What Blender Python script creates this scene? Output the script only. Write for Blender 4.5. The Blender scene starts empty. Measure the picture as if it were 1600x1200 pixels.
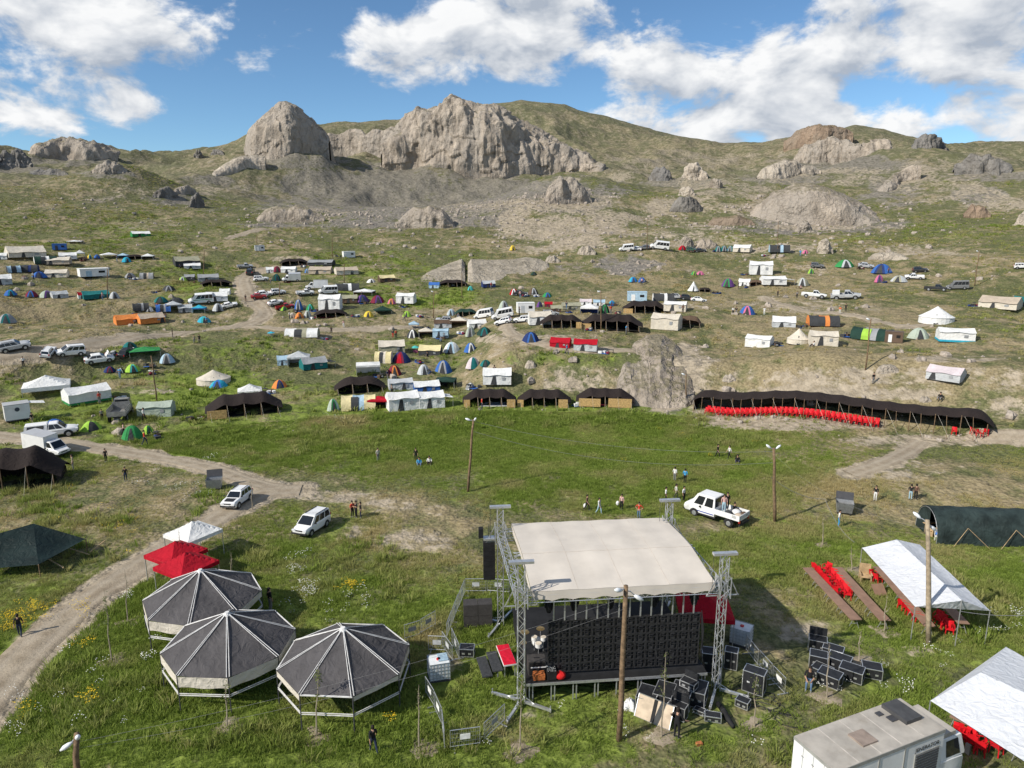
import bpy, bmesh, math, random
import numpy as np
from mathutils import Vector, Matrix
R = math.radians
random.seed(7)
scene = bpy.context.scene
COL = scene.collection

# ------------------------------------------------------------------ camera
CAM_Z, PITCH, FPX = 25.0, 12.7, 1109.0
cam = bpy.data.cameras.new('camera'); cam_o = bpy.data.objects.new('camera', cam); COL.objects.link(cam_o)
cam.sensor_width = 36.0; cam.lens = FPX / 1600 * 36.0
cam.clip_start = 0.5; cam.clip_end = 20000
cam_o.location = (0, 0, CAM_Z); cam_o.rotation_euler = (R(90 - PITCH), 0, 0)
scene.camera = cam_o

# ------------------------------------------------------------------ sun, sky, exposure
SUN_EL = 36.5
SH = Vector((0.86, 0.51, 0)).normalized()            # the way shadows fall
sd = bpy.data.lights.new('sun', 'SUN'); sun_o = bpy.data.objects.new('sun', sd); COL.objects.link(sun_o)
sd.energy = 4.6; sd.angle = R(0.5); sd.color = (1.0, 0.94, 0.84)
ldir = Vector((SH.x * math.cos(R(SUN_EL)), SH.y * math.cos(R(SUN_EL)), -math.sin(R(SUN_EL))))
sun_o.rotation_euler = ldir.to_track_quat('-Z', 'Y').to_euler()
scene.view_settings.view_transform = 'Standard'; scene.view_settings.look = 'None'
scene.view_settings.gamma = 1.0; scene.view_settings.use_curve_mapping = False
scene.view_settings.exposure = 0.22
scene.cycles.max_bounces = 4; scene.cycles.diffuse_bounces = 2; scene.cycles.glossy_bounces = 2; scene.cycles.transparent_max_bounces = 6
scene.cycles.caustics_reflective = False; scene.cycles.caustics_refractive = False

class NG:
    """small helper to write shader nodes"""
    def __init__(s, nt): s.nt = nt; s.n = nt.nodes; s.l = nt.links
    def new(s, t, **k):
        x = s.n.new(t)
        for a, v in k.items(): setattr(x, a, v)
        return x
    def inp(s, sock, v):
        if hasattr(v, 'is_output') or isinstance(v, bpy.types.NodeSocket): s.l.new(v, sock)
        else: sock.default_value = v
    def m(s, op, a, b=0.0, c=None, clamp=False):
        x = s.new('ShaderNodeMath', operation=op); x.use_clamp = clamp
        s.inp(x.inputs[0], a); s.inp(x.inputs[1], b)
        if c is not None: s.inp(x.inputs[2], c)
        return x.outputs[0]
    def vm(s, op, a, b=(0, 0, 0)):
        x = s.new('ShaderNodeVectorMath', operation=op)
        s.inp(x.inputs[0], a)
        if op == 'SCALE': s.inp(x.inputs['Scale'], b)
        else: s.inp(x.inputs[1], b)
        return x.outputs[0]
    def noise(s, vec, scale, detail=4, rough=.55, dist=0.0, out=0):
        x = s.new('ShaderNodeTexNoise'); x.inputs['Scale'].default_value = scale
        x.inputs['Detail'].default_value = detail; x.inputs['Roughness'].default_value = rough
        x.inputs['Distortion'].default_value = dist
        if vec is not None: s.l.new(vec, x.inputs['Vector'])
        return x.outputs[out]
    def ss(s, v, lo, hi, a=0.0, b=1.0):
        x = s.new('ShaderNodeMapRange', interpolation_type='SMOOTHSTEP')
        s.inp(x.inputs[0], v); x.inputs[1].default_value = lo; x.inputs[2].default_value = hi
        x.inputs[3].default_value = a; x.inputs[4].default_value = b
        return x.outputs[0]
    def mix(s, f, a, b, blend='MIX'):
        x = s.new('ShaderNodeMix', data_type='RGBA', blend_type=blend)
        s.inp(x.inputs[0], f); s.inp(x.inputs[6], a); s.inp(x.inputs[7], b)
        return x.outputs[2]

w = bpy.data.worlds.new('World'); scene.world = w; w.use_nodes = True
w.node_tree.nodes.clear(); g = NG(w.node_tree)
SKY_K = 0.105
sky = g.new('ShaderNodeTexSky', sky_type='NISHITA'); sky.sun_disc = False
sky.sun_elevation = R(SUN_EL); sky.sun_rotation = math.atan2(-SH.x, -SH.y)
sky.altitude = 2400; sky.air_density = 1.0; sky.dust_density = 0.6; sky.ozone_density = 2.0
tc = g.new('ShaderNodeTexCoord').outputs['Generated']
sep = g.new('ShaderNodeSeparateXYZ'); g.l.new(tc, sep.inputs[0])
az = g.m('ARCTAN2', sep.outputs[0], sep.outputs[1]); el = g.m('ARCSINE', sep.outputs[2])
blobs = [  # cumulus banks: azimuth, elevation (deg), half sizes (deg), weight
    (-36, 18.5, 16, 6.5, .85), (-30, 13.0, 17, 3.6, .75), (-37, 8.6, 12, 3.2, .7), (-22.5, 13.2, 5, 2.6, .7),
    (-16.5, 16.6, 2.6, 1.9, .62), (-16, 18.9, 3.2, 1.2, .5), (-1.5, 13.5, 11, 3.5, 1.0), (1.5, 16.3, 6, 2.8, .9), (-6, 11.6, 6, 1.8, .6),
    (14, 20.3, 16, 3.2, 1.0), (31, 20.5, 15, 2.6, .9), (19, 11.0, 12.5, 4.2, 1.0), (31, 12.3, 14, 5.2, 1.0), (38, 16.5, 9, 5.0, 1.0),
    (21, 7.0, 18, 2.6, .75), (38, 7.5, 12, 3.5, .9)]
pos = g.new('ShaderNodeCombineXYZ'); g.l.new(az, pos.inputs[0]); g.l.new(el, pos.inputs[1])
def banks(vec):
    tot = None
    for a, e, ra, re, wt in blobs:
        q = g.new('ShaderNodeVectorMath', operation='MULTIPLY_ADD'); g.l.new(vec, q.inputs[0])
        q.inputs[1].default_value = (1 / R(ra), 1 / R(re), 0); q.inputs[2].default_value = (-a / ra, -e / re, 0)
        dd = g.new('ShaderNodeVectorMath', operation='DOT_PRODUCT'); g.l.new(q.outputs[0], dd.inputs[0]); g.l.new(q.outputs[0], dd.inputs[1])
        v = g.m('MULTIPLY_ADD', dd.outputs['Value'], -wt, wt)
        tot = g.m('MAXIMUM', v, -0.6) if tot is None else g.m('MAXIMUM', tot, v)
    return tot
tot = banks(pos.outputs[0]); tot_up = banks(g.vm('ADD', pos.outputs[0], (-R(.8), R(1.3), 0)))
k = g.m('DIVIDE', 1.0, g.m('ADD', g.m('MAXIMUM', sep.outputs[2], 0.0), 0.16))
cv = g.new('ShaderNodeCombineXYZ'); g.l.new(g.m('MULTIPLY', sep.outputs[0], k), cv.inputs[0]); g.l.new(g.m('MULTIPLY', sep.outputs[1], k), cv.inputs[1])
gen = g.m('MULTIPLY', g.m('SUBTRACT', g.noise(cv.outputs[0], 1.1, 2, .5), 0.5), 5.0)     # fair-weather cumulus in the rest of the sky
mixf = g.m('MAXIMUM', g.ss(g.m('ABSOLUTE', az), R(40), R(55)), g.ss(el, R(24), R(34)))
cov = g.m('ADD', g.m('MULTIPLY', tot, g.m('SUBTRACT', 1.0, mixf)), g.m('MULTIPLY', gen, mixf))
cvn = g.vm('MULTIPLY', pos.outputs[0], (1.0, 1.75, 0.0))
n1 = g.noise(cvn, 9.0, 7, .60, .25)
n1u = g.noise(g.vm('ADD', cvn, (-.02, .05, 0)), 9.0, 4, .60, .25)
n2 = g.noise(cvn, 3.2, 2, .5)
d0 = g.m('ADD', g.m('MULTIPLY', cov, 0.60), g.m('ADD', g.m('MULTIPLY', g.m('SUBTRACT', n1, .5), 2.1), g.m('MULTIPLY', g.m('SUBTRACT', n2, .5), 1.0)))
alpha = g.ss(d0, 0.04, 0.38)
lit = g.m('ADD', g.m('ADD', 0.50, g.m('MULTIPLY', g.m('SUBTRACT', tot, tot_up), 0.55)), g.m('MULTIPLY', g.m('SUBTRACT', n1, n1u), 3.0), clamp=True)
lit = g.m('SUBTRACT', lit, g.m('MULTIPLY', g.ss(d0, 0.5, 1.2), 0.22), clamp=True)
ccol = g.mix(lit, (3.5, 3.95, 4.65, 1), (7.9, 7.95, 8.0, 1))
skyc = g.mix(1.0, sky.outputs[0], (0.78, 0.98, 1.06, 1), 'MULTIPLY')
tot = g.mix(alpha, skyc, ccol)
w.cycles.sampling_method = 'MANUAL'; w.cycles.sample_map_resolution = 256
bg = g.new('ShaderNodeBackground'); bg.inputs['Strength'].default_value = SKY_K
g.l.new(tot, bg.inputs['Color'])
g.l.new(bg.outputs[0], g.new('ShaderNodeOutputWorld').inputs[0])

# ------------------------------------------------------------------ noise in numpy
_rs = np.random.RandomState(11)
_P = _rs.permutation(4096).astype(np.int64)
_G = _rs.rand(4096) * 2 - 1
def _hash(i, j, k=0):
    return _G[_P[(_P[(_P[i & 4095] + j) & 4095] + k) & 4095]]
def vnoise(x, y):
    x = np.asarray(x, float); y = np.asarray(y, float)
    i = np.floor(x).astype(np.int64); j = np.floor(y).astype(np.int64); u = x - i; v = y - j
    u = u * u * u * (u * (u * 6 - 15) + 10); v = v * v * v * (v * (v * 6 - 15) + 10)
    a = _hash(i, j); b = _hash(i + 1, j); c = _hash(i, j + 1); d = _hash(i + 1, j + 1)
    return (a * (1 - u) + b * u) * (1 - v) + (c * (1 - u) + d * u) * v
def fbm(x, y, o=4, gain=.5, lac=2.03):
    s = 0; a = 1; t = 0
    for q in range(o):
        s = s + a * vnoise(x + 17.3 * q, y - 9.1 * q); t += a; a *= gain; x = x * lac; y = y * lac
    return s / t
def ridged(x, y, o=4):
    s = 0; a = 1; t = 0
    for q in range(o):
        s = s + a * (1 - 2 * np.abs(vnoise(x + 31.7 * q, y + 5.3 * q))); t += a; a *= .5; x = x * 2.1; y = y * 2.1
    return s / t
def vnoise3(x, y, z):
    i = np.floor(x).astype(np.int64); j = np.floor(y).astype(np.int64); k = np.floor(z).astype(np.int64)
    u = x - i; v = y - j; w_ = z - k
    u = u * u * (3 - 2 * u); v = v * v * (3 - 2 * v); w_ = w_ * w_ * (3 - 2 * w_)
    r = 0
    for di in (0, 1):
        for dj in (0, 1):
            for dk in (0, 1):
                r = r + _hash(i + di, j + dj, k + dk) * (u if di else 1 - u) * (v if dj else 1 - v) * (w_ if dk else 1 - w_)
    return r
def fbm3(x, y, z, o=4, rid=False):
    s = 0; a = 1; t = 0
    for q in range(o):
        n = vnoise3(x + 7.7 * q, y, z - 3.1 * q)
        s = s + a * ((1 - 2 * np.abs(n)) if rid else n); t += a; a *= .5; x = x * 2.07; y = y * 2.07; z = z * 2.07
    return s / t
def sstep(a, b, x):
    t = np.clip((x - a) / (b - a), 0, 1); return t * t * (3 - 2 * t)

# ------------------------------------------------------------------ pixel <-> world
CT, ST = math.cos(R(PITCH)), math.sin(R(PITCH))
def ray(px, py):
    u = (px - 800) / FPX; v = (py - 600) / FPX
    return np.array([u, CT - v * ST, -ST - v * CT])          # not normalised; depth along axis = 1
def project(x, y, z):
    dep = y * CT + (CAM_Z - z) * ST
    dep = np.maximum(dep, 1e-3)
    return 800 + FPX * x / dep, 600 + FPX * ((CAM_Z - z) * CT - y * ST) / dep
def px_az(px, py=350):
    d = ray(px, py); return math.atan2(d[0], d[1])

# ------------------------------------------------------------------ terrain height
BD = [0, 84, 92, 107, 118, 125, 145, 160, 178, 205, 235, 280, 360, 480, 620, 5000]
BZ = [0, 0, .6, 1.2, 2.0, 3.2, 5.8, 8.2, 11.2, 16.5, 21, 27.5, 40, 57, 70, 70]
SKY_PX = [(-900, 235), (-200, 250), (-40, 246), (40, 243), (75, 236), (110, 233), (150, 236), (182, 243), (300, 243), (345, 232), (390, 214), (510, 196), (620, 191),
          (700, 183), (770, 166), (815, 160), (860, 165), (950, 187), (1050, 214), (1120, 226), (1190, 226), (1250, 215), (1335, 199), (1380, 205), (1430, 220),
          (1480, 231), (1530, 229), (1600, 226), (1800, 232), (2500, 240)]
FAR = 760.0
_saz = np.array([px_az(p, q) for p, q in SKY_PX]); _sz = []
for p, q in SKY_PX:
    d = ray(p, q); _sz.append(CAM_Z + FAR * d[2] / math.hypot(d[0], d[1]))
_sz = np.array(_sz)
def wpos(px, D):
    a = px_az(px); return D * math.sin(a), D * math.cos(a)
HILLS = []   # x, y, height, radius across, radius along
def hill(px, D, hgt, rx, ry): x, y = wpos(px, D); HILLS.append((x, y, hgt, rx, ry))
hill(195, 330, 13, 24, 20); hill(100, 440, 1, 60, 40); hill(440, 440, 17, 48, 46); hill(360, 400, 5, 30, 40)
hill(640, 372, -11, 62, 40); hill(880, 335, 13, 30, 42); hill(830, 275, 5, 40, 26); hill(740, 470, 12, 60, 50)
hill(1110, 300, 6, 40, 30); hill(1200, 345, 7, 34, 30); hill(1430, 380, 15, 45, 40); hill(1290, 500, 7, 50, 40); hill(1100, 520, 2, 60, 60)
hill(1560, 330, 6, 40, 30); hill(960, 215, 2.5, 22, 14); hill(1130, 235, 2.0, 26, 18); hill(20, 300, 4, 50, 30); hill(1500, 470, 1, 70, 50)
hill(960, 470, 5, 50, 40); hill(60, 128, 1.6, 16, 9); hill(120, 140, 1.4, 14, 8); hill(820, 1, 0, 5, 5)
def hfun(x, y, detail=True):
    x = np.asarray(x, float); y = np.asarray(y, float)
    D = np.hypot(x, y) + 1e-6; a = np.arctan2(x, y)
    z = np.interp(D, BD, BZ)
    # bank below the middle terrace
    pxh = 800 + 1137 * np.tan(np.clip(a, -1.3, 1.3))
    mk = sstep(690, 800, pxh)
    edge = 96 + 1.5 * fbm(x * .12, y * .12, 3)
    z = z + mk * 4.6 * sstep(edge, edge + 11, D) * (1 - sstep(125, 175, D))
    mk2 = sstep(1150, 1300, pxh); e2 = 90 + 2.0 * fbm(x * .1 + 9, y * .1, 3)
    z = z + mk2 * 1.0 * sstep(e2, e2 + 4, D) * (1 - sstep(98, 120, D)) + mk2 * 1.2 * sstep(66, 80, D) * (1 - sstep(100, 140, D))
    mk3 = 1 - sstep(420, 640, pxh)
    z = z + mk3 * 1.6 * (sstep(121, 127, D) - sstep(127, 150, D)) + mk3 * 1.5 * (sstep(158, 163, D) - sstep(163, 190, D))
    for hx, hy, hh, rx, ry in HILLS:
        if hh == 0: continue
        r = math.hypot(hx, hy); ux, uy = hx / r, hy / r
        al = (x - hx) * ux + (y - hy) * uy; ac = (x - hx) * uy - (y - hy) * ux
        z = z + hh * np.exp(-(ac / rx) ** 2 - (al / ry) ** 2)
    zr = np.interp(a, _saz, _sz)
    t = sstep(470, FAR, D)
    z = z * (1 - t) + (zr - np.maximum(D - FAR, 0) * 0.10) * t
    z = z * (1 - sstep(2500, 4800, D)) 
    if detail:
        far = sstep(300, 480, D) * (1 - sstep(640, 750, D))
        z = z + far * (8.0 * ridged(x * .013, y * .013, 4) - 5.5)
        z = z + sstep(230, 420, D) * (1 - .75 * sstep(640, 760, D)) * 3.6 * fbm(x * .045, y * .045, 4)
        mid = sstep(86, 125, D) * (1 - .5 * sstep(500, 800, D))
        z = z + mid * (1.5 * fbm(x * .035 + 3, y * .035, 3) + .45 * fbm(x * .22, y * .22, 3))
        z = z + (1 - sstep(90, 130, D)) * (.22 * fbm(x * .06, y * .06, 2) + .10 * fbm(x * .5, y * .5, 2))
        # grassy rise on the left between the road and the camp
    return z
def hz(x, y): return float(hfun(np.array([x]), np.array([y]))[0])
_T = np.geomspace(14, 2000, 2600)
def at(px, py):
    """world point where the line of sight through photo pixel px,py meets the ground"""
    d = ray(px, py); X = d[0] * _T; Y = d[1] * _T; Z = CAM_Z + d[2] * _T
    dz = Z - hfun(X, Y); k = np.argmax(dz < 0)
    if dz[k] >= 0: k = len(_T) - 1
    k = max(k, 1); t = _T[k - 1] + (_T[k] - _T[k - 1]) * dz[k - 1] / max(dz[k - 1] - dz[k], 1e-9)
    x, y = d[0] * t, d[1] * t
    return Vector((x, y, hz(x, y)))
def depth(P): return P[1] * CT + (CAM_Z - P[2]) * ST
def mpp(P): return depth(P) / FPX                     # metres per photo pixel at P
# ------------------------------------------------------------------ materials
MATS = {}
def mat(name, rgb, rough=.8, var=.12, scale=3.0, bump=0.0, bscale=20.0, metal=0.0, spec=.3, dirt=0.0, alpha=1.0, trans=0.0):
    if name in MATS: return MATS[name]
    m = bpy.data.materials.new(name); m.use_nodes = True; g = NG(m.node_tree)
    b = m.node_tree.nodes['Principled BSDF']
    co = g.new('ShaderNodeTexCoord').outputs['Object']
    oi = g.new('ShaderNodeObjectInfo')
    off = g.vm('ADD', co, g.vm('SCALE', (7.1, 3.3, 5.7), oi.outputs['Random']))
    n = g.noise(off, scale, 5, .6)
    dk = tuple(c * (1 - 2 * var) for c in rgb) + (1,); lt = tuple(min(1, c * (1 + 1.2 * var)) for c in rgb) + (1,)
    c = g.mix(g.ss(n, .25, .75), dk, lt)
    if dirt:
        n2 = g.noise(off, scale * .6, 6, .65)
        c = g.mix(g.m('MULTIPLY', g.ss(n2, .5, .75), dirt), c, (.22, .18, .13, 1))
    g.l.new(c, b.inputs['Base Color'])
    b.inputs['Roughness'].default_value = rough; b.inputs['Metallic'].default_value = metal
    b.inputs['Specular IOR Level'].default_value = spec
    if bump:
        bp = g.new('ShaderNodeBump'); bp.inputs['Strength'].default_value = bump; bp.inputs['Distance'].default_value = .05
        g.l.new(g.noise(off, bscale, 4, .6), bp.inputs['Height']); g.l.new(bp.outputs[0], b.inputs['Normal'])
    if alpha < 1: b.inputs['Alpha'].default_value = alpha
    if trans: b.inputs['Transmission Weight'].default_value = trans
    MATS[name] = m; return m
def cloth(name, rgb, rough=.85, var=.07, trl=0.0):
    """fabric: slow wrinkles, faint soiling, some light passing through"""
    if name in MATS: return MATS[name]
    m = bpy.data.materials.new(name); m.use_nodes = True; g = NG(m.node_tree)
    b = m.node_tree.nodes['Principled BSDF']; out = m.node_tree.nodes['Material Output']
    co = g.new('ShaderNodeTexCoord').outputs['Object']; oi = g.new('ShaderNodeObjectInfo')
    off = g.vm('ADD', co, g.vm('SCALE', (9.1, 4.3, 6.7), oi.outputs['Random']))
    n = g.noise(off, .9, 5, .6)
    c = g.mix(g.ss(n, .3, .7), tuple(x * (1 - 2 * var) for x in rgb) + (1,), tuple(min(1, x * (1 + var)) for x in rgb) + (1,))
    g.l.new(c, b.inputs['Base Color']); b.inputs['Roughness'].default_value = rough; b.inputs['Specular IOR Level'].default_value = .2
    bp = g.new('ShaderNodeBump'); bp.inputs['Strength'].default_value = .55; bp.inputs['Distance'].default_value = .2
    wv = g.noise(off, 1.6, 3, .5, 1.5)
    g.l.new(wv, bp.inputs['Height']); g.l.new(bp.outputs[0], b.inputs['Normal'])
    if trl:
        t = g.new('ShaderNodeBsdfTranslucent'); g.l.new(c, t.inputs[0])
        mx = g.new('ShaderNodeMixShader'); mx.inputs[0].default_value = trl
        g.l.new(b.outputs[0], mx.inputs[1]); g.l.new(t.outputs[0], mx.inputs[2]); g.l.new(mx.outputs[0], out.inputs[0])
    MATS[name] = m; return m

# ------------------------------------------------------------------ mesh builder
class MB:
    def __init__(s): s.v = []; s.f = []
    def add(s, vs, fs):
        o = len(s.v); s.v += [tuple(map(float, p)) for p in vs]; s.f += [tuple(o + i for i in f) for f in fs]; return s
    def box(s, c, size, rz=0.0, M=None):
        hx, hy, hzz = size[0] / 2, size[1] / 2, size[2] / 2; ca, sa = math.cos(rz), math.sin(rz); vs = []
        for dx, dy, dz in ((-1,-1,-1),(1,-1,-1),(1,1,-1),(-1,1,-1),(-1,-1,1),(1,-1,1),(1,1,1),(-1,1,1)):
            x, y, z = dx*hx, dy*hy, dz*hzz
            if M is not None: p = M @ Vector((x, y, z)); vs.append((c[0]+p.x, c[1]+p.y, c[2]+p.z))
            else: vs.append((c[0]+x*ca-y*sa, c[1]+x*sa+y*ca, c[2]+z))
        return s.add(vs, [(0,3,2,1),(4,5,6,7),(0,1,5,4),(1,2,6,5),(2,3,7,6),(3,0,4,7)])
    def bar(s, a, b, w, h=None):
        """square bar from a to b"""
        a, b = Vector(a), Vector(b); d = b - a; L = d.length
        if L < 1e-6: return s
        h = h or w; q = d.to_track_quat('X', 'Z').to_matrix()
        return s.box((a + b) / 2, (L, w, h), M=q)
    def tube(s, pts, rad, n=6, cap=True):
        pts = [Vector(p) for p in pts]; k = len(pts)
        rad = rad if isinstance(rad, (list, tuple)) else [rad] * k
        vs = []; fs = []
        for i, p in enumerate(pts):
            t = (pts[min(i + 1, k - 1)] - pts[max(i - 1, 0)]).normalized()
            up = Vector((0, 0, 1)) if abs(t.z) < .95 else Vector((0, 1, 0))
            e1 = t.cross(up).normalized(); e2 = t.cross(e1)
            for j in range(n):
                a = 2 * math.pi * j / n; vs.append(p + (e1 * math.cos(a) + e2 * math.sin(a)) * rad[i])
        for i in range(k - 1):
            for j in range(n):
                j2 = (j + 1) % n; fs.append((i*n+j, i*n+j2, (i+1)*n+j2, (i+1)*n+j))
        if cap: fs += [tuple(range(n))[::-1], tuple((k-1)*n + j for j in range(n))]
        return s.add(vs, fs)
    def cyl(s, a, b, r0, r1=None, n=10): return s.tube([a, b], [r0, r0 if r1 is None else r1], n)
    def poly(s, pts, fs=None): return s.add(pts, fs or [tuple(range(len(pts)))])
    def slab(s, pts, t):
        """polygon with thickness t along -normal"""
        P = [Vector(p) for p in pts]; n = (P[1]-P[0]).cross(P[2]-P[0]).normalized(); k = len(P)
        vs = P + [p - n * t for p in P]
        return s.add(vs, [tuple(range(k)), tuple(range(2*k-1, k-1, -1))] + [(i, i + k, (i+1) % k + k, (i+1) % k) for i in range(k)])
    def grid(s, fn, nu, nv, close_u=False):
        vs = [fn(i / nu, j / nv) for j in range(nv + 1) for i in range(nu + (0 if close_u else 1))]
        w_ = nu + (0 if close_u else 1); fs = []
        for j in range(nv):
            for i in range(nu):
                i2 = (i + 1) % w_; fs.append((j*w_+i, j*w_+i2, (j+1)*w_+i2, (j+1)*w_+i))
        return s.add(vs, fs)
    def ball(s, c, r, nu=10, nv=6, squash=1.0):
        return s.grid(lambda u, v: (c[0]+r*math.cos(2*math.pi*u)*math.sin(math.pi*v), c[1]+r*math.sin(2*math.pi*u)*math.sin(math.pi*v), c[2]-r*squash*math.cos(math.pi*v)), nu, nv, True)
    def build(s, name, m, parent=None, smooth=False):
        me = bpy.data.meshes.new(name); me.from_pydata(s.v, [], s.f); me.update()
        if smooth: me.shade_smooth()
        return mesh_obj(name, me, m, parent)
def mesh_obj(name, me, m, parent=None):
    o = bpy.data.objects.new(name, me); COL.objects.link(o)
    if m is not None: me.materials.append(m)
    if parent is not None: o.parent = parent
    return o
def tag(o, label, cat, group=None):
    o['label'] = label; o['category'] = cat
    if group: o['group'] = group
    return o
def struct(o): o['kind'] = 'structure'; return o
def thing(name, P, yaw, label, cat, group=None, scale=1.0):
    o = bpy.data.objects.new(name, None); COL.objects.link(o); o.empty_display_size = .2
    o.location = P; o.rotation_euler = (0, 0, yaw); o.scale = (scale,) * 3
    return tag(o, label, cat, group)
def kids(o): return CHILD.get(o.name, [])
def copy_thing(root, children, P, yaw, label, group=None, scale=1.0):
    r = root.copy(); COL.objects.link(r); r.location = P; r.rotation_euler = (0, 0, yaw); r.scale = (scale,) * 3; r['label'] = label
    if group: r['group'] = group
    for ch, sub in children:
        c = ch.copy(); COL.objects.link(c); c.parent = r
        for q in sub:
            d = q.copy(); COL.objects.link(d); d.parent = c
    return r
def tree_of(root):
    al = list(bpy.data.objects); ch = [o for o in al if o.parent == root]
    return [(c, [o for o in al if o.parent == c]) for c in ch]
def fast_mesh(name, V, F):
    me = bpy.data.meshes.new(name); nv, nf = len(V), len(F)
    me.vertices.add(nv); me.vertices.foreach_set('co', np.asarray(V, np.float32).ravel())
    F = np.asarray(F, np.int32); k = F.shape[1]
    me.loops.add(nf * k); me.loops.foreach_set('vertex_index', F.ravel())
    me.polygons.add(nf); me.polygons.foreach_set('loop_start', np.arange(0, nf * k, k, dtype=np.int32)); me.polygons.foreach_set('loop_total', np.full(nf, k, np.int32))
    me.update(calc_edges=True); me.validate(); return me
# ------------------------------------------------------------------ the ground
ROADS = {   # photo pixels of the centre line, width in metres
 'dirt_road': ([(-70,1150),(0,1070),(60,1005),(130,945),(200,897),(270,853),(330,815),(385,783),(425,768),(470,766)], 3.5),
 'dirt_road_branch': ([(440,766),(395,753),(330,733),(250,716),(170,704),(95,693),(40,686),(-60,676)], 3.0),
 'camp_track': ([(-50,556),(0,551),(60,546),(140,537),(250,525),(340,515),(390,505),(412,493),(408,480),(392,466),(382,450),(382,436),(396,427),(440,418),(480,413)], 4.0),
 'upper_track': ([(380,510),(440,514),(520,515),(590,514),(650,512)], 2.6),
 'side_track': ([(1195,464),(1225,476),(1262,487),(1310,490),(1360,500),(1405,509),(1450,507)], 2.6),
 'shelf_track': ([(790,505),(800,522),(840,536),(900,545),(960,547),(1010,547)], 2.6),
 'gravel_track': ([(1330,742),(1385,722),(1420,704),(1440,690)], 2.4),
 'east_track': ([(1540,682),(1600,683),(1680,684)], 3.0),
 'hill_track': ([(360,372),(385,364),(415,357)], 3.0),
}
ROADW = {}
for k, (pts, wd) in ROADS.items():
    P = [at(*p) for p in pts]; Q = []
    for i in range(len(P) - 1):                      # Catmull-Rom through the points
        p0, p1, p2, p3 = P[max(i-1,0)], P[i], P[i+1], P[min(i+2,len(P)-1)]
        n = max(2, int((p2 - p1).length / 1.2))
        for j in range(n):
            t = j / n
            Q.append(.5 * ((2*p1) + (p2-p0)*t + (2*p0-5*p1+4*p2-p3)*t*t + (3*p1-p0-3*p2+p3)*t**3))
    Q.append(P[-1]); ROADW[k] = (np.array([(q.x, q.y) for q in Q]), wd)
def road_dist(x, y, names=None):
    best = np.full(x.shape, 1e3)
    for k, (Q, wd) in ROADW.items():
        lo = Q.min(0) - 8; hi = Q.max(0) + 8
        idx = np.where((x > lo[0]) & (x < hi[0]) & (y > lo[1]) & (y < hi[1]))[0]
        if len(idx) == 0: continue
        xx, yy = x[idx], y[idx]; dm = np.full(len(idx), 1e3)
        for i in range(len(Q) - 1):
            ax, ay = Q[i]; bx, by = Q[i+1]; dx, dy = bx-ax, by-ay; L2 = dx*dx+dy*dy+1e-9
            t = np.clip(((xx-ax)*dx+(yy-ay)*dy)/L2, 0, 1)
            dm = np.minimum(dm, np.hypot(xx-ax-t*dx, yy-ay-t*dy))
        best[idx] = np.minimum(best[idx], dm - wd / 2)
    return best
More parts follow.
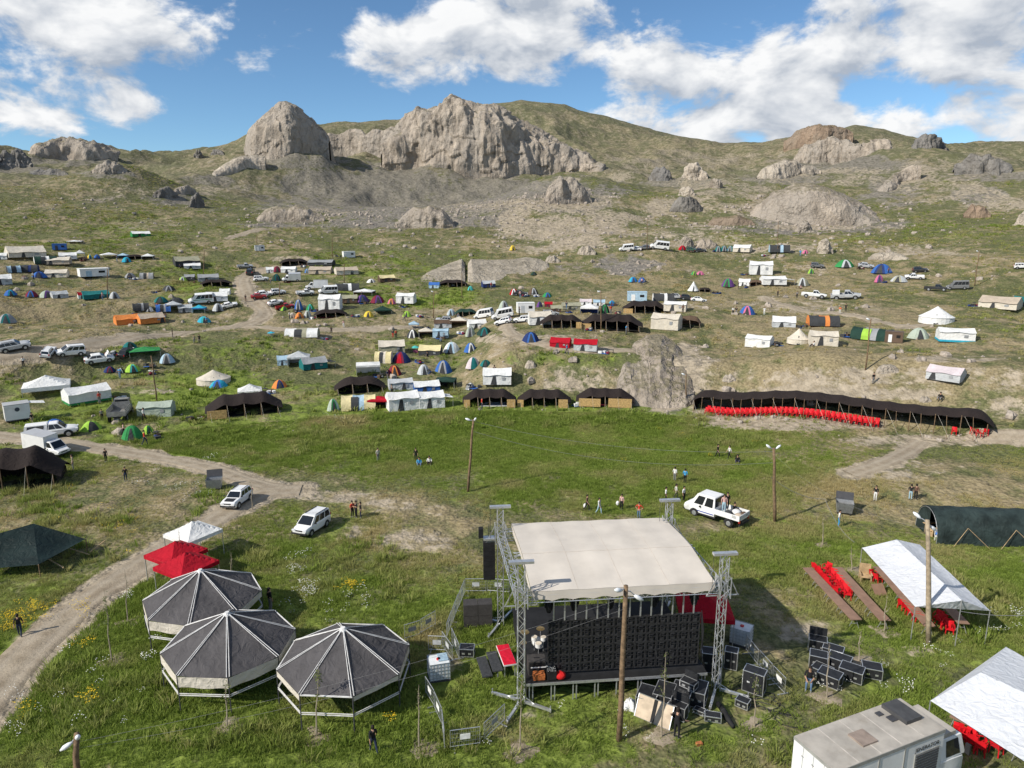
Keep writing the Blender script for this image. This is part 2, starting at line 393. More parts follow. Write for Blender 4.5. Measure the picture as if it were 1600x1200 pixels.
# what covers the ground where: photo pixel ellipses (cx, cy, rx, ry, strength)
COVER = {
 'lush': [(850,690,380,60,1),(380,690,160,45,.8),(250,620,280,40,.7),(480,1060,620,190,1),(520,870,160,90,.7),(1010,760,330,60,.8),(1500,940,260,120,.8),(1250,1150,360,90,.7),
          (640,560,110,40,.5),(560,650,200,30,.8),(300,460,70,20,.7),(620,400,160,12,.4),(100,690,120,60,.5),(330,540,160,22,.5),(900,560,120,18,.5),(780,650,320,30,.9),(1240,860,200,60,.7),(640,460,120,20,.6),(150,350,260,26,.3),(120,390,160,14,.3),(560,420,200,20,.35),(350,420,120,16,.35),(1250,375,200,12,.22),(1480,360,160,16,.22),(1000,650,240,20,.8)],
 'dry': [(660,840,130,60,.9),(620,790,90,26,.8),(140,800,170,60,.6),(1380,780,260,44,.8),(1330,560,330,90,.85),(120,480,170,45,.9),(60,430,120,24,.7),(1100,470,260,60,.8),(900,420,180,40,.7),
         (1250,960,110,60,.6),(1330,420,320,40,.6),(830,1140,80,22,.5),(1160,820,120,26,.5),(540,660,60,12,.6),(450,620,60,14,.5),(200,600,60,10,.9),(680,1010,50,60,.4),(1480,870,110,26,.5),(1180,1090,60,30,.6),
         (1100,240,200,26,.8),(1350,250,220,30,.5),(120,300,150,40,.4),(700,340,400,40,.35),(1450,640,200,40,.8)],
 'dirt': [(1330,275,90,14,.6),(1500,250,100,14,.55),(1220,245,80,12,.5),(1050,250,120,14,.6),(980,270,70,12,.55),(1560,320,60,14,.5),(350,300,70,14,.45),(650,845,60,20,.55),(700,800,50,12,.45),(1260,990,50,20,.6),(1200,1020,30,16,.6),(700,1040,30,20,.45),(840,1112,50,12,.5),(1220,1112,60,16,.55),(1110,825,60,8,.5),(1300,1085,60,12,.45),(900,1100,60,10,.45),(610,790,60,10,.45),(540,830,40,10,.4),(1420,1020,40,12,.5),(1170,880,40,14,.4),(760,790,60,8,.35),(880,345,110,45,.85),(1000,375,130,26,.6),(1160,300,110,40,.55),(1460,290,90,36,.65),(1080,335,100,30,.6),(770,335,110,22,.6),(450,335,110,12,.5),(1300,395,260,14,.45),(930,400,80,20,.5),(1330,590,240,14,.5),(60,330,60,10,.35),(260,350,90,8,.35),(1560,590,60,30,.5),(640,385,70,8,.4),(1230,420,60,10,.4),(1060,480,50,10,.4),(1240,662,170,12,1),(1450,688,130,10,.9),(1280,615,220,13,.8),(1040,600,80,48,.7),(1130,640,60,24,.8),(900,590,90,24,.5),(1060,560,60,30,.6),(1560,640,60,22,.8),(1400,735,90,14,.4),
          (500,775,70,12,.7),(830,530,120,8,.7),(455,405,40,6,.7),(1300,1000,60,22,.3),(1250,478,110,14,.5),(1100,425,60,10,.3),(1490,420,60,8,.4),(590,512,90,4,.6),(270,520,60,4,.4),(1400,1010,40,10,.3),
          (220,612,50,5,.6),(700,445,20,4,.4),(1140,330,90,30,.4),(870,320,70,60,.5),(1000,330,60,16,.4),(850,380,90,20,.5),(1440,290,70,30,.6),(1430,205,1,1,0),(1080,245,100,16,.5),(180,300,70,22,.45),(1290,355,90,6,.7),(20,420,30,6,.3),(1500,560,90,6,.7),(1560,520,40,10,.4)],
 'scree': [(1270,352,130,14,.8),(1320,255,110,16,.8),(1230,280,80,10,.8),(1085,284,50,8,.8),(1033,284,40,8,.8),(1535,275,70,10,.8),(170,273,50,7,.8),(1400,300,50,30,.8),(888,320,70,18,.9),(25,263,50,8,.8),(110,250,90,8,.8),(270,312,60,10,.7),(450,252,90,12,.9),(770,297,210,18,1),(330,282,40,8,.8),(455,348,70,8,.7),(1340,268,100,12,.5),(640,305,210,48,1),(500,290,70,26,.9),(800,310,120,22,.9),(430,300,90,12,.5),(970,412,50,16,.9),(890,420,40,12,.5),(1400,285,60,26,.6),(1520,305,50,14,.8),(1170,345,60,14,.5),(320,330,60,8,.3),
           (740,345,80,12,1),(1080,290,40,10,.5),(1230,330,60,24,.4),(880,300,40,26,.8),(600,350,160,8,.6),(450,325,60,14,.6),(160,310,40,10,.4),(1040,590,60,60,.7)],
}
def cover(px, py, kind):
    o = np.zeros(px.shape)
    for cx, cy, rx, ry, s in COVER[kind]:
        idx = np.where((np.abs(px - cx) < rx * 1.7) & (np.abs(py - cy) < ry * 1.7))[0]
        if len(idx) == 0: continue
        r = np.hypot((px[idx] - cx) / rx, (py[idx] - cy) / ry)
        o[idx] = np.maximum(o[idx], s * (1 - sstep(.55, 1.5, r)))
    return o
def cover_at(x, y, z):
    """lush, dry, dirt, scree for world points (numpy arrays)"""
    px, py = project(x, y, z); n = fbm(x * .09, y * .09, 4); n2 = fbm(x * .4 + 5, y * .4, 3)
    front = (y > 5) & (np.hypot(x, y) < 740)
    px = np.where(front, px, -9e3)
    C = {}
    for k in COVER: C[k] = np.clip(cover(px, py, k) + (n * .55 + n2 * .35) * (cover(px, py, k) > .02), 0, 1)
    rd = road_dist(x, y)
    C['road'] = np.where(rd < 30, 1 - sstep(-.5, .9 , rd + .8 * n2), 0)
    return C
azd = np.concatenate([np.linspace(-180, -62, 26)[:-1], np.linspace(-62, -41, 50)[:-1], np.linspace(-41, 41, 860), np.linspace(41, 62, 50)[1:], np.linspace(62, 180, 26)[1:-1]])
rad = np.concatenate([np.geomspace(2, 22, 16)[:-1], np.geomspace(22, 820, 640), np.geomspace(820, 9000, 40)[1:]])
A, RR = np.meshgrid(np.radians(azd), rad); X = (RR * np.sin(A)).ravel(); Y = (RR * np.cos(A)).ravel(); Z = hfun(X, Y)
CV = cover_at(X, Y, Z)
na, nr = len(azd), len(rad)
jj, ii = np.meshgrid(np.arange(nr - 1), np.arange(na), indexing='ij'); i2 = (ii + 1) % na
F = np.stack([jj * na + ii, jj * na + i2, (jj + 1) * na + i2, (jj + 1) * na + ii], -1).reshape(-1, 4)[:, ::-1]
V = np.stack([X, Y, Z - .35 * CV['road'] * 0], -1)
V = np.vstack([V, [[0, 0, hz(0, .1)]]]); c0 = len(V) - 1
me = fast_mesh('ground', V, F)
me.shade_smooth()
for k in ('lush', 'dry', 'dirt', 'scree', 'road'):
    at_ = me.attributes.new(k, 'FLOAT', 'POINT'); at_.data.foreach_set('value', np.append(CV[k], 0).astype(np.float32))

def ground_mat():
    m = bpy.data.materials.new('grassland'); m.use_nodes = True; g = NG(m.node_tree); b = m.node_tree.nodes['Principled BSDF']
    P = g.new('ShaderNodeNewGeometry').outputs['Position']
    def attr(n): x = g.new('ShaderNodeAttribute'); x.attribute_name = n; return x.outputs['Fac']
    nf = g.noise(P, 3.0, 3, .65); nm = g.noise(P, .33, 4, .64); nl = g.noise(P, .045, 3, .6)
    nt = g.noise(P, .9, 4, .7)
    green = g.mix(g.ss(nf, .35, .7), (.078, .088, .036, 1), (.165, .168, .075, 1))
    ochre = g.mix(g.ss(nf, .3, .7), (.18, .145, .082, 1), (.34, .275, .165, 1))
    lush = g.mix(g.ss(nt, .3, .7), (.092, .128, .022, 1), (.20, .25, .052, 1))
    dirt = g.mix(g.ss(nt, .3, .7), (.24, .20, .145, 1), (.42, .355, .265, 1))
    scree = g.mix(g.ss(nt, .3, .7), (.14, .126, .108, 1), (.255, .232, .20, 1))
    # open hillside: green and straw in patches
    mott = g.m('ADD', g.m('MULTIPLY', nm, .6), g.m('MULTIPLY', nl, .5))
    c = g.mix(g.ss(mott, .50, .67), green, ochre)
    bare = g.ss(g.m('ADD', g.m('MULTIPLY', nm, .45), g.m('ADD', g.m('MULTIPLY', nt, .35), g.m('MULTIPLY', nl, .25))), .565, .68)
    c = g.mix(g.m('MULTIPLY', bare, .85), c, dirt)
    c = g.mix(g.ss(g.m('ADD', attr('lush'), g.m('MULTIPLY', g.m('SUBTRACT', nt, .5), 1.2)), .3, .8), c, lush)
    c = g.mix(g.m('MULTIPLY', g.ss(g.m('ADD', attr('dry'), g.m('MULTIPLY', g.m('SUBTRACT', nm, .5), 2.2)), .35, 1.0), .85), c, ochre)
    c = g.mix(g.ss(g.m('ADD', attr('scree'), g.m('MULTIPLY', g.m('SUBTRACT', nm, .5), 1.6)), .3, .75), c, scree)
    c = g.mix(g.ss(g.m('ADD', attr('dirt'), g.m('MULTIPLY', g.m('SUBTRACT', nt, .5), 1.6)), .4, .8), c, dirt)
    c = g.mix(g.ss(g.m('ADD', attr('road'), g.m('MULTIPLY', g.m('SUBTRACT', nt, .5), .8)), .35, .75), c, dirt)
    cd0 = g.new('ShaderNodeVectorMath', operation='LENGTH'); g.l.new(P, cd0.inputs[0])      # sparser dusty turf, with distance haze painted into the same colour fade
    c = g.mix(g.m('MULTIPLY', g.ss(cd0.outputs['Value'], 210, 420), .42), c, g.mix(g.ss(nm, .35, .65), (.115, .105, .07, 1), (.24, .215, .16, 1)))
    # dark low shrubs and stones far off, too small to be told apart
    v = g.new('ShaderNodeTexVoronoi'); v.inputs['Scale'].default_value = .55; g.l.new(P, v.inputs['Vector'])
    sp = g.m('MULTIPLY', g.ss(v.outputs['Distance'], .38, .2), g.ss(nm, .40, .56))
    cd = g.new('ShaderNodeVectorMath', operation='LENGTH'); g.l.new(P, cd.inputs[0])
    sp = g.m('MULTIPLY', sp, g.ss(cd.outputs['Value'], 150, 260))
    c = g.mix(g.m('MULTIPLY', sp, .75), c, (.05, .055, .022, 1))
    g.l.new(c, b.inputs['Base Color']); b.inputs['Roughness'].default_value = .95; b.inputs['Specular IOR Level'].default_value = .1
    bp = g.new('ShaderNodeBump'); bp.inputs['Strength'].default_value = .6; bp.inputs['Distance'].default_value = .18
    g.l.new(g.m('ADD', g.m('MULTIPLY', nf, .6), nt), bp.inputs['Height'])
    bp2 = g.new('ShaderNodeBump'); bp2.inputs['Strength'].default_value = .7; bp2.inputs['Distance'].default_value = 1.6
    g.l.new(nm, bp2.inputs['Height']); g.l.new(bp.outputs[0], bp2.inputs['Normal']); g.l.new(bp2.outputs[0], b.inputs['Normal'])
    return m
ground = struct(mesh_obj('ground', me, ground_mat()))

# dirt tracks: worn sheets lying a little above the ground, with wheel ruts and ragged edges
def dirt_mat():
    m = bpy.data.materials.new('packed_earth'); m.use_nodes = True; g = NG(m.node_tree); b = m.node_tree.nodes['Principled BSDF']
    P = g.new('ShaderNodeNewGeometry').outputs['Position']
    n = g.noise(P, .9, 6, .7); n2 = g.noise(P, 6, 4, .6)
    at2 = g.new('ShaderNodeAttribute'); at2.attribute_name = 'rut'
    c = g.mix(g.ss(n, .3, .7), (.235, .19, .135, 1), (.38, .32, .24, 1))
    c = g.mix(g.m('MULTIPLY', at2.outputs['Fac'], .55), c, (.40, .345, .27, 1))
    c = g.mix(g.m('MULTIPLY', g.ss(n2, .55, .75), .4), c, (.15, .125, .09, 1))
    g.l.new(c, b.inputs['Base Color']); b.inputs['Roughness'].default_value = .95; b.inputs['Specular IOR Level'].default_value = .1
    bp = g.new('ShaderNodeBump'); bp.inputs['Strength'].default_value = .6; bp.inputs['Distance'].default_value = .08
    g.l.new(g.m('ADD', n2, n), bp.inputs['Height']); g.l.new(bp.outputs[0], b.inputs['Normal']); return m
DM = dirt_mat()
for k, (Q, wd) in ROADW.items():
    T = np.gradient(Q, axis=0); T /= np.linalg.norm(T, axis=1)[:, None] + 1e-9; Nn = np.stack([-T[:, 1], T[:, 0]], 1)
    W = 13; us = np.linspace(-1, 1, W); n = len(Q)
    ed = 1 + .22 * vnoise(np.arange(n) * .31, np.zeros(n) + hash(k) % 97); ed2 = 1 + .22 * vnoise(np.arange(n) * .31, np.zeros(n) + 31.5)
    half = np.where(us[None, :] < 0, ed[:, None], ed2[:, None]) * wd / 2 * .86
    xx = Q[:, 0:1] + Nn[:, 0:1] * us * half; yy = Q[:, 1:2] + Nn[:, 1:2] * us * half
    zz = hfun(xx.ravel(), yy.ravel()).reshape(xx.shape)
    rut = np.exp(-((np.abs(us) - .45) / .16) ** 2)[None, :] * np.ones((n, 1))
    lift = .09 - .12 * sstep(.75, 1.0, np.abs(us))[None, :] - .035 * rut
    VV = np.stack([xx, yy, zz + lift], -1).reshape(-1, 3)
    FF = [(j*W+i, j*W+i+1, (j+1)*W+i+1, (j+1)*W+i) for j in range(n-1) for i in range(W-1)]
    mm = fast_mesh(k, VV, np.array(FF)[:, ::-1]); mm.shade_smooth()
    ra = mm.attributes.new('rut', 'FLOAT', 'POINT'); ra.data.foreach_set('value', rut.astype(np.float32).ravel())
    struct(mesh_obj(k, mm, DM))

# ------------------------------------------------------------------ rocks
def rock_mat(name, c1, c2, veg=.5):
    m = bpy.data.materials.new(name); m.use_nodes = True; g = NG(m.node_tree); b = m.node_tree.nodes['Principled BSDF']
    geo = g.new('ShaderNodeNewGeometry'); P = geo.outputs['Position']
    st = g.vm('MULTIPLY', P, (1, 1, .45))
    n1 = g.noise(st, .22, 6, .65); n2 = g.noise(P, 1.1, 6, .65); n3 = g.noise(st, .07, 3, .5)
    c = g.mix(g.ss(n1, .3, .68), tuple(x * .5 for x in c1) + (1,), tuple(c1) + (1,))
    c = g.mix(g.ss(n3, .45, .62), c, tuple(c2) + (1,))
    c = g.mix(g.m('MULTIPLY', g.ss(n2, .55, .72), .5), c, tuple(x * .5 for x in c1) + (1,))
    v = g.new('ShaderNodeTexVoronoi', feature='DISTANCE_TO_EDGE'); v.inputs['Scale'].default_value = .22
    g.l.new(g.vm('ADD', g.vm('MULTIPLY', P, (1, 1, .45)), g.vm('SCALE', g.noise(P, .35, 4, .6, 0, 1), 5.0)), v.inputs['Vector'])
    crack = g.ss(v.outputs['Distance'], .0, .055, 1, 0)
    c = g.mix(g.m('MULTIPLY', crack, .24), c, tuple(x * .3 for x in c1) + (1,))
    sz = g.new('ShaderNodeSeparateXYZ'); g.l.new(geo.outputs['Normal'], sz.inputs[0])
    gr = g.m('MULTIPLY', g.ss(g.m('ADD', sz.outputs[2], g.m('MULTIPLY', g.m('SUBTRACT', n2, .5), .6)), .78, .95), veg)
    c = g.mix(gr, c, (.13, .12, .045, 1))
    g.l.new(c, b.inputs['Base Color']); b.inputs['Roughness'].default_value = .92; b.inputs['Specular IOR Level'].default_value = .15
    bp = g.new('ShaderNodeBump'); bp.inputs['Strength'].default_value = .9; bp.inputs['Distance'].default_value = .9
    g.l.new(g.m('SUBTRACT', g.m('ADD', n2, g.m('MULTIPLY', n1, 1.5)), g.m('MULTIPLY', crack, .2)), bp.inputs['Height']); g.l.new(bp.outputs[0], b.inputs['Normal'])
    return m
RK = rock_mat('limestone', (.47, .40, .325), (.36, .315, .265), .5)
RK_D = rock_mat('dark_rock', (.27, .25, .225), (.21, .20, .19), .3)
RK_W = rock_mat('pale_rock', (.56, .485, .395), (.47, .41, .335), .2)
RK_B = rock_mat('brown_rock', (.34, .25, .18), (.28, .22, .165), .5)
def ip(pts, n):
    p = np.array(pts, float); s = np.linspace(0, 1, len(p)); s = np.concatenate([[0], np.cumsum(np.hypot(*np.diff(p, axis=0).T))]); s /= s[-1]
    t = np.linspace(0, 1, n); return np.stack([np.interp(t, s, p[:, 0]), np.interp(t, s, p[:, 1])], 1)
def rock(name, label, crest, base, D, thick, m, amp=1.0, freq=.12, lean=.35, flute=0.0, nu=150, nv=110, group=None, seed=0, lying=False):
    """crag: crest and foot lines given in photo pixels at ground distance D; real depth `thick` behind its face"""
    C = ip(crest, nu + 1); Bq = ip(base, nu + 1)
    t = np.linspace(0, 1, nv + 1); u = np.linspace(0, 1, nu + 1)
    def lift(P, dd):
        d = np.stack([(P[:, 0] - 800) / FPX, CT - (P[:, 1] - 600) / FPX * ST, -ST - (P[:, 1] - 600) / FPX * CT], 1)
        k = dd / np.hypot(d[:, 0], d[:, 1]); return np.stack([d[:, 0] * k, d[:, 1] * k, CAM_Z + d[:, 2] * k], 1)
    env = np.sqrt(np.clip(1 - (2 * u - 1) ** 2, 0.0, 1)); th = thick * (.25 + .75 * env)
    bs = ip(base, 9); fd = np.array([math.hypot(*at(*q)[:2]) for q in bs]); md = np.median(fd)
    ck = .1 if md < 250 else .022; fd = np.clip(fd, md * (1 - ck), md * (1 + ck)); fd = np.convolve(np.pad(fd, 1, 'edge'), [.25, .5, .25], 'valid')
    front = np.interp(u, np.linspace(0, 1, 9), fd)
    dt = front + th * lean
    if lying:                                       # a slab lying back on the slope: its upper edge rests on the ground too
        cs = ip(crest, 13); cd = np.array([math.hypot(*at(*q)[:2]) for q in cs]); cd = np.clip(cd, np.median(cd) * .9, np.median(cd) * 1.1)
        dt = np.maximum(np.interp(u, np.linspace(0, 1, 13), np.convolve(np.pad(cd, 1, 'edge'), [.25, .5, .25], 'valid')), front + .5)
    foot = lift(Bq, front); top = lift(C, dt)
    foot[:, 2] -= .10 * thick + .6 + (6.0 if md > 300 else 0)
    hgt = np.maximum(top[:, 2] - foot[:, 2], .2)
    tf = .62
    VV = np.zeros((nv + 1, nu + 1, 3))
    rad_ = top[:, :2] / np.linalg.norm(top[:, :2], axis=1)[:, None]
    for j, q in enumerate(t):
        if q <= tf:
            s = q / tf; zz = np.sin(s * math.pi / 2) ** (.9 if lying else .72); hh = s ** (1.25 if lying else 2.6)
            VV[j, :, :2] = foot[:, :2] * (1 - hh) + top[:, :2] * hh; VV[j, :, 2] = foot[:, 2] + hgt * zz
        else:
            s = (q - tf) / (1 - tf)
            VV[j, :, :2] = top[:, :2] + rad_ * (th * (1.05 - lean) * s)[:, None]
            VV[j, :, 2] = top[:, 2] - hgt * (1.25 * s ** 1.8)
    x, y, z = VV[..., 0], VV[..., 1], VV[..., 2]
    du = np.gradient(VV, axis=1); dv = np.gradient(VV, axis=0); nrm = np.cross(du, dv); nrm /= np.linalg.norm(nrm, axis=2)[..., None] + 1e-9
    f = freq; o = seed * 13.7
    n = 1.15 * fbm3(x * f * .8 + o, y * f * .8, z * f * .8, 3) + .55 * (fbm3(x * f * 1.6 + o, y * f * 1.6, z * f * .6, 4, True) - .3) + .15 * fbm3(x * f * 5 + o, y * f * 5, z * f * 5, 3)
    n = n + .10 * np.sign(fbm3(x * f * 2.2 + o + 3, y * f * 2.2, z * f * 2.8, 2))
    if flute: n = n + flute * (fbm3(x * f * 2.6 + o, y * f * 2.6, z * f * .25, 4, True) - .3)
    fade = np.clip(t / .12, .25, 1)[:, None] * np.clip(env * 3 + .25, 0, 1)[None, :]
    att = 1 - .55 * np.exp(-((t - tf) / .07) ** 2)[:, None]
    VV = VV + nrm * (n * amp * fade * att)[..., None]
    w_ = nu + 1; jj, ii = np.meshgrid(np.arange(nv), np.arange(nu), indexing='ij')
    FF = np.stack([jj*w_+ii, jj*w_+ii+1, (jj+1)*w_+ii+1, (jj+1)*w_+ii], -1).reshape(-1, 4)
    mm = fast_mesh(name, VV.reshape(-1, 3), FF)
    o_ = mesh_obj(name, mm, m); tag(o_, label, 'rock', group); return o_
rock('rock_massif', 'huge pale limestone crag with fluted cliff rising behind the camp',
     [(597,236),(606,212),(619,197),(624,184),(646,173),(667,173),(694,164),(716,161),(759,163),(786,176),(825,195),(864,220),(912,243),(947,264)],
     [(597,243),(615,247),(632,251),(676,278),(707,287),(737,295),(764,291),(816,282),(851,267),(895,262),(947,268)], 425, 70, RK, 5.2, .05, .5, .45, 340, 240, seed=1)
rock('rock_saddle', 'row of rounded rocks on the saddle between the lone crag and the massif',
     [(505,222),(513,208),(530,211),(545,202),(565,203),(572,212),(582,203),(600,205),(612,198),(630,206)], [(505,229),(540,233),(570,238),(600,246),(630,252)], 440, 16, RK, 1.6, .12, .4, .3, 150, 90, seed=2)
rock('rock_tower', 'lone rounded crag standing left of the limestone massif',
     [(385,242),(386,222),(391,202),(402,190),(416,179),(432,169),(446,166),(460,170),(480,184),(495,197),(509,209),(515,222)],
     [(386,247),(405,250),(425,250),(460,243),(495,232),(514,226)], 415, 44, RK, 3.0, .06, .5, .3, 200, 150, seed=3)
rock('rock_slab', 'pale sloping slab at the foot of the lone crag', [(326,277),(335,266),(352,255),(378,244),(400,243),(415,247)], [(326,279),(350,275),(380,268),(400,258),(415,251)], 395, 16, RK_W, .9, .15, .7, .2, 100, 70, seed=4)
rock('rock_peak', 'brown rocky peak on the right skyline', [(1225,222),(1240,209),(1255,202),(1277,196),(1300,200),(1318,205),(1332,213)], [(1225,228),(1260,236),(1300,238),(1332,228)], 640, 50, RK_B, 3.0, .06, .5, .4, 130, 90, seed=5)
rock('rock_pinnacles', 'cluster of pale pinnacles below the brown peak on the right', [(1240,246),(1250,232),(1268,226),(1278,219),(1290,221),(1300,216),(1312,223),(1325,221),(1345,231),(1358,226),(1374,219),(1386,224),(1395,236)],
     [(1240,252),(1280,257),(1320,252),(1360,250),(1395,246)], 520, 28, RK, 2.6, .09, .4, .8, 190, 110, seed=6)
rock('rock_ledge', 'long pale ledge of broken rock below the pinnacles', [(1182,277),(1192,264),(1208,256),(1225,252),(1240,254),(1250,262),(1268,261),(1282,266)], [(1182,283),(1210,281),(1240,275),(1282,272)], 440, 18, RK_W, 1.7, .12, .5, .5, 150, 90, seed=7)
rock('rock_dome', 'broad grey whaleback dome of rock above the right side of the camp', [(1168,338),(1185,318),(1205,298),(1235,290),(1262,289),(1290,294),(1311,301),(1345,318),(1366,334),(1376,347)],
     [(1168,340),(1205,344),(1240,350),(1290,353),(1340,352),(1376,350)], 292, 44, RK, 1.5, .07, .62, .25, 200, 140, seed=8)
rock('rock_rib', 'narrow rib of jagged rock climbing the right hillside', [(1366,312),(1372,297),(1384,283),(1400,270),(1415,260),(1430,256),(1440,258)], [(1366,316),(1380,312),(1400,294),(1420,276),(1440,262)], 370, 10, RK, 1.3, .16, .5, .5, 120, 70, seed=9)
for i, (lab, x0, x1, y0, y1, D, m, am) in enumerate([
    ('chalk white twin boulder on the hillside right of the massif', 1065, 1106, 253, 281, 400, RK_W, 1.3),
    ('dark slate coloured crag beside the chalk white boulder', 1014, 1052, 261, 282, 400, RK_D, 1.3),
    ('small brown boulder under the chalk white boulder', 1059, 1086, 291, 306, 360, RK_W, .8),
    ('dark conical crag left of the whaleback dome', 1046, 1098, 304, 331, 320, RK_D, 1.1),
    ('grey split boulder right of the dark slate crag', 1108, 1130, 277, 294, 390, RK, .8),
    ('dark grey crags at the right edge of the hillside', 1490, 1580, 238, 273, 470, RK_D, 2.4),
    ('pale rock cut by the right edge of the picture', 1586, 1640, 325, 352, 290, RK_W, 1.0),
    ('brown mound of rock below the dark grey crags', 1505, 1548, 318, 340, 320, RK_B, .8),
    ('dark rounded crag at the far left edge of the hillside', -12, 52, 233, 262, 520, RK_D, 2.4),
    ('knobbly cluster of pale rocks left of the lone crag', 142, 199, 252, 271, 440, RK, 1.6),
    ('flat dark outcrop left of the knobbly rock cluster', 40, 106, 264, 273, 430, RK_D, .9),
    ('twin dark boulders on the left mound', 238, 280, 292, 309, 330, RK_D, .8),
    ('upright grey boulder beside the twin dark boulders', 296, 320, 300, 324, 322, RK_D, .8),
    ('pale scattered stones behind the upright grey boulder', 270, 308, 289, 303, 345, RK, .5),
    ('small rounded rock on the skyline left of the lone crag', 303, 318, 234, 246, 640, RK_D, .9),
    ('pale broad rocky hilltop on the left skyline', 38, 184, 216, 249, 600, RK, 3.0),
    ('small dark peak on the right skyline', 1424, 1480, 214, 231, 640, RK_D, 2.0),
    ('small flat rock on the skyline left of the lone crag', 329, 350, 233, 242, 640, RK_D, .9),
    ('round pinkish boulder above the grey scree patch', 901, 931, 382, 398, 222, RK_W, .4),
    ('low boulder left of the round pinkish boulder', 852, 876, 398, 410, 212, RK_W, .35),
    ('large beige boulder behind the row of parked vans', 1061, 1086, 369, 388, 224, RK_W, .5),
    ('wide low boulder right of the beige boulder', 1086, 1122, 372, 388, 226, RK, .4),
    ('tall boulder above the white hillside canopy', 1276, 1302, 372, 396, 222, RK_W, .5),
    ('flat pink slab on the slope right of the tall boulder', 1356, 1420, 393, 406, 215, RK_W, .35),
    ('rough outcrop at the foot of the whaleback dome', 1243, 1272, 346, 363, 262, RK, .6),
    ('rubble crag on the spur below the massif', 850, 925, 276, 318, 345, RK, 1.8),
    ('broken pale ledge under the scree hollow', 618, 712, 322, 356, 300, RK, 1.1),
    ('grey bouldery step on the left foot of the hollow', 402, 508, 320, 346, 318, RK, 1.1),
    ('stony knoll by the right track', 1105, 1180, 335, 352, 268, RK_B, .6),
    ('flat stone lying below the brown tents terrace', 820, 838, 563, 575, 104, RK_W, .12),
    ('small white boulder above the end of the long black tent', 1128, 1150, 584, 596, 100, RK_W, .15),
    ('pale flat rock beside the lone person on the right slope', 1368, 1406, 567, 583, 104, RK_W, .2),
    ('rounded pale stone left of the striped grey tent', 1436, 1456, 618, 628, 92, RK_W, .12)]):
    w_ = x1 - x0; k = [(0, .85), (.12, .35), (.3, .06), (.45, .12), (.6, 0.0), (.8, .3), (.93, .6), (1, .9)]
    rr = random.Random(i + 50)
    crest = [(x0 + a * w_, y0 + (y1 - y0) * min(1, max(0, b + rr.uniform(-.08, .12)))) for a, b in k]
    P = at((x0 + x1) / 2, y1); D = min(D * 1.0, math.hypot(P.x, P.y)) if D < 300 else math.hypot(P.x, P.y)
    rock('boulder' if w_ < 45 else 'rock_outcrop', lab, crest, [(x0, y1), (x0 + .5 * w_, y1 + 1), (x1, y1)], D, max(1.2, w_ * D / FPX * .6), m, am * D / 400 * 1.1 if D > 250 else am, .5 / max(1, w_ * D / FPX * .13), .5, .5, 64, 48, seed=i + 20)
rock('rock_slab_broad', 'broad pale tilted rock slab split by a dark crack above the camp', [(650,446),(656,436),(668,425),(700,412),(722,405),(726,412)], [(650,449),(690,448),(727,446)], 176, 8, RK_W, .22, .2, .75, .15, 110, 80, seed=61, lying=True)
rock('rock_slab_broad', 'right half of the broad tilted rock slab, beyond the dark crack', [(731,412),(736,404),(770,406),(800,405),(822,402),(840,404),(856,410),(862,420)], [(731,446),(770,444),(800,438),(835,428),(862,423)], 178, 8, RK_W, .25, .2, .75, .25, 130, 80, seed=62, lying=True)
rock('rock_bluff', 'bare grey rock face in the bank right of the black tents', [(962,622),(966,590),(976,560),(990,535),(1010,522),(1035,522),(1056,536),(1070,560),(1082,600),(1090,632)],
     [(962,628),(985,636),(1020,641),(1060,640),(1090,638)], 97, 6, RK, .7, .22, .9, .3, 150, 120, seed=63, lying=True)
# ------------------------------------------------------------------ colours of cloth
CC = dict(W=(.80,.80,.78), CR=(.66,.60,.50), BG=(.50,.42,.33), GY=(.33,.34,.35), SL=(.52,.54,.55), LB=(.40,.55,.66), BL=(.05,.15,.45), CY=(.04,.40,.56), TL=(.02,.17,.17),
          GR=(.04,.26,.08), LG=(.36,.60,.08), DG=(.022,.055,.042), OR=(.75,.26,.07), RD=(.44,.008,.022), YL=(.78,.56,.07), PK=(.62,.17,.30), MR=(.20,.025,.05), NV=(.025,.045,.15),
          BK=(.026,.019,.017), KH=(.36,.35,.25), SG=(.42,.48,.40), PU=(.14,.06,.22), DK=(.05,.052,.055), BR=(.12,.08,.055), LY=(.74,.64,.36), PW=(.66,.58,.60), AQ=(.08,.50,.45))
def K(c): return cloth('cloth_' + c, CC[c], trl=.12 if c not in ('BK', 'DK') else 0)
METAL = mat('galvanised', (.55, .56, .57), .45, .1, 8, metal=.7)
ALU = mat('aluminium', (.68, .69, .70), .38, .08, 6, metal=.75)
DARKM = mat('dark_steel', (.06, .06, .065), .5, .1)
WOODP = mat('pole_wood', (.20, .135, .08), .85, .25, 4, .5, 12)
WOODL = mat('pale_wood', (.48, .34, .19), .8, .18, 3, .3, 14)
REED = mat('reed_mat', (.50, .33, .14), .85, .2, 6, .4, 30)
ROPE = mat('rope', (.45, .42, .36), .9, .1)
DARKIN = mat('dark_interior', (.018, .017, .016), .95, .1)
def yaw_at(P, deg=0.0): return -math.atan2(P[0], P[1]) + R(deg)
def site(px, py, dpt=0.0, yaw=0.0):
    """ground point for a thing whose front foot shows at px,py and which is dpt deep"""
    P = at(px, py); r = Vector((P.x, P.y, 0)).normalized(); Q = P + r * (dpt / 2)
    return Vector((Q.x, Q.y, min(hz(Q.x, Q.y), P.z + .25 * dpt)))

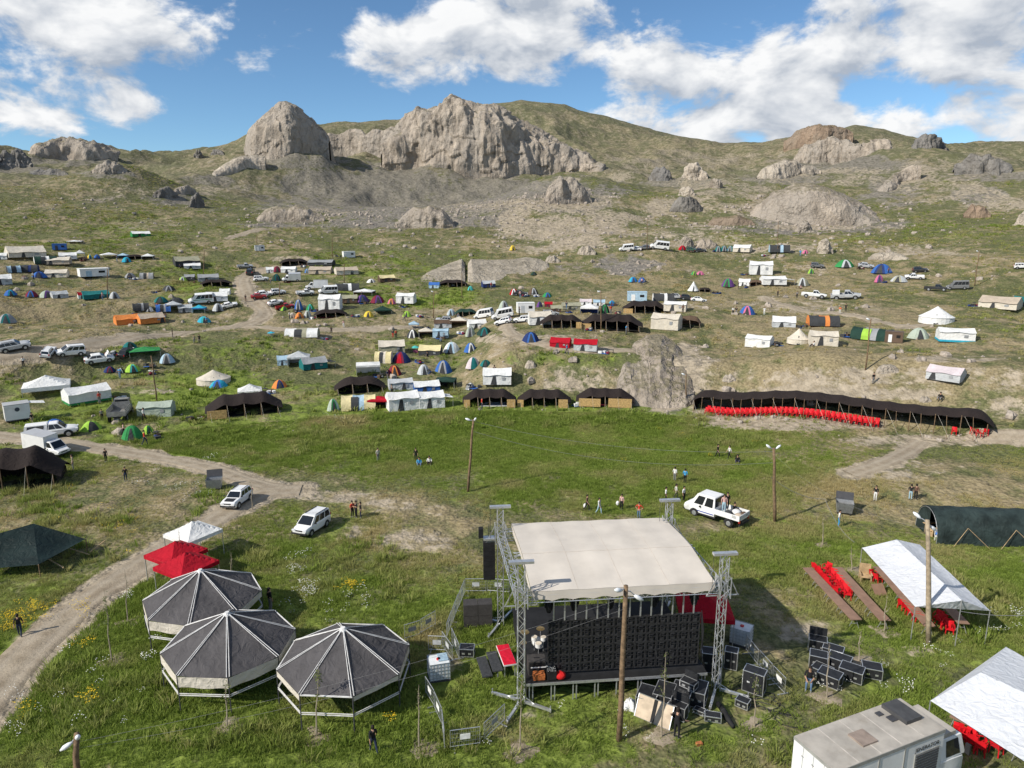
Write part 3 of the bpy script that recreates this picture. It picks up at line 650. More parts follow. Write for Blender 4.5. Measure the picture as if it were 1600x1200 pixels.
# ------------------------------------------------------------------ tents
def dome_tent(t, w, d, h, c1, c2=None, door='DK', n=6):
    c2 = c2 or c1
    def pt(a, v):
        k = 2 * math.pi / n; r = math.cos(k / 2) / math.cos((a % k) - k / 2); r = .55 + .45 * r if n > 4 else .3 + .7 * r * .9
        s = v ** .82; z = h * (1 - v ** 1.9)
        return (w / 2 * r * s * math.cos(a) * 1.08, d / 2 * r * s * math.sin(a) * 1.08, z)
    A_, B_ = MB(), MB()
    for i in range(n):
        a0 = 2 * math.pi * (i - .0) / n - math.pi / 2 - math.pi / n; a1 = a0 + 2 * math.pi / n
        (B_ if i == 0 else A_).grid(lambda u, v: pt(a0 + (a1 - a0) * u, 1 - v), 4, 6)
    A_.build('fly', K(c1), t, True); B_.build('panel', K(c2), t, True)
    D_ = MB()
    def dp(u, v):
        a = -math.pi / 2 + (u - .5) * .62 * (1 - .55 * v); x, y, z = pt(a, 1 - .62 * v); return (x * 1.02, y * 1.02 - .015, z * 1.01)
    D_.grid(dp, 4, 4); D_.build('door', K(door), t)
    Sx = MB()
    for i in range(0, n, 2):
        a0 = 2 * math.pi * i / n - math.pi / 2 - math.pi / n
        Sx.tube([Vector(pt(a0, v / 6)) * 1.01 for v in range(7)], .014, 4)
    Sx.build('tent_pole', K(c1), t)
def ridge_tent(t, w, d, h, c1, c2=None, door=True, hem=None, window=True, wallr=.55, along='x', open_end=False, awn=None):
    """wall tent: ridge along x, walls below, door in the front"""
    c2 = c2 or c1; hw = h * wallr; o = .06 * d
    if along == 'y': pass
    Rf = MB()
    def roof(u, v):
        x = (u - .5) * (w + .1); s = abs(2 * v - 1); y = (v - .5) * (d + 2 * o); z = h - (h - hw) * s - .06 * h * math.sin(math.pi * u) * (1 - s) - .035 * h * math.sin(3 * math.pi * u) * s
        return (x, y, z + .01)
    Rf.grid(roof, 10, 8); Rf.build('roof', K(c1), t)
    Wl = MB()
    for sy in (-1, 1):
        Wl.grid(lambda u, v: ((u - .5) * w, sy * d / 2 * (1.05 - .05 * v) + .02 * w * .2 * math.sin(u * 19 + sy), v * hw), 8, 3)
    for sx in (-1, 1):
        Wl.poly([(sx*w/2, -d/2*1.05, 0), (sx*w/2, d/2*1.05, 0), (sx*w/2, d/2, hw), (sx*w/2, 0, h), (sx*w/2, -d/2, hw)])
    Wl.build('wall', K(c2), t)
    if hem:
        H_ = MB(); H_.box((0, -d/2*1.06 - .01, hw*.1), (w*1.005, .03, hw*.2)); H_.box((-w/2-.02, 0, hw*.1), (.03, d*1.04, hw*.2)); H_.box((w/2+.02, 0, hw*.1), (.03, d*1.04, hw*.2)); H_.build('hem', K(hem), t)
    if door:
        dw = min(.22 * w, .9); x0 = -.12 * w if door is True else door * w
        MB().slab([(x0-dw/2, -d/2*1.06, .02), (x0+dw/2, -d/2*1.06, .02), (x0+dw*.32, -d/2*1.03, hw*.92), (x0-dw*.1, -d/2*1.03, hw*.92)], .02).build('door', K('DK'), t)
    if window:
        MB().box((w*.24, -d/2*1.04 - .01, hw*.62), (w*.11, .03, hw*.3)).build('window', K('GY'), t)
    if awn:
        MB().grid(lambda u, v: (w/2 + v*w*.35, (u-.5)*d, hw*1.02 - .1*v*h + .05*math.sin(u*6)), 4, 3).build('awning', K(awn), t)
        for q in (-.45, .45): MB().cyl((w/2 + w*.34, q*d, 0), (w/2 + w*.34, q*d, hw*.95), .025, n=5).build('pole', METAL, t)
def goat_tent(t, w, d, h, panels=(), npole=4, c='BK', wing=.35, floor=None):
    """black goat-hair tent: sagging roof on poles, open front, cloth back"""
    he = h * .66; hb = h * .42
    def z0(u, v):
        e = min(u, 1 - u) / .27; e = max(0, min(1, e)); end = .42 + .58 * math.sin(e * math.pi / 2)
        rz = he + (h - he) * math.sin(min(1, v / .5) * math.pi / 2) if v < .5 else hb + (h - hb) * math.cos((v - .5) / .5 * math.pi / 2)
        sc = abs(math.sin(math.pi * npole * u)); return rz * end - .085 * h * sc * (1 - .3 * v)
    Rf = MB(); Rf.grid(lambda u, v: ((u-.5)*w*1.06, -d/2 + v*d*1.04 - .03*w*math.sin(math.pi*u)*(1-v)*.3, z0(u, v)), 32, 10)
    Rf.build('roof', K(c), t, True)
    Bk = MB(); Bk.grid(lambda u, v: ((u-.5)*w*.96, d/2*.98, v*z0(u, .97)), 16, 2); Bk.build('back_wall', K(c), t)
    for s in (-1, 1):
        MB().grid(lambda u, v: (s*w*.47, -d*.35 + u*d*.85, v*z0(.03, u*.9)), 5, 2).build('side_wall', K(c), t)
    for k in range(npole + 1):
        u = .06 + .88 * k / npole; x = (u-.5)*w*1.04
        MB().cyl((x, -d/2 - .05, 0), (x, -d/2 - .02, z0(u, 0)+.05), .05, .04, 6).build('pole', WOODP, t)
    for k in range(0, npole + 1):
        u = .06 + .88 * k / npole; x = (u-.5)*w*1.04; MB().tube([(x, -d/2, z0(u, 0)), (x + .2, -d/2 - h*.75, 0.02)], .012, 4).build('guy_rope', ROPE, t)
    for (u0, u1, hh) in panels:
        MB().box(((u0+u1)/2*w - w/2, -d/2 - .12, hh*h/2), ((u1-u0)*w, .06, hh*h)).build('reed_panel', REED, t)
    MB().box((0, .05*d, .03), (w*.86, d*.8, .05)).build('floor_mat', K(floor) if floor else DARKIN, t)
def canopy(t, w, d, h, c, c2=None, vall=.12, legm=None, rise=.36, wall=None):
    c2 = c2 or c; he = h * (1 - rise); v_ = vall * h
    Rf = MB()
    def rf(u, v):                                     # concave pyramid: four panels in one sheet
        x = 2*u-1; y = 2*v-1; m_ = max(abs(x), abs(y)); k = 1 - m_
        return (x*w/2, y*d/2, he + (h-he)*(k**1.25) - .03*h*math.sin(math.pi*m_)*0)
    Rf.grid(rf, 12, 12); Rf.build('roof', K(c), t)
    Vl = MB(); q = 1.0
    for a, b in (((-1,-1),(1,-1)), ((1,-1),(1,1)), ((1,1),(-1,1)), ((-1,1),(-1,-1))):
        Vl.poly([(a[0]*w/2*q, a[1]*d/2*q, he-.003), (b[0]*w/2*q, b[1]*d/2*q, he-.003), (b[0]*w/2*q, b[1]*d/2*q, he-v_), (a[0]*w/2*q, a[1]*d/2*q, he-v_)])
    Vl.build('valance', K(c2), t)
    for sx in (-1, 1):
        for sy in (-1, 1): MB().box((sx*(w/2-.05), sy*(d/2-.05), he/2), (.05, .05, he)).build('leg', legm or METAL, t)
    if wall:
        MB().grid(lambda u, v: ((u-.5)*w*.97, d/2*.96, v*he), 4, 1).build('back_wall', K(wall), t)
        MB().grid(lambda u, v: (-w/2*.97, (u-.5)*d*.95, v*he), 4, 1).build('side_wall', K(wall), t)
def bell_tent(t, w, d, h, c, wallr=.32, door='DK', n=8):
    hw = h * wallr
    MB().grid(lambda u, v: (w/2*1.04*(1-v)*math.cos(2*math.pi*u), d/2*1.04*(1-v)*math.sin(2*math.pi*u), hw + (h-hw)*(v**1.15)), 24, 5, True).build('roof', K(c), t, False)
    MB().grid(lambda u, v: (w/2*(1.0 if v else 1.03)*math.cos(2*math.pi*u), d/2*(1.0 if v else 1.03)*math.sin(2*math.pi*u), v*hw), 24, 1, True).build('wall', K(c), t)
    MB().slab([(-w*.07, -d/2*1.06, .02), (w*.07, -d/2*1.06, .02), (w*.01, -d*.36, h*.58), (-w*.01, -d*.36, h*.58)], .03).build('door', K(door), t)
    MB().cyl((0, 0, 0), (0, 0, h*1.03), .04, n=6).build('pole', WOODP, t)
def tunnel_tent(t, w, d, h, c1, c2=None, door='DK'):
    """half-barrel along x"""
    c2 = c2 or c1; n = 3; ms = [c1, c2, c1]
    for k in range(n):
        MB().grid(lambda u, v: ((k+u)/n*w - w/2, -d/2*math.cos(math.pi*v), h*math.sin(math.pi*v)**.85*(1 - .06*math.sin(math.pi*u))), 4, 10).build('panel', K(ms[k]), t, True)
    for s in (-1, 1):
        MB().poly([(s*w/2, -d/2*math.cos(math.pi*v/8), h*math.sin(math.pi*v/8)**.85) for v in range(9)]).build('end_wall', K(c2), t)
    MB().grid(lambda u, v: ((u-.5)*w*.22 - w*.1, -d/2*math.cos(math.pi*v*.36)*1.02, h*1.02*math.sin(math.pi*v*.36)**.85+.01), 3, 4).build('door', K(door), t)
def parasol(t, w, d, h, c, c2=None):
    MB().grid(lambda u, v: (w/2*(1-v)*math.cos(2*math.pi*u), w/2*(1-v)*math.sin(2*math.pi*u), h*.72 + h*.28*v**.8), 10, 3, True).build('canopy', K(c), t)
    MB().cyl((0,0,0),(0,0,h), .03, n=6).build('pole', METAL, t)
    MB().box((0,0,h*.2), (w*.5, w*.4, h*.4)).build('table', K(c2 or 'BG'), t)
def cabin(t, w, d, h, c, c2=None, door='DK'):
    """boxy container, trailer or cabin"""
    m = mat('panel_' + c, CC[c], .5, .06, 1.2); 
    MB().box((0,0,h*.53), (w, d, h*.94)).build('body', m, t)
    MB().box((0,0,h*1.0+.03), (w*1.03, d*1.03, .07)).build('roof', m, t)
    MB().box((-w*.2, -d/2-.012, h*.42), (w*.2, .025, h*.7)).build('door', mat('panel_'+(c2 or 'SL'), CC[c2 or 'SL'], .5), t)
    MB().box((w*.25, -d/2-.012, h*.62), (w*.22, .025, h*.26)).build('window', DARKIN, t)
    for s in (-1,1): MB().box((s*w*.36, 0, h*.03), (w*.12, d*.9, h*.07)).build('skid', DARKM, t)
TENT = dict(dome=dome_tent, ridge=ridge_tent, goat=goat_tent, canopy=canopy, bell=bell_tent, tunnel=tunnel_tent, parasol=parasol, cabin=cabin)
NAMES = dict(dome='dome_tent', ridge='wall_tent', goat='black_tent', canopy='canopy', bell='bell_tent', tunnel='tunnel_tent', parasol='parasol', cabin='cabin')
YR = random.Random(77)
def put_tent(kind, px, py, wpx, hpx, cols, label, yaw=0, dk=None, **kw):
    P = at(px, py); s = mpp(P); w = wpx * s; h = max(.6, hpx * s * .95)
    dr = dk or dict(dome=.85, ridge=.62, goat=.5, canopy=.8, bell=.95, tunnel=.7, parasol=.9, cabin=.6)[kind]; d = min(w * dr, 5.5)
    Q = site(px, py, d)
    al = math.atan2(Q.z - P.z + 1e-3, d / 2)
    if yaw == 0 and kind in ('ridge', 'cabin', 'tunnel', 'canopy', 'dome'): yaw = YR.uniform(-17, 17)
    t = thing(NAMES[kind], Q - Vector((0, 0, .06)), yaw_at(Q, yaw), label, 'parasol' if kind == 'parasol' else 'cabin' if kind == 'cabin' else 'canopy' if kind == 'canopy' else 'tent')
    TENT[kind](t, w, d, h, *cols, **kw)
    return t

# ------------------------------------------------------------------ vehicles (front towards +x, ground at z 0)
GLASS = mat('car_glass', (.015, .018, .022), .08, .05, spec=.6)
RUB = mat('tyre_rubber', (.02, .02, .02), .85, .1)
RIM = mat('wheel_rim', (.42, .43, .44), .4, .1, metal=.6)
BLKP = mat('black_plastic', (.025, .025, .027), .6, .1)
LAMP = mat('lamp_glass', (.75, .76, .78), .15, .05, spec=.6)
REDL = mat('tail_lamp', (.45, .02, .02), .2, .05, spec=.6)
def paint(c): return mat('car_paint_' + c, dict(W=(.78,.78,.77), SL=(.42,.43,.44), DK=(.035,.037,.04), RD=(.35,.02,.025), GY=(.16,.165,.17), LB=(.30,.48,.58), GR=(.06,.12,.08))[c], .28, .03, 1.0, spec=.5, dirt=.25)
def loft(secs, m, name, t, smooth=True):
    """secs: (x, z0, z1, halfwidth)"""
    B = MB(); prof = []
    for x, z0, z1, hw in secs:
        r = min(.12, (z1-z0)*.3); hw2 = hw - r*.8
        prof.append([(x, -hw2, z0), (x, -hw, z0 + r), (x, -hw, z1 - r), (x, -hw2, z1), (x, hw2, z1), (x, hw, z1 - r), (x, hw, z0 + r), (x, hw2, z0)])
    k = len(prof[0]); vs = [p for pr in prof for p in pr]; fs = []
    for i in range(len(prof) - 1):
        for j in range(k): j2 = (j+1) % k; fs.append((i*k+j, (i+1)*k+j, (i+1)*k+j2, i*k+j2))
    fs += [tuple(range(k)), tuple((len(prof)-1)*k + j for j in range(k))[::-1]]
    B.add(vs, fs); o = B.build(name, m, t)
    if smooth: o.data.shade_smooth(); o.data.set_sharp_from_angle(angle=R(38))
    return o
def greenhouse(t, m, xb, xt, wb, wt, zb, zt, wins, name='cabin', front=True, rear=True):
    """tapered cabin; glass panes set a little proud of its faces"""
    (x0, x1), (X0, X1) = xb, xt; b, q = wb/2, wt/2
    bt = [(x0,-b,zb),(x1,-b,zb),(x1,b,zb),(x0,b,zb)]; tp = [(X0,-q,zt),(X1,-q,zt),(X1,q,zt),(X0,q,zt)]
    ins = .10; tr = [(X0+ins,-q+ins,zt+.045),(X1-ins,-q+ins,zt+.045),(X1-ins,q-ins,zt+.045),(X0+ins,q-ins,zt+.045)]
    o = MB().add(bt+tp+tr, [(0,1,5,4),(1,2,6,5),(2,3,7,6),(3,0,4,7),(4,5,9,8),(5,6,10,9),(6,7,11,10),(7,4,8,11),(8,9,10,11),(3,2,1,0)]).build(name, m, t)
    def pane(f, u0, u1, v0, v1, nm):
        A_, B_, C_, D_ = [Vector(p) for p in f]; n = (B_-A_).cross(D_-A_).normalized() * .014
        def pt(u, v): return (A_*(1-u) + B_*u)*(1-v) + (D_*(1-u) + C_*u)*v + n
        MB().slab([pt(u0,v0), pt(u1,v0), pt(u1,v1), pt(u0,v1)], .02).build(nm, GLASS, t)
    if front: pane([bt[1],bt[2],tp[2],tp[1]], .05, .95, .06, .93, 'windscreen')
    if rear: pane([bt[3],bt[0],tp[0],tp[3]], .08, .92, .15, .9, 'rear_window')
    for u0, u1 in wins:
        pane([bt[0],bt[1],tp[1],tp[0]], u0, u1, .1, .88, 'side_window'); pane([bt[2],bt[3],tp[3],tp[2]], 1-u1, 1-u0, .1, .88, 'side_window')
def wheels(t, xs, W, r=.34, wd=.22):
    for x in xs:
        for s in (-1, 1):
            y = s*(W/2 - wd/2 + .02)
            tw = MB().cyl((x, y-wd/2, r), (x, y+wd/2, r), r, n=18).build('wheel', RUB, t)
            MB().cyl((x, y+s*wd/2, r), (x, y+s*(wd/2+.012), r), r*.62, r*.5, 12).build('rim', RIM, tw)
            MB().grid(lambda u, v: (x + (r*1.0+.12*v)*math.cos(math.pi*u), s*(W/2+.006), r*.95 + (r*1.0+.12*v)*math.sin(math.pi*u)), 12, 1).build('wheel_arch', BLKP, t)
def car_bits(t, L, W, zf, zr, m):
    for s in (-1, 1):
        MB().box((L/2-.06, s*(W/2-.28), zf), (.16, .34, .15)).build('headlight', LAMP, t)
        MB().box((-L/2+.04, s*(W/2-.17), zr), (.12, .2, .3)).build('tail_light', REDL, t)
        MB().box((L*.19, s*(W/2+.09), zf+.42), (.12, .2, .13)).build('mirror', BLKP, t)
    MB().box((L/2+.0, 0, zf-.02), (.05, W*.42, .12)).build('grille', BLKP, t)
    MB().box((L/2-.03, 0, zf-.3), (.16, W*.9, .16)).build('bumper', BLKP, t)
    MB().box((L/2+.035, 0, zf-.2), (.02, .5, .11)).build('number_plate', mat('plate', (.75,.75,.73), .5), t)
    MB().box((-L/2+.03, 0, .42), (.14, W*.88, .16)).build('rear_bumper', BLKP, t)
def make_car(t, kind, c, L=None):
    m = paint(c)
    if kind == 'sedan':
        L = L or 4.5; W = 1.78
        loft([(-L/2,.38,.86,.74),(-L*.47,.24,.98,.86),(-L*.3,.2,1.0,.89),(L*.1,.2,.96,.89),(L*.3,.2,.9,.88),(L*.44,.22,.8,.82),(L/2,.32,.68,.68)], m, 'body', t)
        greenhouse(t, m, (-L*.40, L*.22), (-L*.24, L*.06), 1.58, 1.2, .93, 1.42, ((.10,.48),(.52,.86)))
        wheels(t, (-L*.3, L*.31), W, .32); car_bits(t, L, W, .68, .82, m)
    elif kind == 'suv':
        L = L or 4.4; W = 1.84
        loft([(-L/2,.42,.98,.78),(-L*.47,.3,1.08,.88),(-L*.2,.26,1.1,.92),(L*.15,.26,1.08,.92),(L*.34,.27,1.04,.91),(L*.46,.3,.96,.86),(L/2,.4,.8,.74)], m, 'body', t)
        greenhouse(t, m, (-L*.48, L*.20), (-L*.42, L*.05), 1.66, 1.3, 1.05, 1.60, ((.06,.30),(.34,.60),(.64,.88)))
        wheels(t, (-L*.3, L*.31), W, .36); car_bits(t, L, W, .82, 1.0, m)
        for s in (-1, 1):
            MB().bar((-L*.36, s*.56, 1.71), (L*.0, s*.56, 1.71), .05).build('roof_rail', BLKP, t)
            MB().box((0, s*(W/2+.004), .36), (L*.5, .03, .16)).build('sill', BLKP, t)
    elif kind == 'van':
        L = L or 4.6; W = 1.86
        loft([(-L/2,.38,1.02,.84),(-L*.48,.28,1.1,.90),(0,.25,1.1,.93),(L*.25,.25,1.06,.92),(L*.40,.28,.98,.86),(L/2,.38,.78,.72)], m, 'body', t)
        greenhouse(t, m, (-L*.495, L*.31), (-L*.47, L*.11), 1.72, 1.42, 1.05, 1.80, ((.05,.30),(.34,.60),(.64,.86)))
        wheels(t, (-L*.31, L*.31), W, .34); car_bits(t, L, W, .78, 1.15, m)
        for s in (-1, 1): MB().bar((-L*.42, s*.62, 1.88), (L*.04, s*.62, 1.88), .05).build('roof_rail', BLKP, t)
    elif kind == 'minibus':
        L = L or 5.8; W = 2.0
        loft([(-L/2,.4,1.2,.94),(-L*.49,.3,1.3,.99),(L*.2,.3,1.3,1.0),(L*.36,.3,1.2,.97),(L*.45,.32,1.05,.92),(L/2,.4,.85,.8)], m, 'body', t)
        greenhouse(t, m, (-L*.497, L*.37), (-L*.48, L*.2), 1.92, 1.7, 1.25, 2.35, ((.03,.2),(.22,.4),(.42,.6),(.62,.82)))
        wheels(t, (-L*.3, L*.33), W, .36); car_bits(t, L, W, .82, 1.3, m)
    elif kind == 'pickup':
        L = L or 5.3; W = 1.88
        loft([(-L*.04,.45,1.1,.92),(L*.1,.42,1.1,.93),(L*.3,.42,1.1,.93),(L*.44,.45,1.02,.88),(L/2,.52,.86,.76)], m, 'body', t)
        greenhouse(t, m, (-L*.06, L*.28), (-L*.03, L*.14), 1.72, 1.36, 1.07, 1.70, ((.06,.44),(.49,.86)))
        B = MB(); B.box((-L*.27, 0, .62), (L*.46, W*.94, .3))
        for s in (-1, 1): B.box((-L*.27, s*(W/2-.05), .9), (L*.46, .09, .42))
        B.box((-L/2+.05, 0, .9), (.09, W*.96, .42)); B.box((-L*.05, 0, .9), (.08, W*.96, .42)); B.build('load_bed', m, t)
        wheels(t, (-L*.3, L*.32), W, .39); car_bits(t, L, W, .88, .95, m)
    elif kind == 'hardtop':                       # pickup with a closed canopy over the bed
        L = L or 5.3; W = 1.88
        loft([(-L/2,.5,1.05,.86),(-L*.47,.42,1.1,.92),(0,.42,1.1,.93),(L*.3,.42,1.1,.93),(L*.44,.45,1.02,.88),(L/2,.52,.86,.76)], m, 'body', t)
        greenhouse(t, m, (-L*.06, L*.28), (-L*.03, L*.14), 1.72, 1.36, 1.07, 1.72, ((.06,.44),(.49,.86)), rear=False)
        greenhouse(t, m, (-L*.495, -L*.07), (-L*.47, -L*.05), 1.74, 1.42, 1.07, 1.74, ((.12,.85),), 'canopy', front=False)
        wheels(t, (-L*.3, L*.32), W, .39); car_bits(t, L, W, .88, 1.0, m)
    elif kind == 'boxtruck':
        L = L or 6.0; W = 2.1
        loft([(L*.14,.5,1.3,.96),(L*.28,.45,1.3,.98),(L*.4,.45,1.2,.95),(L/2,.55,1.0,.85)], m, 'body', t)
        greenhouse(t, m, (L*.15, L*.40), (L*.16, L*.27), 1.86, 1.6, 1.25, 2.05, ((.1,.75),), rear=False)
        MB().box((-L*.18, 0, 1.62), (L*.64, W, 2.1)).build('box', m, t)
        MB().box((-L*.18, 0, 2.69), (L*.645, W*1.01, .05)).build('roof', paint('SL'), t)
        MB().box((-L*.1, 0, .5), (L*.78, .9, .16)).build('chassis', DARKM, t)
        wheels(t, (-L*.3, L*.33), W, .4); car_bits(t, L, W, .85, .7, m)
def put_car(kind, px, py, Lpx, c, heading, label, L=None, group=None):
    """heading in degrees: 0 = nose to the right of the picture, 90 = away from the camera"""
    P = at(px, py); yw = yaw_at(P, heading); base = dict(sedan=4.5, suv=4.4, van=4.6, minibus=5.8, pickup=5.3, hardtop=5.3, boxtruck=6.0)[kind]
    W = 1.85; hd = R(heading); ext = abs(base*math.cos(hd)) + abs(W*math.sin(hd)); s = Lpx*mpp(P)/ext; s = max(.72, min(1.3, s))
    half = (abs(base*math.sin(hd)) + abs(W*math.cos(hd)))/2*s
    r = Vector((P.x, P.y, 0)).normalized(); Q = P + r*half; Q.z = (hz(Q.x, Q.y)+P.z)/2
    key = (kind, c)
    nm = dict(sedan='car', suv='car', van='van', minibus='minibus', pickup='pickup_truck', hardtop='pickup_truck', boxtruck='box_truck')[kind]
    cat = dict(sedan='car', suv='car', van='van', minibus='minibus', pickup='pickup', hardtop='pickup', boxtruck='truck')[kind]
    if key in CARS:
        root, ch = CARS[key]; t = copy_thing(root, ch, Q, yw, label, scale=s)
    else:
        t = thing(nm, Q, yw, label, cat, scale=s); make_car(t, kind, c); CARS[key] = (t, tree_of(t))
    # sit on the slope
    f = Vector((math.cos(yw), math.sin(yw), 0)); l_ = Vector((-f.y, f.x, 0)); e = 1.3*s
    px_ = (hz(*(Q+f*e)[:2]) - hz(*(Q-f*e)[:2]))/(2*e); py_ = (hz(*(Q+l_*e*.6)[:2]) - hz(*(Q-l_*e*.6)[:2]))/(1.2*e)
    t.rotation_euler = (max(-.2, min(.2, math.atan(py_))), max(-.25, min(.25, -math.atan(px_))), yw)
    t.location = (Q.x, Q.y, hz(Q.x, Q.y) + .03)
    return t
CARS = {}
# ------------------------------------------------------------------ the tents of the camp: kind, foot pixel, width and height in photo pixels, colours, label
T = put_tent
# upper left terraces
T('ridge',220,371,26,9,('W','GR'),'green tent with white roof standing alone on the upper left slope')
T('cabin',94,392,19,10,('BL','DK'),'blue box cabin above the row of white tents, upper left')
T('canopy',117,381,20,5,('W',),'low white awning highest up behind the upper left tents')
T('ridge',41,406,50,18,('CR','CR'),'large cream marquee with dark doorway at upper left',wallr=.45)
T('ridge',3,406,16,11,('W','W'),'white tent cut by the left edge beside the cream marquee')
T('ridge',107,407,24,11,('W','W'),'white wall tent right of the cream marquee')
T('canopy',126,404,13,13,('W',),'white peaked canopy touching the white wall tent, upper left')
T('tunnel',72,415,30,12,('DG','W'),'dark green and white tunnel tent below the cream marquee')
T('ridge',93,416,32,12,('CR','BG'),'beige wall tent in front of the dark green tunnel tent',door=-.3)
T('dome',141,405,9,7,('YL','CY'),'tiny yellow and cyan dome tent in the upper left row')
T('dome',152,405,9,6,('BL',),'tiny blue dome tent beside the tiny yellow one')
T('canopy',171,405,22,9,('W',),'white canopy in the middle of the upper left row')
T('canopy',193,405,15,9,('LB',),'pale blue canopy joined to the white canopy, upper left row',wall='NV')
T('dome',198,411,14,8,('CY',),'bright cyan dome tent in front of the upper left row')
T('canopy',232,407,17,10,('W',),'white canopy at the right end of the upper left row',wall='DK')
T('goat',211,406,22,8,(),'small black shelter between the canopies of the upper left row',npole=2)
T('ridge',292,418,36,16,('KH','DK'),'khaki and black tent beside the tall pole, upper left')
T('ridge',301,422,24,9,('W','SL'),'low white tent in front of the khaki and black tent')
T('tunnel',22,427,18,11,('LB','DK'),'pale blue and dark tunnel tent under the cream marquee terrace')
T('tunnel',46,427,26,11,('DK','NV'),'dark navy tunnel tent next to the pale blue one')
T('dome',62,435,21,10,('BL','NV'),'blue dome tent left of the beige ridge tent, second terrace')
T('ridge',90,434,30,13,('CR','CR'),'plain beige ridge tent left of the white box cabin')
T('cabin',147,436,40,13,('W','LB'),'white box cabin with small window on the left slope')
T('ridge',4,446,26,17,('W','SL'),'white tent at the left edge above the row of small domes')
T('dome',204,436,17,9,('GY','DK'),'grey dome tent right of the white box cabin')
T('tunnel',230,436,19,10,('GY','BG'),'grey tunnel tent beside the grey dome tent')
T('dome',286,440,12,7,('LG','SL'),'small lime dome tent left of the grey hut, left camp')
T('ridge',297,439,15,10,('GY','DK'),'small grey hut-shaped tent beside the small lime dome')
T('ridge',326,441,30,12,('GY','GY'),'grey wall tent above the dark awning, left camp')
T('goat',338,448,44,10,(),'low dark awning shelter in front of the grey wall tent',npole=3)
T('dome',264,456,20,9,('DK','GY'),'dark grey dome tent alone on the green patch')
T('dome',17,464,17,9,('BL','CY'),'blue dome tent at the left end of the small dome row')
T('dome',50,466,18,10,('MR','BL'),'maroon and blue dome tent in the small dome row')
T('dome',74,466,23,11,('SG','PU'),'pale green and purple dome tent in the small dome row')
T('ridge',93,466,22,12,('SL','SL'),'grey white wall tent at the end of the small dome row')
T('ridge',129,467,12,11,('RD','W'),'narrow red and white tent left of the teal tent')
T('ridge',150,468,36,13,('TL','TL'),'long teal tent beside the leaning pole',door=.15)
T('dome',179,467,15,11,('SL','GY'),'grey striped dome tent right of the teal tent')
T('ridge',352,461,15,10,('W','W'),'small white tent above the white ridge tent by the track')
T('ridge',340,475,31,15,('W','W'),'white ridge tent next to the white van, left camp')
T('dome',252,475,21,9,('TL','DG'),'dark green dome tent left of the white van')
T('dome',276,476,24,8,('DK',),'black dome tent just behind the grey canopy, left camp')
T('tunnel',221,489,23,12,('DK','GY'),'black arched tent open at the front, left camp')
T('dome',234,488,11,8,('W','SL'),'little white dome touching the black arched tent')
T('tunnel',256,490,21,12,('BL','GY'),'blue tunnel tent left of the grey canopy')
T('canopy',272,489,24,16,('SL','GY'),'grey canopy between blue and grey tents, left camp',wall='DK')
T('ridge',290,490,20,13,('SL','GY'),'grey wall tent right of the grey canopy')
T('canopy',312,490,20,13,('CY','BL'),'cyan and blue canopy in front of the white van',wall='LB')
T('dome',341,489,17,12,('SL','GY'),'grey dome tent beside the white car by the track bend')
T('dome',12,506,25,15,('GY','TL'),'grey dome tent alone at the left edge above the track')
T('ridge',199,507,34,16,('OR','OR'),'left half of the long orange tent, plain orange roof',door=.3)
T('ridge',236,507,36,16,('BG','OR'),'right half of the long orange tent, beige roof',door=.38)
T('dome',319,505,20,10,('CY','AQ'),'cyan dome tent on the verge of the track')
T('dome',203,548,22,11,('TL','DG'),'teal dome tent below the track, left side')
T('canopy',228,566,44,15,('GR','DG'),'green canopy strung beside the leaning pole')
T('dome',262,572,22,15,('LB','GY'),'grey blue dome tent right of the green canopy')
T('dome',172,584,17,9,('NV','MR'),'navy and maroon dome tent below the white sedan')
T('dome',188,584,13,8,('DK','W'),'tiny black and white dome between navy and lime tents')
T('dome',208,584,22,12,('LG','AQ'),'lime and aqua dome tent below the white sedan')
T('canopy',76,622,64,30,('W',),'sagging white tarpaulin shelter at left, beside the green-hemmed tent',rise=.5,vall=.22)
T('ridge',137,631,60,27,('W','W'),'white canvas tent with green hem at left',hem='GR',door=False,window=False,wallr=.66)
T('bell',335,605,50,23,('CR',),'cream bell tent with open flap behind the cyan dome',wallr=.4)
T('dome',342,607,28,12,('CY','BL'),'cyan dome tent leaning on the cream bell tent')
T('canopy',391,618,36,18,('W',),'white peaked canopy behind the left black tent',rise=.55)
T('ridge',246,652,49,25,('SG','SG'),'pale green canvas tent left of the black tent',door=False,wallr=.7)
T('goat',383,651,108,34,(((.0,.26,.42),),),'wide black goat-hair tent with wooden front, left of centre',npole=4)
T('dome',86,668,28,12,('BL',),'blue dome tent behind the white pickup')
T('dome',143,674,31,15,('LG','DK'),'lime dome tent with dark open side right of the pickup')
T('dome',208,688,31,22,('GR','GR'),'larger green dome tent in the tall grass')
T('dome',232,678,17,13,('LG','GR'),'small lime dome tent behind the larger green one')
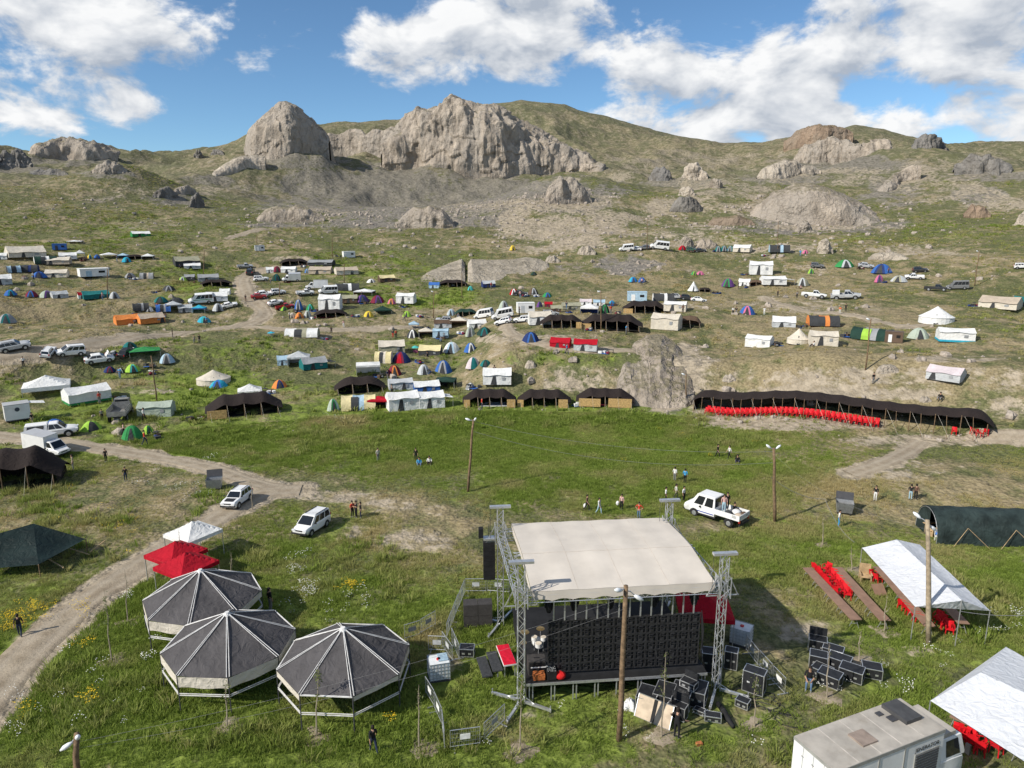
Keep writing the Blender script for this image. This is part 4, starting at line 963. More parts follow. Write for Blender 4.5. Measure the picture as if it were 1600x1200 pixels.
# centre, upper rows
T('cabin',545,403,18,10,('W','W'),'lone white cabin above the centre camp')
T('cabin',406,393,14,9,('SL','W'),'small grey cabinet hut beside the upper track')
T('goat',460,417,42,11,(),'black tent at the top of the track, centre left',npole=3)
T('ridge',503,416,38,9,('GY','DK'),'grey and dark shelter right of the topmost black tent')
T('ridge',422,427,11,10,('W','W'),'narrow white tent left of the maroon one, centre left')
T('dome',433,426,12,9,('MR',),'maroon dome squeezed between two white tents')
T('ridge',452,427,22,10,('W','W'),'white tent with dark window right of the maroon dome')
T('dome',480,427,8,7,('BL','LB'),'tiny blue dome left of the beige tents')
T('ridge',502,429,34,12,('BG','BG'),'beige wall tent, left one of the beige pair')
T('ridge',541,430,34,12,('BG','CR'),'beige wall tent, right one of the beige pair',door=.2)
T('dome',432,440,14,11,('DG','TL'),'dark green dome beside the white camper, centre left')
T('ridge',604,441,24,11,('LY','BR'),'yellow and brown ridge tent left of the rock slab')
T('dome',580,442,14,6,('W',),'low white dome left of the yellow and brown tent')
T('tunnel',543,455,36,11,('DK','W'),'dark arched tent with white middle, centre left')
T('canopy',570,464,30,10,('W','SL'),'white canopy above the purple tents',wall='BR')
T('ridge',547,475,23,13,('KH','BR'),'khaki tent right of the tall white tent')
T('dome',566,475,22,11,('PU','NV'),'purple dome tent, left one below the white canopy')
T('dome',590,475,22,12,('MR','PU'),'maroon and purple dome below the white canopy')
T('dome',612,476,13,9,('PK','OR'),'pink and orange dome left of the square white tent')
T('ridge',635,477,28,17,('W','W'),'square white tent at the right end of its row, centre',wallr=.7)
T('ridge',517,487,33,27,('W','W'),'tall white tent towering over the black tent, centre left',wallr=.72)
T('dome',444,486,12,7,('LG','GR'),'tiny lime dome in front of the red pickup')
T('dome',467,486,13,17,('BL','SL'),'tall narrow blue and grey tent beside the red pickup')
T('dome',485,486,13,10,('GR','AQ'),'green dome right of the tall narrow blue tent')
T('dome',481,497,12,12,('SL','SG'),'grey dome right of the orange dome, centre left')
T('dome',468,498,14,10,('OR',),'orange dome tent beside the track bend')
T('dome',457,497,9,8,('CR',),'tiny beige dome left of the orange dome')
T('goat',517,498,48,13,(),'black tent in front of the tall white tent',npole=3,floor='MR')
T('dome',576,496,15,9,('YL',),'yellow dome tent right of the black tent, centre left')
T('canopy',598,493,26,13,('DG','DG'),'dark green canopy right of the yellow dome',rise=.5)
T('dome',636,496,14,9,('LG',),'lime green dome standing alone, centre')
T('goat',707,450,44,11,(),'black tent pitched against the split rock slab',npole=3)
T('ridge',679,451,16,10,('BL','LB'),'small blue tent left of the black tent at the slab')
T('dome',735,454,9,7,('AQ',),'tiny teal dome right of the black tent at the slab')
T('ridge',763,450,20,11,('SL','NV'),'grey and navy tent right of the slab crack')
T('parasol',424,527,12,9,('CY',),'cyan parasol below the camp track')
T('tunnel',473,528,50,13,('W','KH'),'long white and olive tent below the camp track')
T('ridge',443,571,18,16,('LB','LB'),'light blue tent left of the grey peaked one')
T('canopy',468,575,34,24,('SL','SL'),'grey peaked canopy between the light blue and dark tents',wall='GY')
T('ridge',490,578,38,19,('GY','TL'),'dark grey tent with awning right of the grey peaked canopy',awn='DK')
T('dome',437,607,23,13,('OR','NV'),'orange and navy dome tent alone on the grass')
# centre cluster
T('canopy',647,514,16,13,('LB','LB'),'light blue canopy left of the brown tents, centre')
T('ridge',692,513,27,13,('BR','SL'),'brown and grey tent right of the light blue canopy')
T('canopy',718,512,28,17,('CR','BR'),'cream canopy with brown walls beside the white twin tent',wall='BR')
T('ridge',745,513,28,14,('W','W'),'white twin tent behind the green domes, centre')
T('dome',645,529,19,13,('DK','W'),'black and white dome at the left end of the centre row')
T('canopy',666,529,24,16,('CR','BR'),'cream canopy left of the light blue box tent',wall='DK')
T('ridge',689,529,24,15,('LB','LB'),'light blue box tent in the centre row',wallr=.75)
T('dome',735,527,16,17,('SG','GY'),'tall grey green dome in the centre row')
T('dome',757,526,24,13,('DG','TL'),'dark green dome at the right end of the centre row')
T('dome',705,493,14,10,('SL','LB'),'grey blue dome left of the long dark awning, centre')
T('goat',728,495,34,12,(),'long dark green awning beside the white vans',npole=3,c='DG')
T('ridge',612,552,40,20,('CR','KH'),'cream gable tent with dark doorway, centre slope',along='x',door=.32)
T('tunnel',600,568,26,19,('LY','CR'),'cream arched tent below the cream gable tent')
T('dome',627,568,30,17,('NV','MR'),'navy and maroon dome with red door, centre slope',door='RD')
T('parasol',649,552,14,12,('AQ','PK'),'teal parasol over a pink box, centre slope')
T('ridge',673,555,34,18,('LY','DK'),'cream and black tent right of the teal parasol')
T('dome',706,553,27,17,('W','LB'),'white and light blue dome beside the navy blue one')
T('dome',735,551,20,15,('BL','W'),'blue dome tent with white edges, centre slope')
T('canopy',576,591,37,23,('W','W'),'white square frame tent behind the left centre black tent',rise=.12,wall='W')
T('dome',616,588,22,16,('MR','OR'),'maroon and orange dome tent, centre slope')
T('dome',662,586,20,16,('SL','SL'),'silver grey dome left of the blue pop-up dome')
T('dome',693,584,27,20,('BL','GY'),'blue pop-up dome tent, centre slope')
T('dome',739,578,23,18,('PW','TL'),'pale pink dome tent with teal door',door='TL')
T('dome',759,575,18,10,('TL','DG'),'low teal dome right of the pale pink dome')
T('ridge',777,607,44,26,('W','W'),'big white gable tent above the black tents row',wallr=.6)
T('dome',735,610,15,11,('GY','W'),'small grey white dome left of the big white gable tent')
T('goat',563,617,74,26,(),'black goat-hair tent behind the yellow striped tent',npole=3)
T('ridge',626,613,37,21,('SL','SL'),'grey hut tent with dark doorway, centre',wallr=.75,door=.1)
T('ridge',666,615,40,19,('W','BL'),'blue walled tent with white roof, centre',wallr=.6)
T('canopy',697,611,31,20,('DG','DG'),'dark green canopy right of the blue walled tent',wall='DK',rise=.2)
T('dome',521,643,19,19,('SG','GR'),'grey dome tent with green top at the left end of the front row')
T('tunnel',561,642,53,22,('LY','LB'),'yellow and grey blue striped tunnel tent in the front row')
T('canopy',592,640,32,20,('RD','RD'),'small red canopy between striped and white tents',rise=.25,wall='DK')
T('ridge',629,642,48,30,('W','W'),'large white wall tent at the middle of the front row',wallr=.68)
T('ridge',673,638,40,27,('W','W'),'white wall tent with awning at the right of the front row',wallr=.66,awn='W')
for px, lab, pn, fl in ((765, 'black tent with white floor, left one of the three in a row', ((.0,.12,.5),(.84,1.0,.5)), 'W'), (850, 'black tent with reed corner panels, middle one of the three in a row', ((-.02,.10,.5),(.78,.96,.55)), None), (945, 'black tent with wide reed front panels, right one of the three in a row', ((.03,.42,.5),(.56,.98,.55)), 'MR')):
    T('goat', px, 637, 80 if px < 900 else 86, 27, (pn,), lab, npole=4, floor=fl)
# centre right
T('dome',801,392,10,8,('YL',),'small yellow tent on the slope above the slab')
T('dome',803,462,14,10,('RD','W'),'red dome tent with white patch, centre')
T('dome',833,461,17,11,('BR','SL'),'brown grey dome right of the red one, centre')
T('dome',855,465,15,7,('GR','BL'),'small green and blue dome, centre')
T('dome',787,486,18,16,('SG','GY'),'pointed grey green tent behind the white minibus')
T('cabin',821,490,27,17,('W','SL'),'white camper box behind the parked vans')
T('dome',843,480,10,9,('PU','NV'),'small purple dome left of the red tent, centre')
T('ridge',857,480,12,9,('RD','MR'),'small red gable tent, centre')
T('ridge',868,488,16,12,('KH','BR'),'little khaki gable tent left of the long khaki one')
T('ridge',892,484,29,12,('KH','KH'),'long khaki ridge tent, centre')
T('ridge',915,477,18,10,('PW','W'),'pale pink tent behind the white and navy canopy')
T('ridge',936,478,18,10,('LB','W'),'pale blue tent behind the dark green dome')
T('canopy',921,490,28,18,('W','W'),'white canopy with navy walls above the black tents',wall='NV')
T('dome',944,490,17,15,('DG','GR'),'dark green dome beside the white and navy canopy')
T('dome',956,476,10,6,('CY','BL'),'tiny cyan dome behind the dark green dome')
T('ridge',843,508,35,22,('CR','W'),'cream frame tent left of the middle black tents',wallr=.6)
T('goat',877,514,64,21,(((.86,.99,.5),),),'smaller black tent of the middle pair, by the parked vans',npole=4)
T('goat',955,518,92,26,(((.0,.16,.45),),),'longer black tent of the middle pair, below the pale blue tent',npole=5)
T('goat',1007,491,65,20,(((-.0,.22,.4),),),'black tent of the upper middle, beside the white ridge tent',npole=4)
T('cabin',995,471,30,15,('LB','W'),'light blue hut above the upper middle black tent')
T('tunnel',1036,471,32,14,('DK','W'),'dark arched tent right of the light blue hut')
T('ridge',1055,489,34,16,('W','CR'),'white ridge tent with small windows, above the big cream one',wallr=.7)
T('ridge',1041,516,43,26,('CR','CR'),'big cream wall tent right of the middle black tents',door=False,wallr=.7)
T('goat',1077,513,33,19,(),'brown canvas tent joined to the big cream tent',npole=2,c='BR')
T('dome',829,536,27,16,('NV','BL'),'dark blue dome tent on the terrace edge')
T('ridge',876,544,31,16,('RD','RD'),'smaller plain red tent on the terrace',wallr=.5)
T('ridge',915,550,36,19,('RD','SL'),'larger red and grey tent on the terrace',wallr=.6)
T('bell',1083,457,17,16,('W',),'small white tipi on the slope, centre right',wallr=.05)
T('dome',989,442,14,8,('CY','BL'),'cyan dome, left one of two blue domes on the bare slope')
T('dome',1003,442,12,8,('BL',),'blue dome, right one of two blue domes on the bare slope')
T('dome',834,431,10,5,('DG',),'tiny dark green dome under the boulders')
# right hillside
T('dome',1066,392,12,7,('RD',),'red dome at the start of the upper right row')
for i, (px, lab) in enumerate(((1122, 'left'), (1131, 'middle'), (1141, 'right'))): T('dome',px,394,11,9,('TL','GY'),f'teal dome, {lab} one of the three teal domes, upper right row')
T('ridge',1160,396,26,12,('W','CR'),'white tent right of the three teal domes')
T('tunnel',1217,397,30,12,('DK','LB'),'black arched tent under the upper right pole')
T('dome',1258,397,9,6,('PK',),'tiny pink tent right of the black arched tent')
T('ridge',1188,430,34,22,('W','W'),'high white canopy tent on the right slope',wallr=.72)
T('dome',1084,430,9,6,('GR','LG'),'tiny green dome touching the pink dome')
T('dome',1094,430,12,6,('PK',),'small pink dome on the bare slope')
T('ridge',1163,448,17,12,('W','W'),'white tent left of the dark shelter, right slope')
T('goat',1181,448,20,10,(),'small dark shelter between two white tents, right slope',npole=2,c='BR')
T('ridge',1207,448,36,14,('W','W'),'long white tent with awning on the right slope',awn='W',wallr=.65)
T('dome',1137,450,20,13,('PU','GR'),'purple and green dome, right slope')
T('dome',1253,448,20,13,('KH','SL'),'khaki pointed dome right of the long white tent')
T('goat',1101,457,18,8,(),'small dark awning beside the white tipi',npole=2)
T('dome',1267,428,9,8,('LG','GR'),'tiny lime tent beside the parked dark car')
T('dome',1319,420,28,12,('GR','SL'),'green and silver dome between parked cars, right slope')
T('dome',1377,429,30,15,('BL','NV'),'big blue and navy dome tent, right slope')
T('dome',1373,442,13,12,('PK','PU'),'pinkish purple upright tent, right slope')
T('dome',1404,442,24,10,('SL','KH'),'silver grey dome below the blue dome, right slope')
T('dome',1167,492,23,14,('BL','PK'),'blue and pink dome among campers, right slope')
T('ridge',1224,511,34,18,('W','SL'),'white tent left of the dark tent with orange middle',wallr=.5)
T('tunnel',1285,511,45,16,('DK','OR'),'dark tent with orange middle, right slope',door='DK')
T('ridge',1186,543,38,20,('W','W'),'clean white wall tent at the left of the lower right row',wallr=.72,door=False)
T('bell',1247,539,34,25,('CR',),'cream bell tent with open black doorway, lower right row')
T('ridge',1285,540,41,24,('CR','CR'),'cream wall tent joined to the open bell tent',wallr=.7)
T('tunnel',1362,534,57,18,('DG','GY'),'long dark green tunnel tent with lime door panel',door='LG')
T('cabin',1396,536,25,18,('BR','W'),'brown and white camping box right of the dark green tunnel')
T('dome',1434,531,31,17,('SG','SG'),'pale green dome tent in the lower right row')
T('ridge',1491,535,49,22,('W','W'),'white wall tent with blue hem in the lower right row',hem='CY',door=False,wallr=.72)
T('bell',1462,507,49,28,('W',),'white bell tent with dark slit doorway, right slope',wallr=.38)
T('ridge',1562,484,52,20,('BG','CR'),'large cream marquee near the right edge',wallr=.5)
T('ridge',1608,484,44,19,('TL','TL'),'dark green tent joined to the cream marquee at the right edge',wallr=.5)
T('ridge',1476,602,48,23,('PW','SL'),'pale grey tent with pinkish roof, alone on the right slope',wallr=.55,door=-.3)

# ------------------------------------------------------------------ vehicles of the camp
V_ = put_car
V_('suv',25,551,43,'SL',0,'silver SUV at the left edge on the camp track')
V_('suv',78,571,26,'W',70,'white car seen from behind, left of the minivan')
V_('van',112,565,42,'W',190,'white minivan parked below the camp track')
t = V_('sedan',157,575,43,'W',5,'white sedan with raised bonnet, left camp'); MB().slab([(1.0,-.7,.98),(1.0,.7,.98),(1.55,.6,1.75),(1.55,-.6,1.75)], .03).build('raised_bonnet', paint('W'), t)
V_('sedan',198,567,19,'DK',60,'dark car under the green canopy')
t = V_('minibus',315,477,37,'W',180,'white van with green stripe among the left tents')
for s in (-1, 1): MB().box((-.4, s*1.005, 1.12), (4.2, .02, .16)).build('green_stripe', K('GR'), t)
V_('sedan',359,484,26,'W',5,'white car beside the track bend')
V_('suv',392,432,15,'DK',80,'dark jeep driving up the track')
V_('pickup',383,420,18,'SL',10,'pale pickup at the top of the track')
V_('suv',408,440,23,'W',0,'white car left of the dark green dome, centre left')
V_('boxtruck',456,441,24,'W',180,'white camper truck, centre left')
V_('suv',435,462,20,'W',15,'white SUV behind the white estate, centre left')
V_('sedan',413,466,28,'W',8,'white estate car behind the red car')
V_('sedan',405,470,24,'RD',5,'dark red car nearest the track, centre left')
V_('boxtruck',495,454,34,'W',180,'white box truck right of the white camper truck')
V_('pickup',477,465,27,'W',10,'white open-bed truck, centre left')
V_('minibus',513,462,24,'W',185,'white minibus behind the tall white tent')
V_('pickup',446,485,27,'RD',10,'red pickup beside the small domes')
V_('sedan',431,481,20,'W',20,'white car half hidden by the red pickup')
V_('minibus',757,498,20,'W',150,'white van at the left of the parked group, centre')
V_('minibus',786,499,34,'W',175,'white minibus in the middle of the parked group')
V_('suv',787,508,30,'W',160,'white car nearest the slope in the parked group')
V_('suv',816,505,25,'W',170,'white SUV at the right of the parked group')
V_('suv',860,495,19,'SL',10,'silver car behind the smaller black tent')
V_('sedan',813,463,14,'DK',5,'dark car behind the red dome, centre')
V_('suv',693,505,25,'SL',175,'silver car behind the brown and grey tent')
V_('suv',1058,468,18,'SL',5,'silver car right of the dark arched tent, centre right')
V_('suv',1074,470,18,'DK',5,'dark car in the line of three, centre right')
V_('sedan',1091,472,21,'W',5,'white car at the end of the line of three, centre right')
V_('minibus',979,393,17,'W',180,'white camper van at the left of the upper row')
V_('sedan',993,392,13,'W',180,'low white trailer car in the upper row')
V_('suv',1006,391,12,'GY',180,'grey car between trailer and white van, upper row')
V_('minibus',1030,391,30,'W',180,'long white van with dark windows, upper row')
V_('sedan',1094,395,16,'DK',5,'black car right of the red dome, upper row')
V_('suv',1080,394,13,'GR',5,'dark green car next to the red dome, upper row')
V_('suv',1276,420,17,'GY',5,'grey car beside the tiny lime tent')
V_('sedan',1352,420,24,'SL',5,'silver car right of the green and silver dome')
V_('suv',1437,427,20,'DK',10,'dark SUV behind the white pickup, right slope')
V_('pickup',1428,438,28,'W',185,'white pickup in front of the dark SUV, right slope')
V_('pickup',1462,455,33,'DK',0,'dark pickup on the right slope')
V_('minibus',1496,453,31,'GY',180,'grey van right of the dark pickup')
V_('pickup',1271,466,37,'W',0,'white double cab pickup on the right track')
t = V_('pickup',1321,469,43,'SL',0,'silver pickup with a white box, right track'); MB().box((-1.7, 0, 1.3), (1.3, 1.5, .9)).build('load_box', paint('W'), t)
V_('suv',1597,421,16,'W',5,'white car cut by the right edge')
V_('hardtop',83,687,74,'W',-6,'white pickup with closed canopy on the left road')
V_('boxtruck',76,720,62,'W',-52,'white camper truck parked behind the dark tent at left')
t = V_('suv',372,800,53,'W',-118,'white SUV with dark bonnet stripe driving down the dirt road'); MB().slab([(1.15,-.55,1.095),(1.95,-.5,1.03),(1.95,.5,1.03),(1.15,.55,1.095)], .012).build('bonnet_stripe', BLKP, t)
V_('van',488,843,64,'W',-124,'white family van parked on the grass')

P = site(29, 661, 2); t = thing('box_trailer', P, yaw_at(P, 4), 'white box trailer with round dark emblem beside the camper truck', 'trailer'); s = 33*mpp(P)
MB().box((0, 0, 1.35), (s, 2.0, 1.9)).build('body', paint('W'), t); MB().box((0, 0, 2.33), (s*1.03, 2.06, .08)).build('roof', paint('SL'), t); MB().box((0, -.95, .36), (s*.96, .1, .14)).build('bumper', DARKM, t)
MB().cyl((0, -1.004, 1.7), (0, -1.02, 1.7), .26, n=20).build('emblem', mat('emblem_dark', (.05, .06, .08), .5), t)
for q in (-1, 1): w0 = MB().cyl((q*s*.36, -.35, .32), (q*s*.36, .35, .32), .32, n=14).build('wheel', RUB, t)
MB().grid(lambda u, v: (s/2 + v*1.7, -.6 + u*1.6, 2.25 - .25*v), 3, 3).build('awning', K('W'), t)
P = site(190, 661, 4); t = thing('tipper_truck', P, yaw_at(P, 78), 'old grey truck seen from behind with its open load bed', 'truck')
tm = mat('old_grey_paint', (.22, .22, .21), .7, .2, 2, dirt=.5)
MB().box((-.6, 0, .95), (3.4, 2.1, .14)).build('bed_floor', tm, t)
for s in (-1, 1):
    for k in range(3): MB().box((-.6, s*1.04, 1.15 + k*.26), (3.4, .05, .2)).build('side_plank', tm, t)
MB().box((-2.28, 0, 1.25), (.06, 2.1, .5)).build('tailgate', tm, t); MB().box((1.12, 0, 1.5), (.06, 2.1, 1.0)).build('headboard', tm, t)
loft([(1.25, .6, 1.5, 1.0), (2.0, .55, 1.5, 1.02), (2.7, .6, 1.3, .95)], tm, 'cab', t); greenhouse(t, tm, (1.28, 2.4), (1.3, 2.1), 1.95, 1.7, 1.45, 2.3, ((.15, .8),), 'cab_top')
wheels(t, (-1.5, 2.0), 2.1, .45); MB().box((.2, 0, .7), (4.6, .8, .18)).build('chassis', DARKM, t)
# ------------------------------------------------------------------ the stage
def truss(B, a, b, s=.36, r=.026, step=.45, up=None):
    """four-chord lattice girder from a to b, added to B"""
    a, b = Vector(a), Vector(b); d = (b - a); L = d.length; t = d / L
    up = Vector(up) if up else (Vector((0, 0, 1)) if abs(t.z) < .9 else Vector((0, 1, 0)))
    e1 = t.cross(up).normalized(); e2 = t.cross(e1).normalized(); h = s / 2
    cs = [e1*h+e2*h, -e1*h+e2*h, -e1*h-e2*h, e1*h-e2*h]
    for c in cs: B.tube([a+c, b+c], r, 5)
    n = max(2, int(round(L/step)))
    for f in range(4):
        c0, c1 = cs[f], cs[(f+1) % 4]
        for i in range(n):
            p, q = a + t*(L*i/n), a + t*(L*(i+1)/n)
            B.bar(p + (c0 if i % 2 == 0 else c1), q + (c1 if i % 2 == 0 else c0), r*1.1)
STP = at(814, 1100); STY = R(5.65); SW, SD = 10.75, 7.7
stage = thing('stage', STP, STY, 'open-air stage with beige roof on four lattice towers', 'stage')
BLACK = mat('stage_black', (.016, .016, .017), .75, .2, 2.0); GREYCL = mat('roof_cover', (.60, .545, .475), .8, .06, .5, dirt=.12)
posts = [(0, 0), (SW, 0), (-.45, SD), (SW - .5, SD)]; HT = [8.25, 8.2, 8.1, 8.1]
for (x, y), hh in zip(posts, HT):
    B = MB(); truss(B, (x, y, .1), (x, y, hh - .15)); tw = B.build('tower', ALU, stage)
    MB().box((x, y, hh), (1.3, .28, .13)).build('head_beam', ALU, tw)
    B = MB(); truss(B, (x, y, 5.75), (x, y, 6.95), .62, .03, .6)
    for s in (-1, 1): B.bar((x + s*.31, y, 6.9), (x + s*.85, y, 5.8), .05); B.bar((x + s*.31, y, 5.8), (x + s*.9, y, 5.8), .05)
    B.build('sleeve_block', ALU, tw)
    for k in range(4):
        a = math.pi/4 + k*math.pi/2 + .25; dx, dy = math.cos(a), math.sin(a)
        if (dx > 0) == (x < 2) and (dy > 0) == (y < 2): continue          # no leg under the deck
        O = MB().bar((x + dx*.2, y + dy*.2, .22), (x + dx*1.75, y + dy*1.75, .16), .13); O.cyl((x+dx*1.7, y+dy*1.7, .0), (x+dx*1.7, y+dy*1.7, .42), .035, n=6); O.bar((x, y, .6), (x + dx*.9, y + dy*.9, .2), .035)
        O.build('outrigger', ALU, tw)
    MB().cyl((x - .62, y - .05, hh - .1), (x - .62, y - .05, 6.0), .012, n=4).build('chain', DARKM, tw)
for nm, a, b in (('front_truss', (.2, .35, 6.05), (SW-.2, .35, 6.05)), ('rear_truss', (-.2, SD, 6.3), (SW-.7, SD, 6.3)), ('side_truss', (-.05, .2, 6.1), (-.45, SD, 6.3)), ('side_truss', (SW, .2, 6.1), (SW-.5, SD, 6.3)), ('middle_truss', (0, 4.0, 6.5), (SW-.2, 4.0, 6.5))):
    B = MB(); truss(B, a, b, .42, .026, .5); B.build(nm, ALU, stage)
# roof cover: front and rear fall from a soft ridge
def roofp(u, v):
    x = .55 + u*(SW - .95) - .25*v; y = .15 + v*(SD + .45)
    z = np.interp(v, [0, .12, .42, .6, 1], [6.5, 6.6, 6.95, 6.93, 6.7]) - .03*math.sin(math.pi*u*5)**2 - .05*sstep(.93, 1, u)*v
    return (x, y, float(z))
rcv = MB().grid(roofp, 40, 24).build('roof_cover', GREYCL, stage, True)
SEAM = mat('cover_seam', (.50, .44, .375), .8, .1)
for q in (.25, .5, .75): MB().tube([Vector(roofp(q, v/12)) + Vector((0, 0, .004)) for v in range(13)], .010, 4).build('seam', SEAM, rcv)
MB().tube([Vector(roofp(u/20, .42)) + Vector((0, 0, .002)) for u in range(21)], .010, 4).build('seam', SEAM, rcv)
B = MB()
B.grid(lambda u, v: (roofp(u, 0)[0], .13 - .03*v, roofp(u, 0)[2] - v*(.55 - .10*abs(math.sin(math.pi*u*9)))), 72, 3); B.build('roof_valance', GREYCL, stage)
B = MB()
for q in (0, 1): B.grid(lambda u, v: (roofp(q, u)[0] + (.02 if q else -.02), roofp(q, u)[1], roofp(q, u)[2] - v*.4), 16, 1)
B.build('roof_side_flap', GREYCL, stage)
MB().box((5.25, 3.85, 1.13), (9.9, 7.6, .14)).build('deck', BLACK, stage)
MB().box((5.25, .03, 1.1), (9.95, .06, .14)).build('deck_edge', METAL, stage)
for x in np.linspace(.55, 10.05, 9):
    for y in (.12, 7.5):
        for o in (-.09, .09): MB().box((x + o, y, .53), (.06, .06, 1.06)).build('deck_leg', METAL, stage)
MB().grid(lambda u, v: (.35 + .0*v, .2 + u*7.4, 1.05*v), 6, 1).build('side_drape', BLACK, stage)
MB().grid(lambda u, v: (.5 + u*9.6, 1.6, 1.05*v), 6, 1).build('under_drape', BLACK, stage)
# LED wall seen from its back: cabinets on hanging bars
lw = thing('led_screen', STP, STY, 'black video wall of square cabinets seen from behind, hung in the stage', 'screen')
NX, NZ, cw, ch_ = 14, 6, .598, .518; x0s, ys, z0s = 1.5, .62, 1.36
PB = MB(); PB.box((0, .06, 0), (cw - .006, .05, ch_ - .006))
for s in (-1, 1):
    PB.box((s*(cw/2 - .03), 0, 0), (.045, .09, ch_ - .01)); PB.box((0, 0, s*(ch_/2 - .03)), (cw - .1, .09, .045))
for q in (-.1, .1): PB.box((q, .01, 0), (.03, .07, ch_ - .1))
PB.box((0, .01, .03), (cw - .1, .07, .03)); PB.tube([(-.14, -.02, .1), (-.09, -.06, .17), (.09, -.06, .17), (.14, -.02, .1)], .018, 5); PB.box((.0, -.01, -.14), (.2, .08, .13))
LEDM = mat('led_back', (.034, .034, .036), .45, .3, 5.0); pm = None
for i in range(NX):
    for j in range(NZ):
        if pm is None: o = PB.build('led_cabinet', LEDM, lw); pm = o.data
        else: o = bpy.data.objects.new('led_cabinet', pm); COL.objects.link(o); o.parent = lw
        o.location = (x0s + (i + .5)*cw, ys, z0s + (j + .5)*ch_)
for i in range(14): MB().box((x0s + .3 + i*cw*.985, ys - .02, (z0s + NZ*ch_ + 5.9)/2), (.07, .05, 5.9 - z0s - NZ*ch_)).build('hanging_bar', METAL, lw)
C_ = MB()
for k in range(5): C_.tube([(x0s + NX*cw + .05, ys, 4.6 - k*.1), (x0s + NX*cw + .22, ys - .05, 3.4 - k*.3), (x0s + NX*cw + .1, ys - .08, 2.2), (x0s + NX*cw + .3, ys - .3, 1.25)], .022, 5)
C_.build('cable', BLKP, lw)
def on_stage(x, y, z): 
    c, s = math.cos(STY), math.sin(STY); return STP + Vector((x*c - y*s, x*s + y*c, z))
# lamps hanging from the girders
lm = None
for k, (x, y, z, lab) in enumerate(((1.6, .9, 5.75, 'leftmost'), (3.0, 1.0, 5.75, 'second from left'), (4.4, 3.9, 6.0, 'third from left'), (5.0, 1.0, 5.75, 'fourth from left'), (6.2, 3.9, 6.0, 'fifth from left'), (7.4, 1.0, 5.75, 'sixth from left'), (8.6, 3.9, 6.0, 'seventh from left'), (9.6, 1.0, 5.75, 'rightmost'))):
    label = f'black moving-head lamp under the stage roof, {lab}'
    if lm is None:
        lm = thing('stage_lamp', on_stage(x, y, z), STY, label, 'stage lamp', 'lamps hung under the stage roof')
        MB().box((0, 0, -.1), (.36, .28, .2)).build('base', BLACK, lm)
        B = MB(); B.box((-.22, 0, -.4), (.06, .14, .5)); B.box((.22, 0, -.4), (.06, .14, .5)); B.build('yoke', BLACK, lm)
        MB().tube([(0, 0, -.32), (0, .02, -.5), (0, .05, -.75), (0, .08, -.98)], [.13, .19, .19, .12], 10).build('lamp_head', BLACK, lm)
        lmc = tree_of(lm)
    else: copy_thing(lm, lmc, on_stage(x, y, z), STY + k*.4, label)
# loudspeakers
la = thing('line_array', on_stage(-1.15, SD + .1, 3.3), STY, 'black hanging loudspeaker column at the rear left tower', 'loudspeaker')
for k in range(8): MB().box((0, .02*k*k*.1, .15 + k*.31), (.72, .55, .295)).build('speaker_box', BLACK, la)
MB().box((0, 0, 2.7), (.7, .5, .12)).build('frame', ALU, la); MB().box((-.5, 0, 3.1), (.28, .4, .6)).build('hoist_motor', BLACK, la); MB().cyl((0, 0, 2.7), (0, 0, 3.6), .02, n=5).build('chain', DARKM, la)
sbw = thing('subwoofer_stack', on_stage(-1.9, SD + .3, 0), STY, 'dark grey stack of bass speakers on the ground behind the rear left tower', 'loudspeaker')
SUBM = mat('sub_grille', (.055, .05, .047), .7, .15, 6)
for i in range(2):
    for k in range(2): MB().box((-.45 + i*.92, 0, .42 + k*.78), (.9, .8, .75)).build('speaker_box', SUBM, sbw)
# steps up to the deck
st = thing('stage_steps', on_stage(-.15, 3.3, 0), STY + R(8), 'stage steps with red carpet on top and two black treads', 'steps')
MB().box((-.35, 0, .82), (.75, 2.0, .08)).build('platform', mat('white_trim', (.75, .75, .74), .6), st)
MB().box((-.35, 0, .868), (.71, 1.96, .02)).build('red_carpet', cloth('carpet', (.62, .01, .035)), st)
for k, (x, z) in enumerate(((-1.05, .55), (-1.65, .3))): MB().box((x, -.05, z), (.58, 1.9, .07)).build('tread', mat('tread_grey', (.05, .052, .055), .7, .2, 9), st)
for x, z in ((-.65, .8), (-.05, .8), (-1.05, .52), (-1.65, .27)):
    for s in (-1, 1): MB().box((x, s*.9, z/2), (.06, .06, z)).build('leg', METAL, st)
# things standing on the stage
DKZ = 1.21
dr = thing('drum_kit', on_stage(1.15, 2.6, DKZ), STY + .3, 'drum kit with brass cymbals and white drums on the stage', 'drum kit')
BRASS = mat('brass', (.50, .34, .14), .35, .15, 6, metal=.8); WH = mat('drum_white', (.72, .71, .68), .5, .05)
for x, y, z, r in ((-.45, .6, 1.15, .27), (-.75, .1, .85, .2), (.5, .5, 1.2, .24)):
    MB().cyl((x, y, z), (x, y, z + .025), r, r*.3, 18).build('cymbal', BRASS, dr); MB().cyl((x, y, 0), (x, y, z), .02, n=5).build('stand', METAL, dr)
for x, y, z, r, hh in ((.1, -.1, .5, .19, .22), (.5, .1, .7, .16, .2), (.05, .35, .66, .17, .22)):
    d_ = MB().cyl((x, y, z), (x, y, z + hh), r, n=18).build('drum', WH, dr); MB().cyl((x, y, z + hh), (x, y, z + hh + .012), r*.97, n=18).build('drumhead', mat('drumhead', (.66, .58, .47), .6), d_); MB().cyl((x, y, 0), (x, y, z), .022, n=5).build('stand', METAL, dr)
MB().cyl((.35, .3, .3), (.35, .75, .3), .28, n=20).build('bass_drum', WH, dr)
am = thing('amplifier', on_stage(.95, 1.0, DKZ), STY, 'dark amplifier cabinet near the front left corner of the stage', 'amplifier')
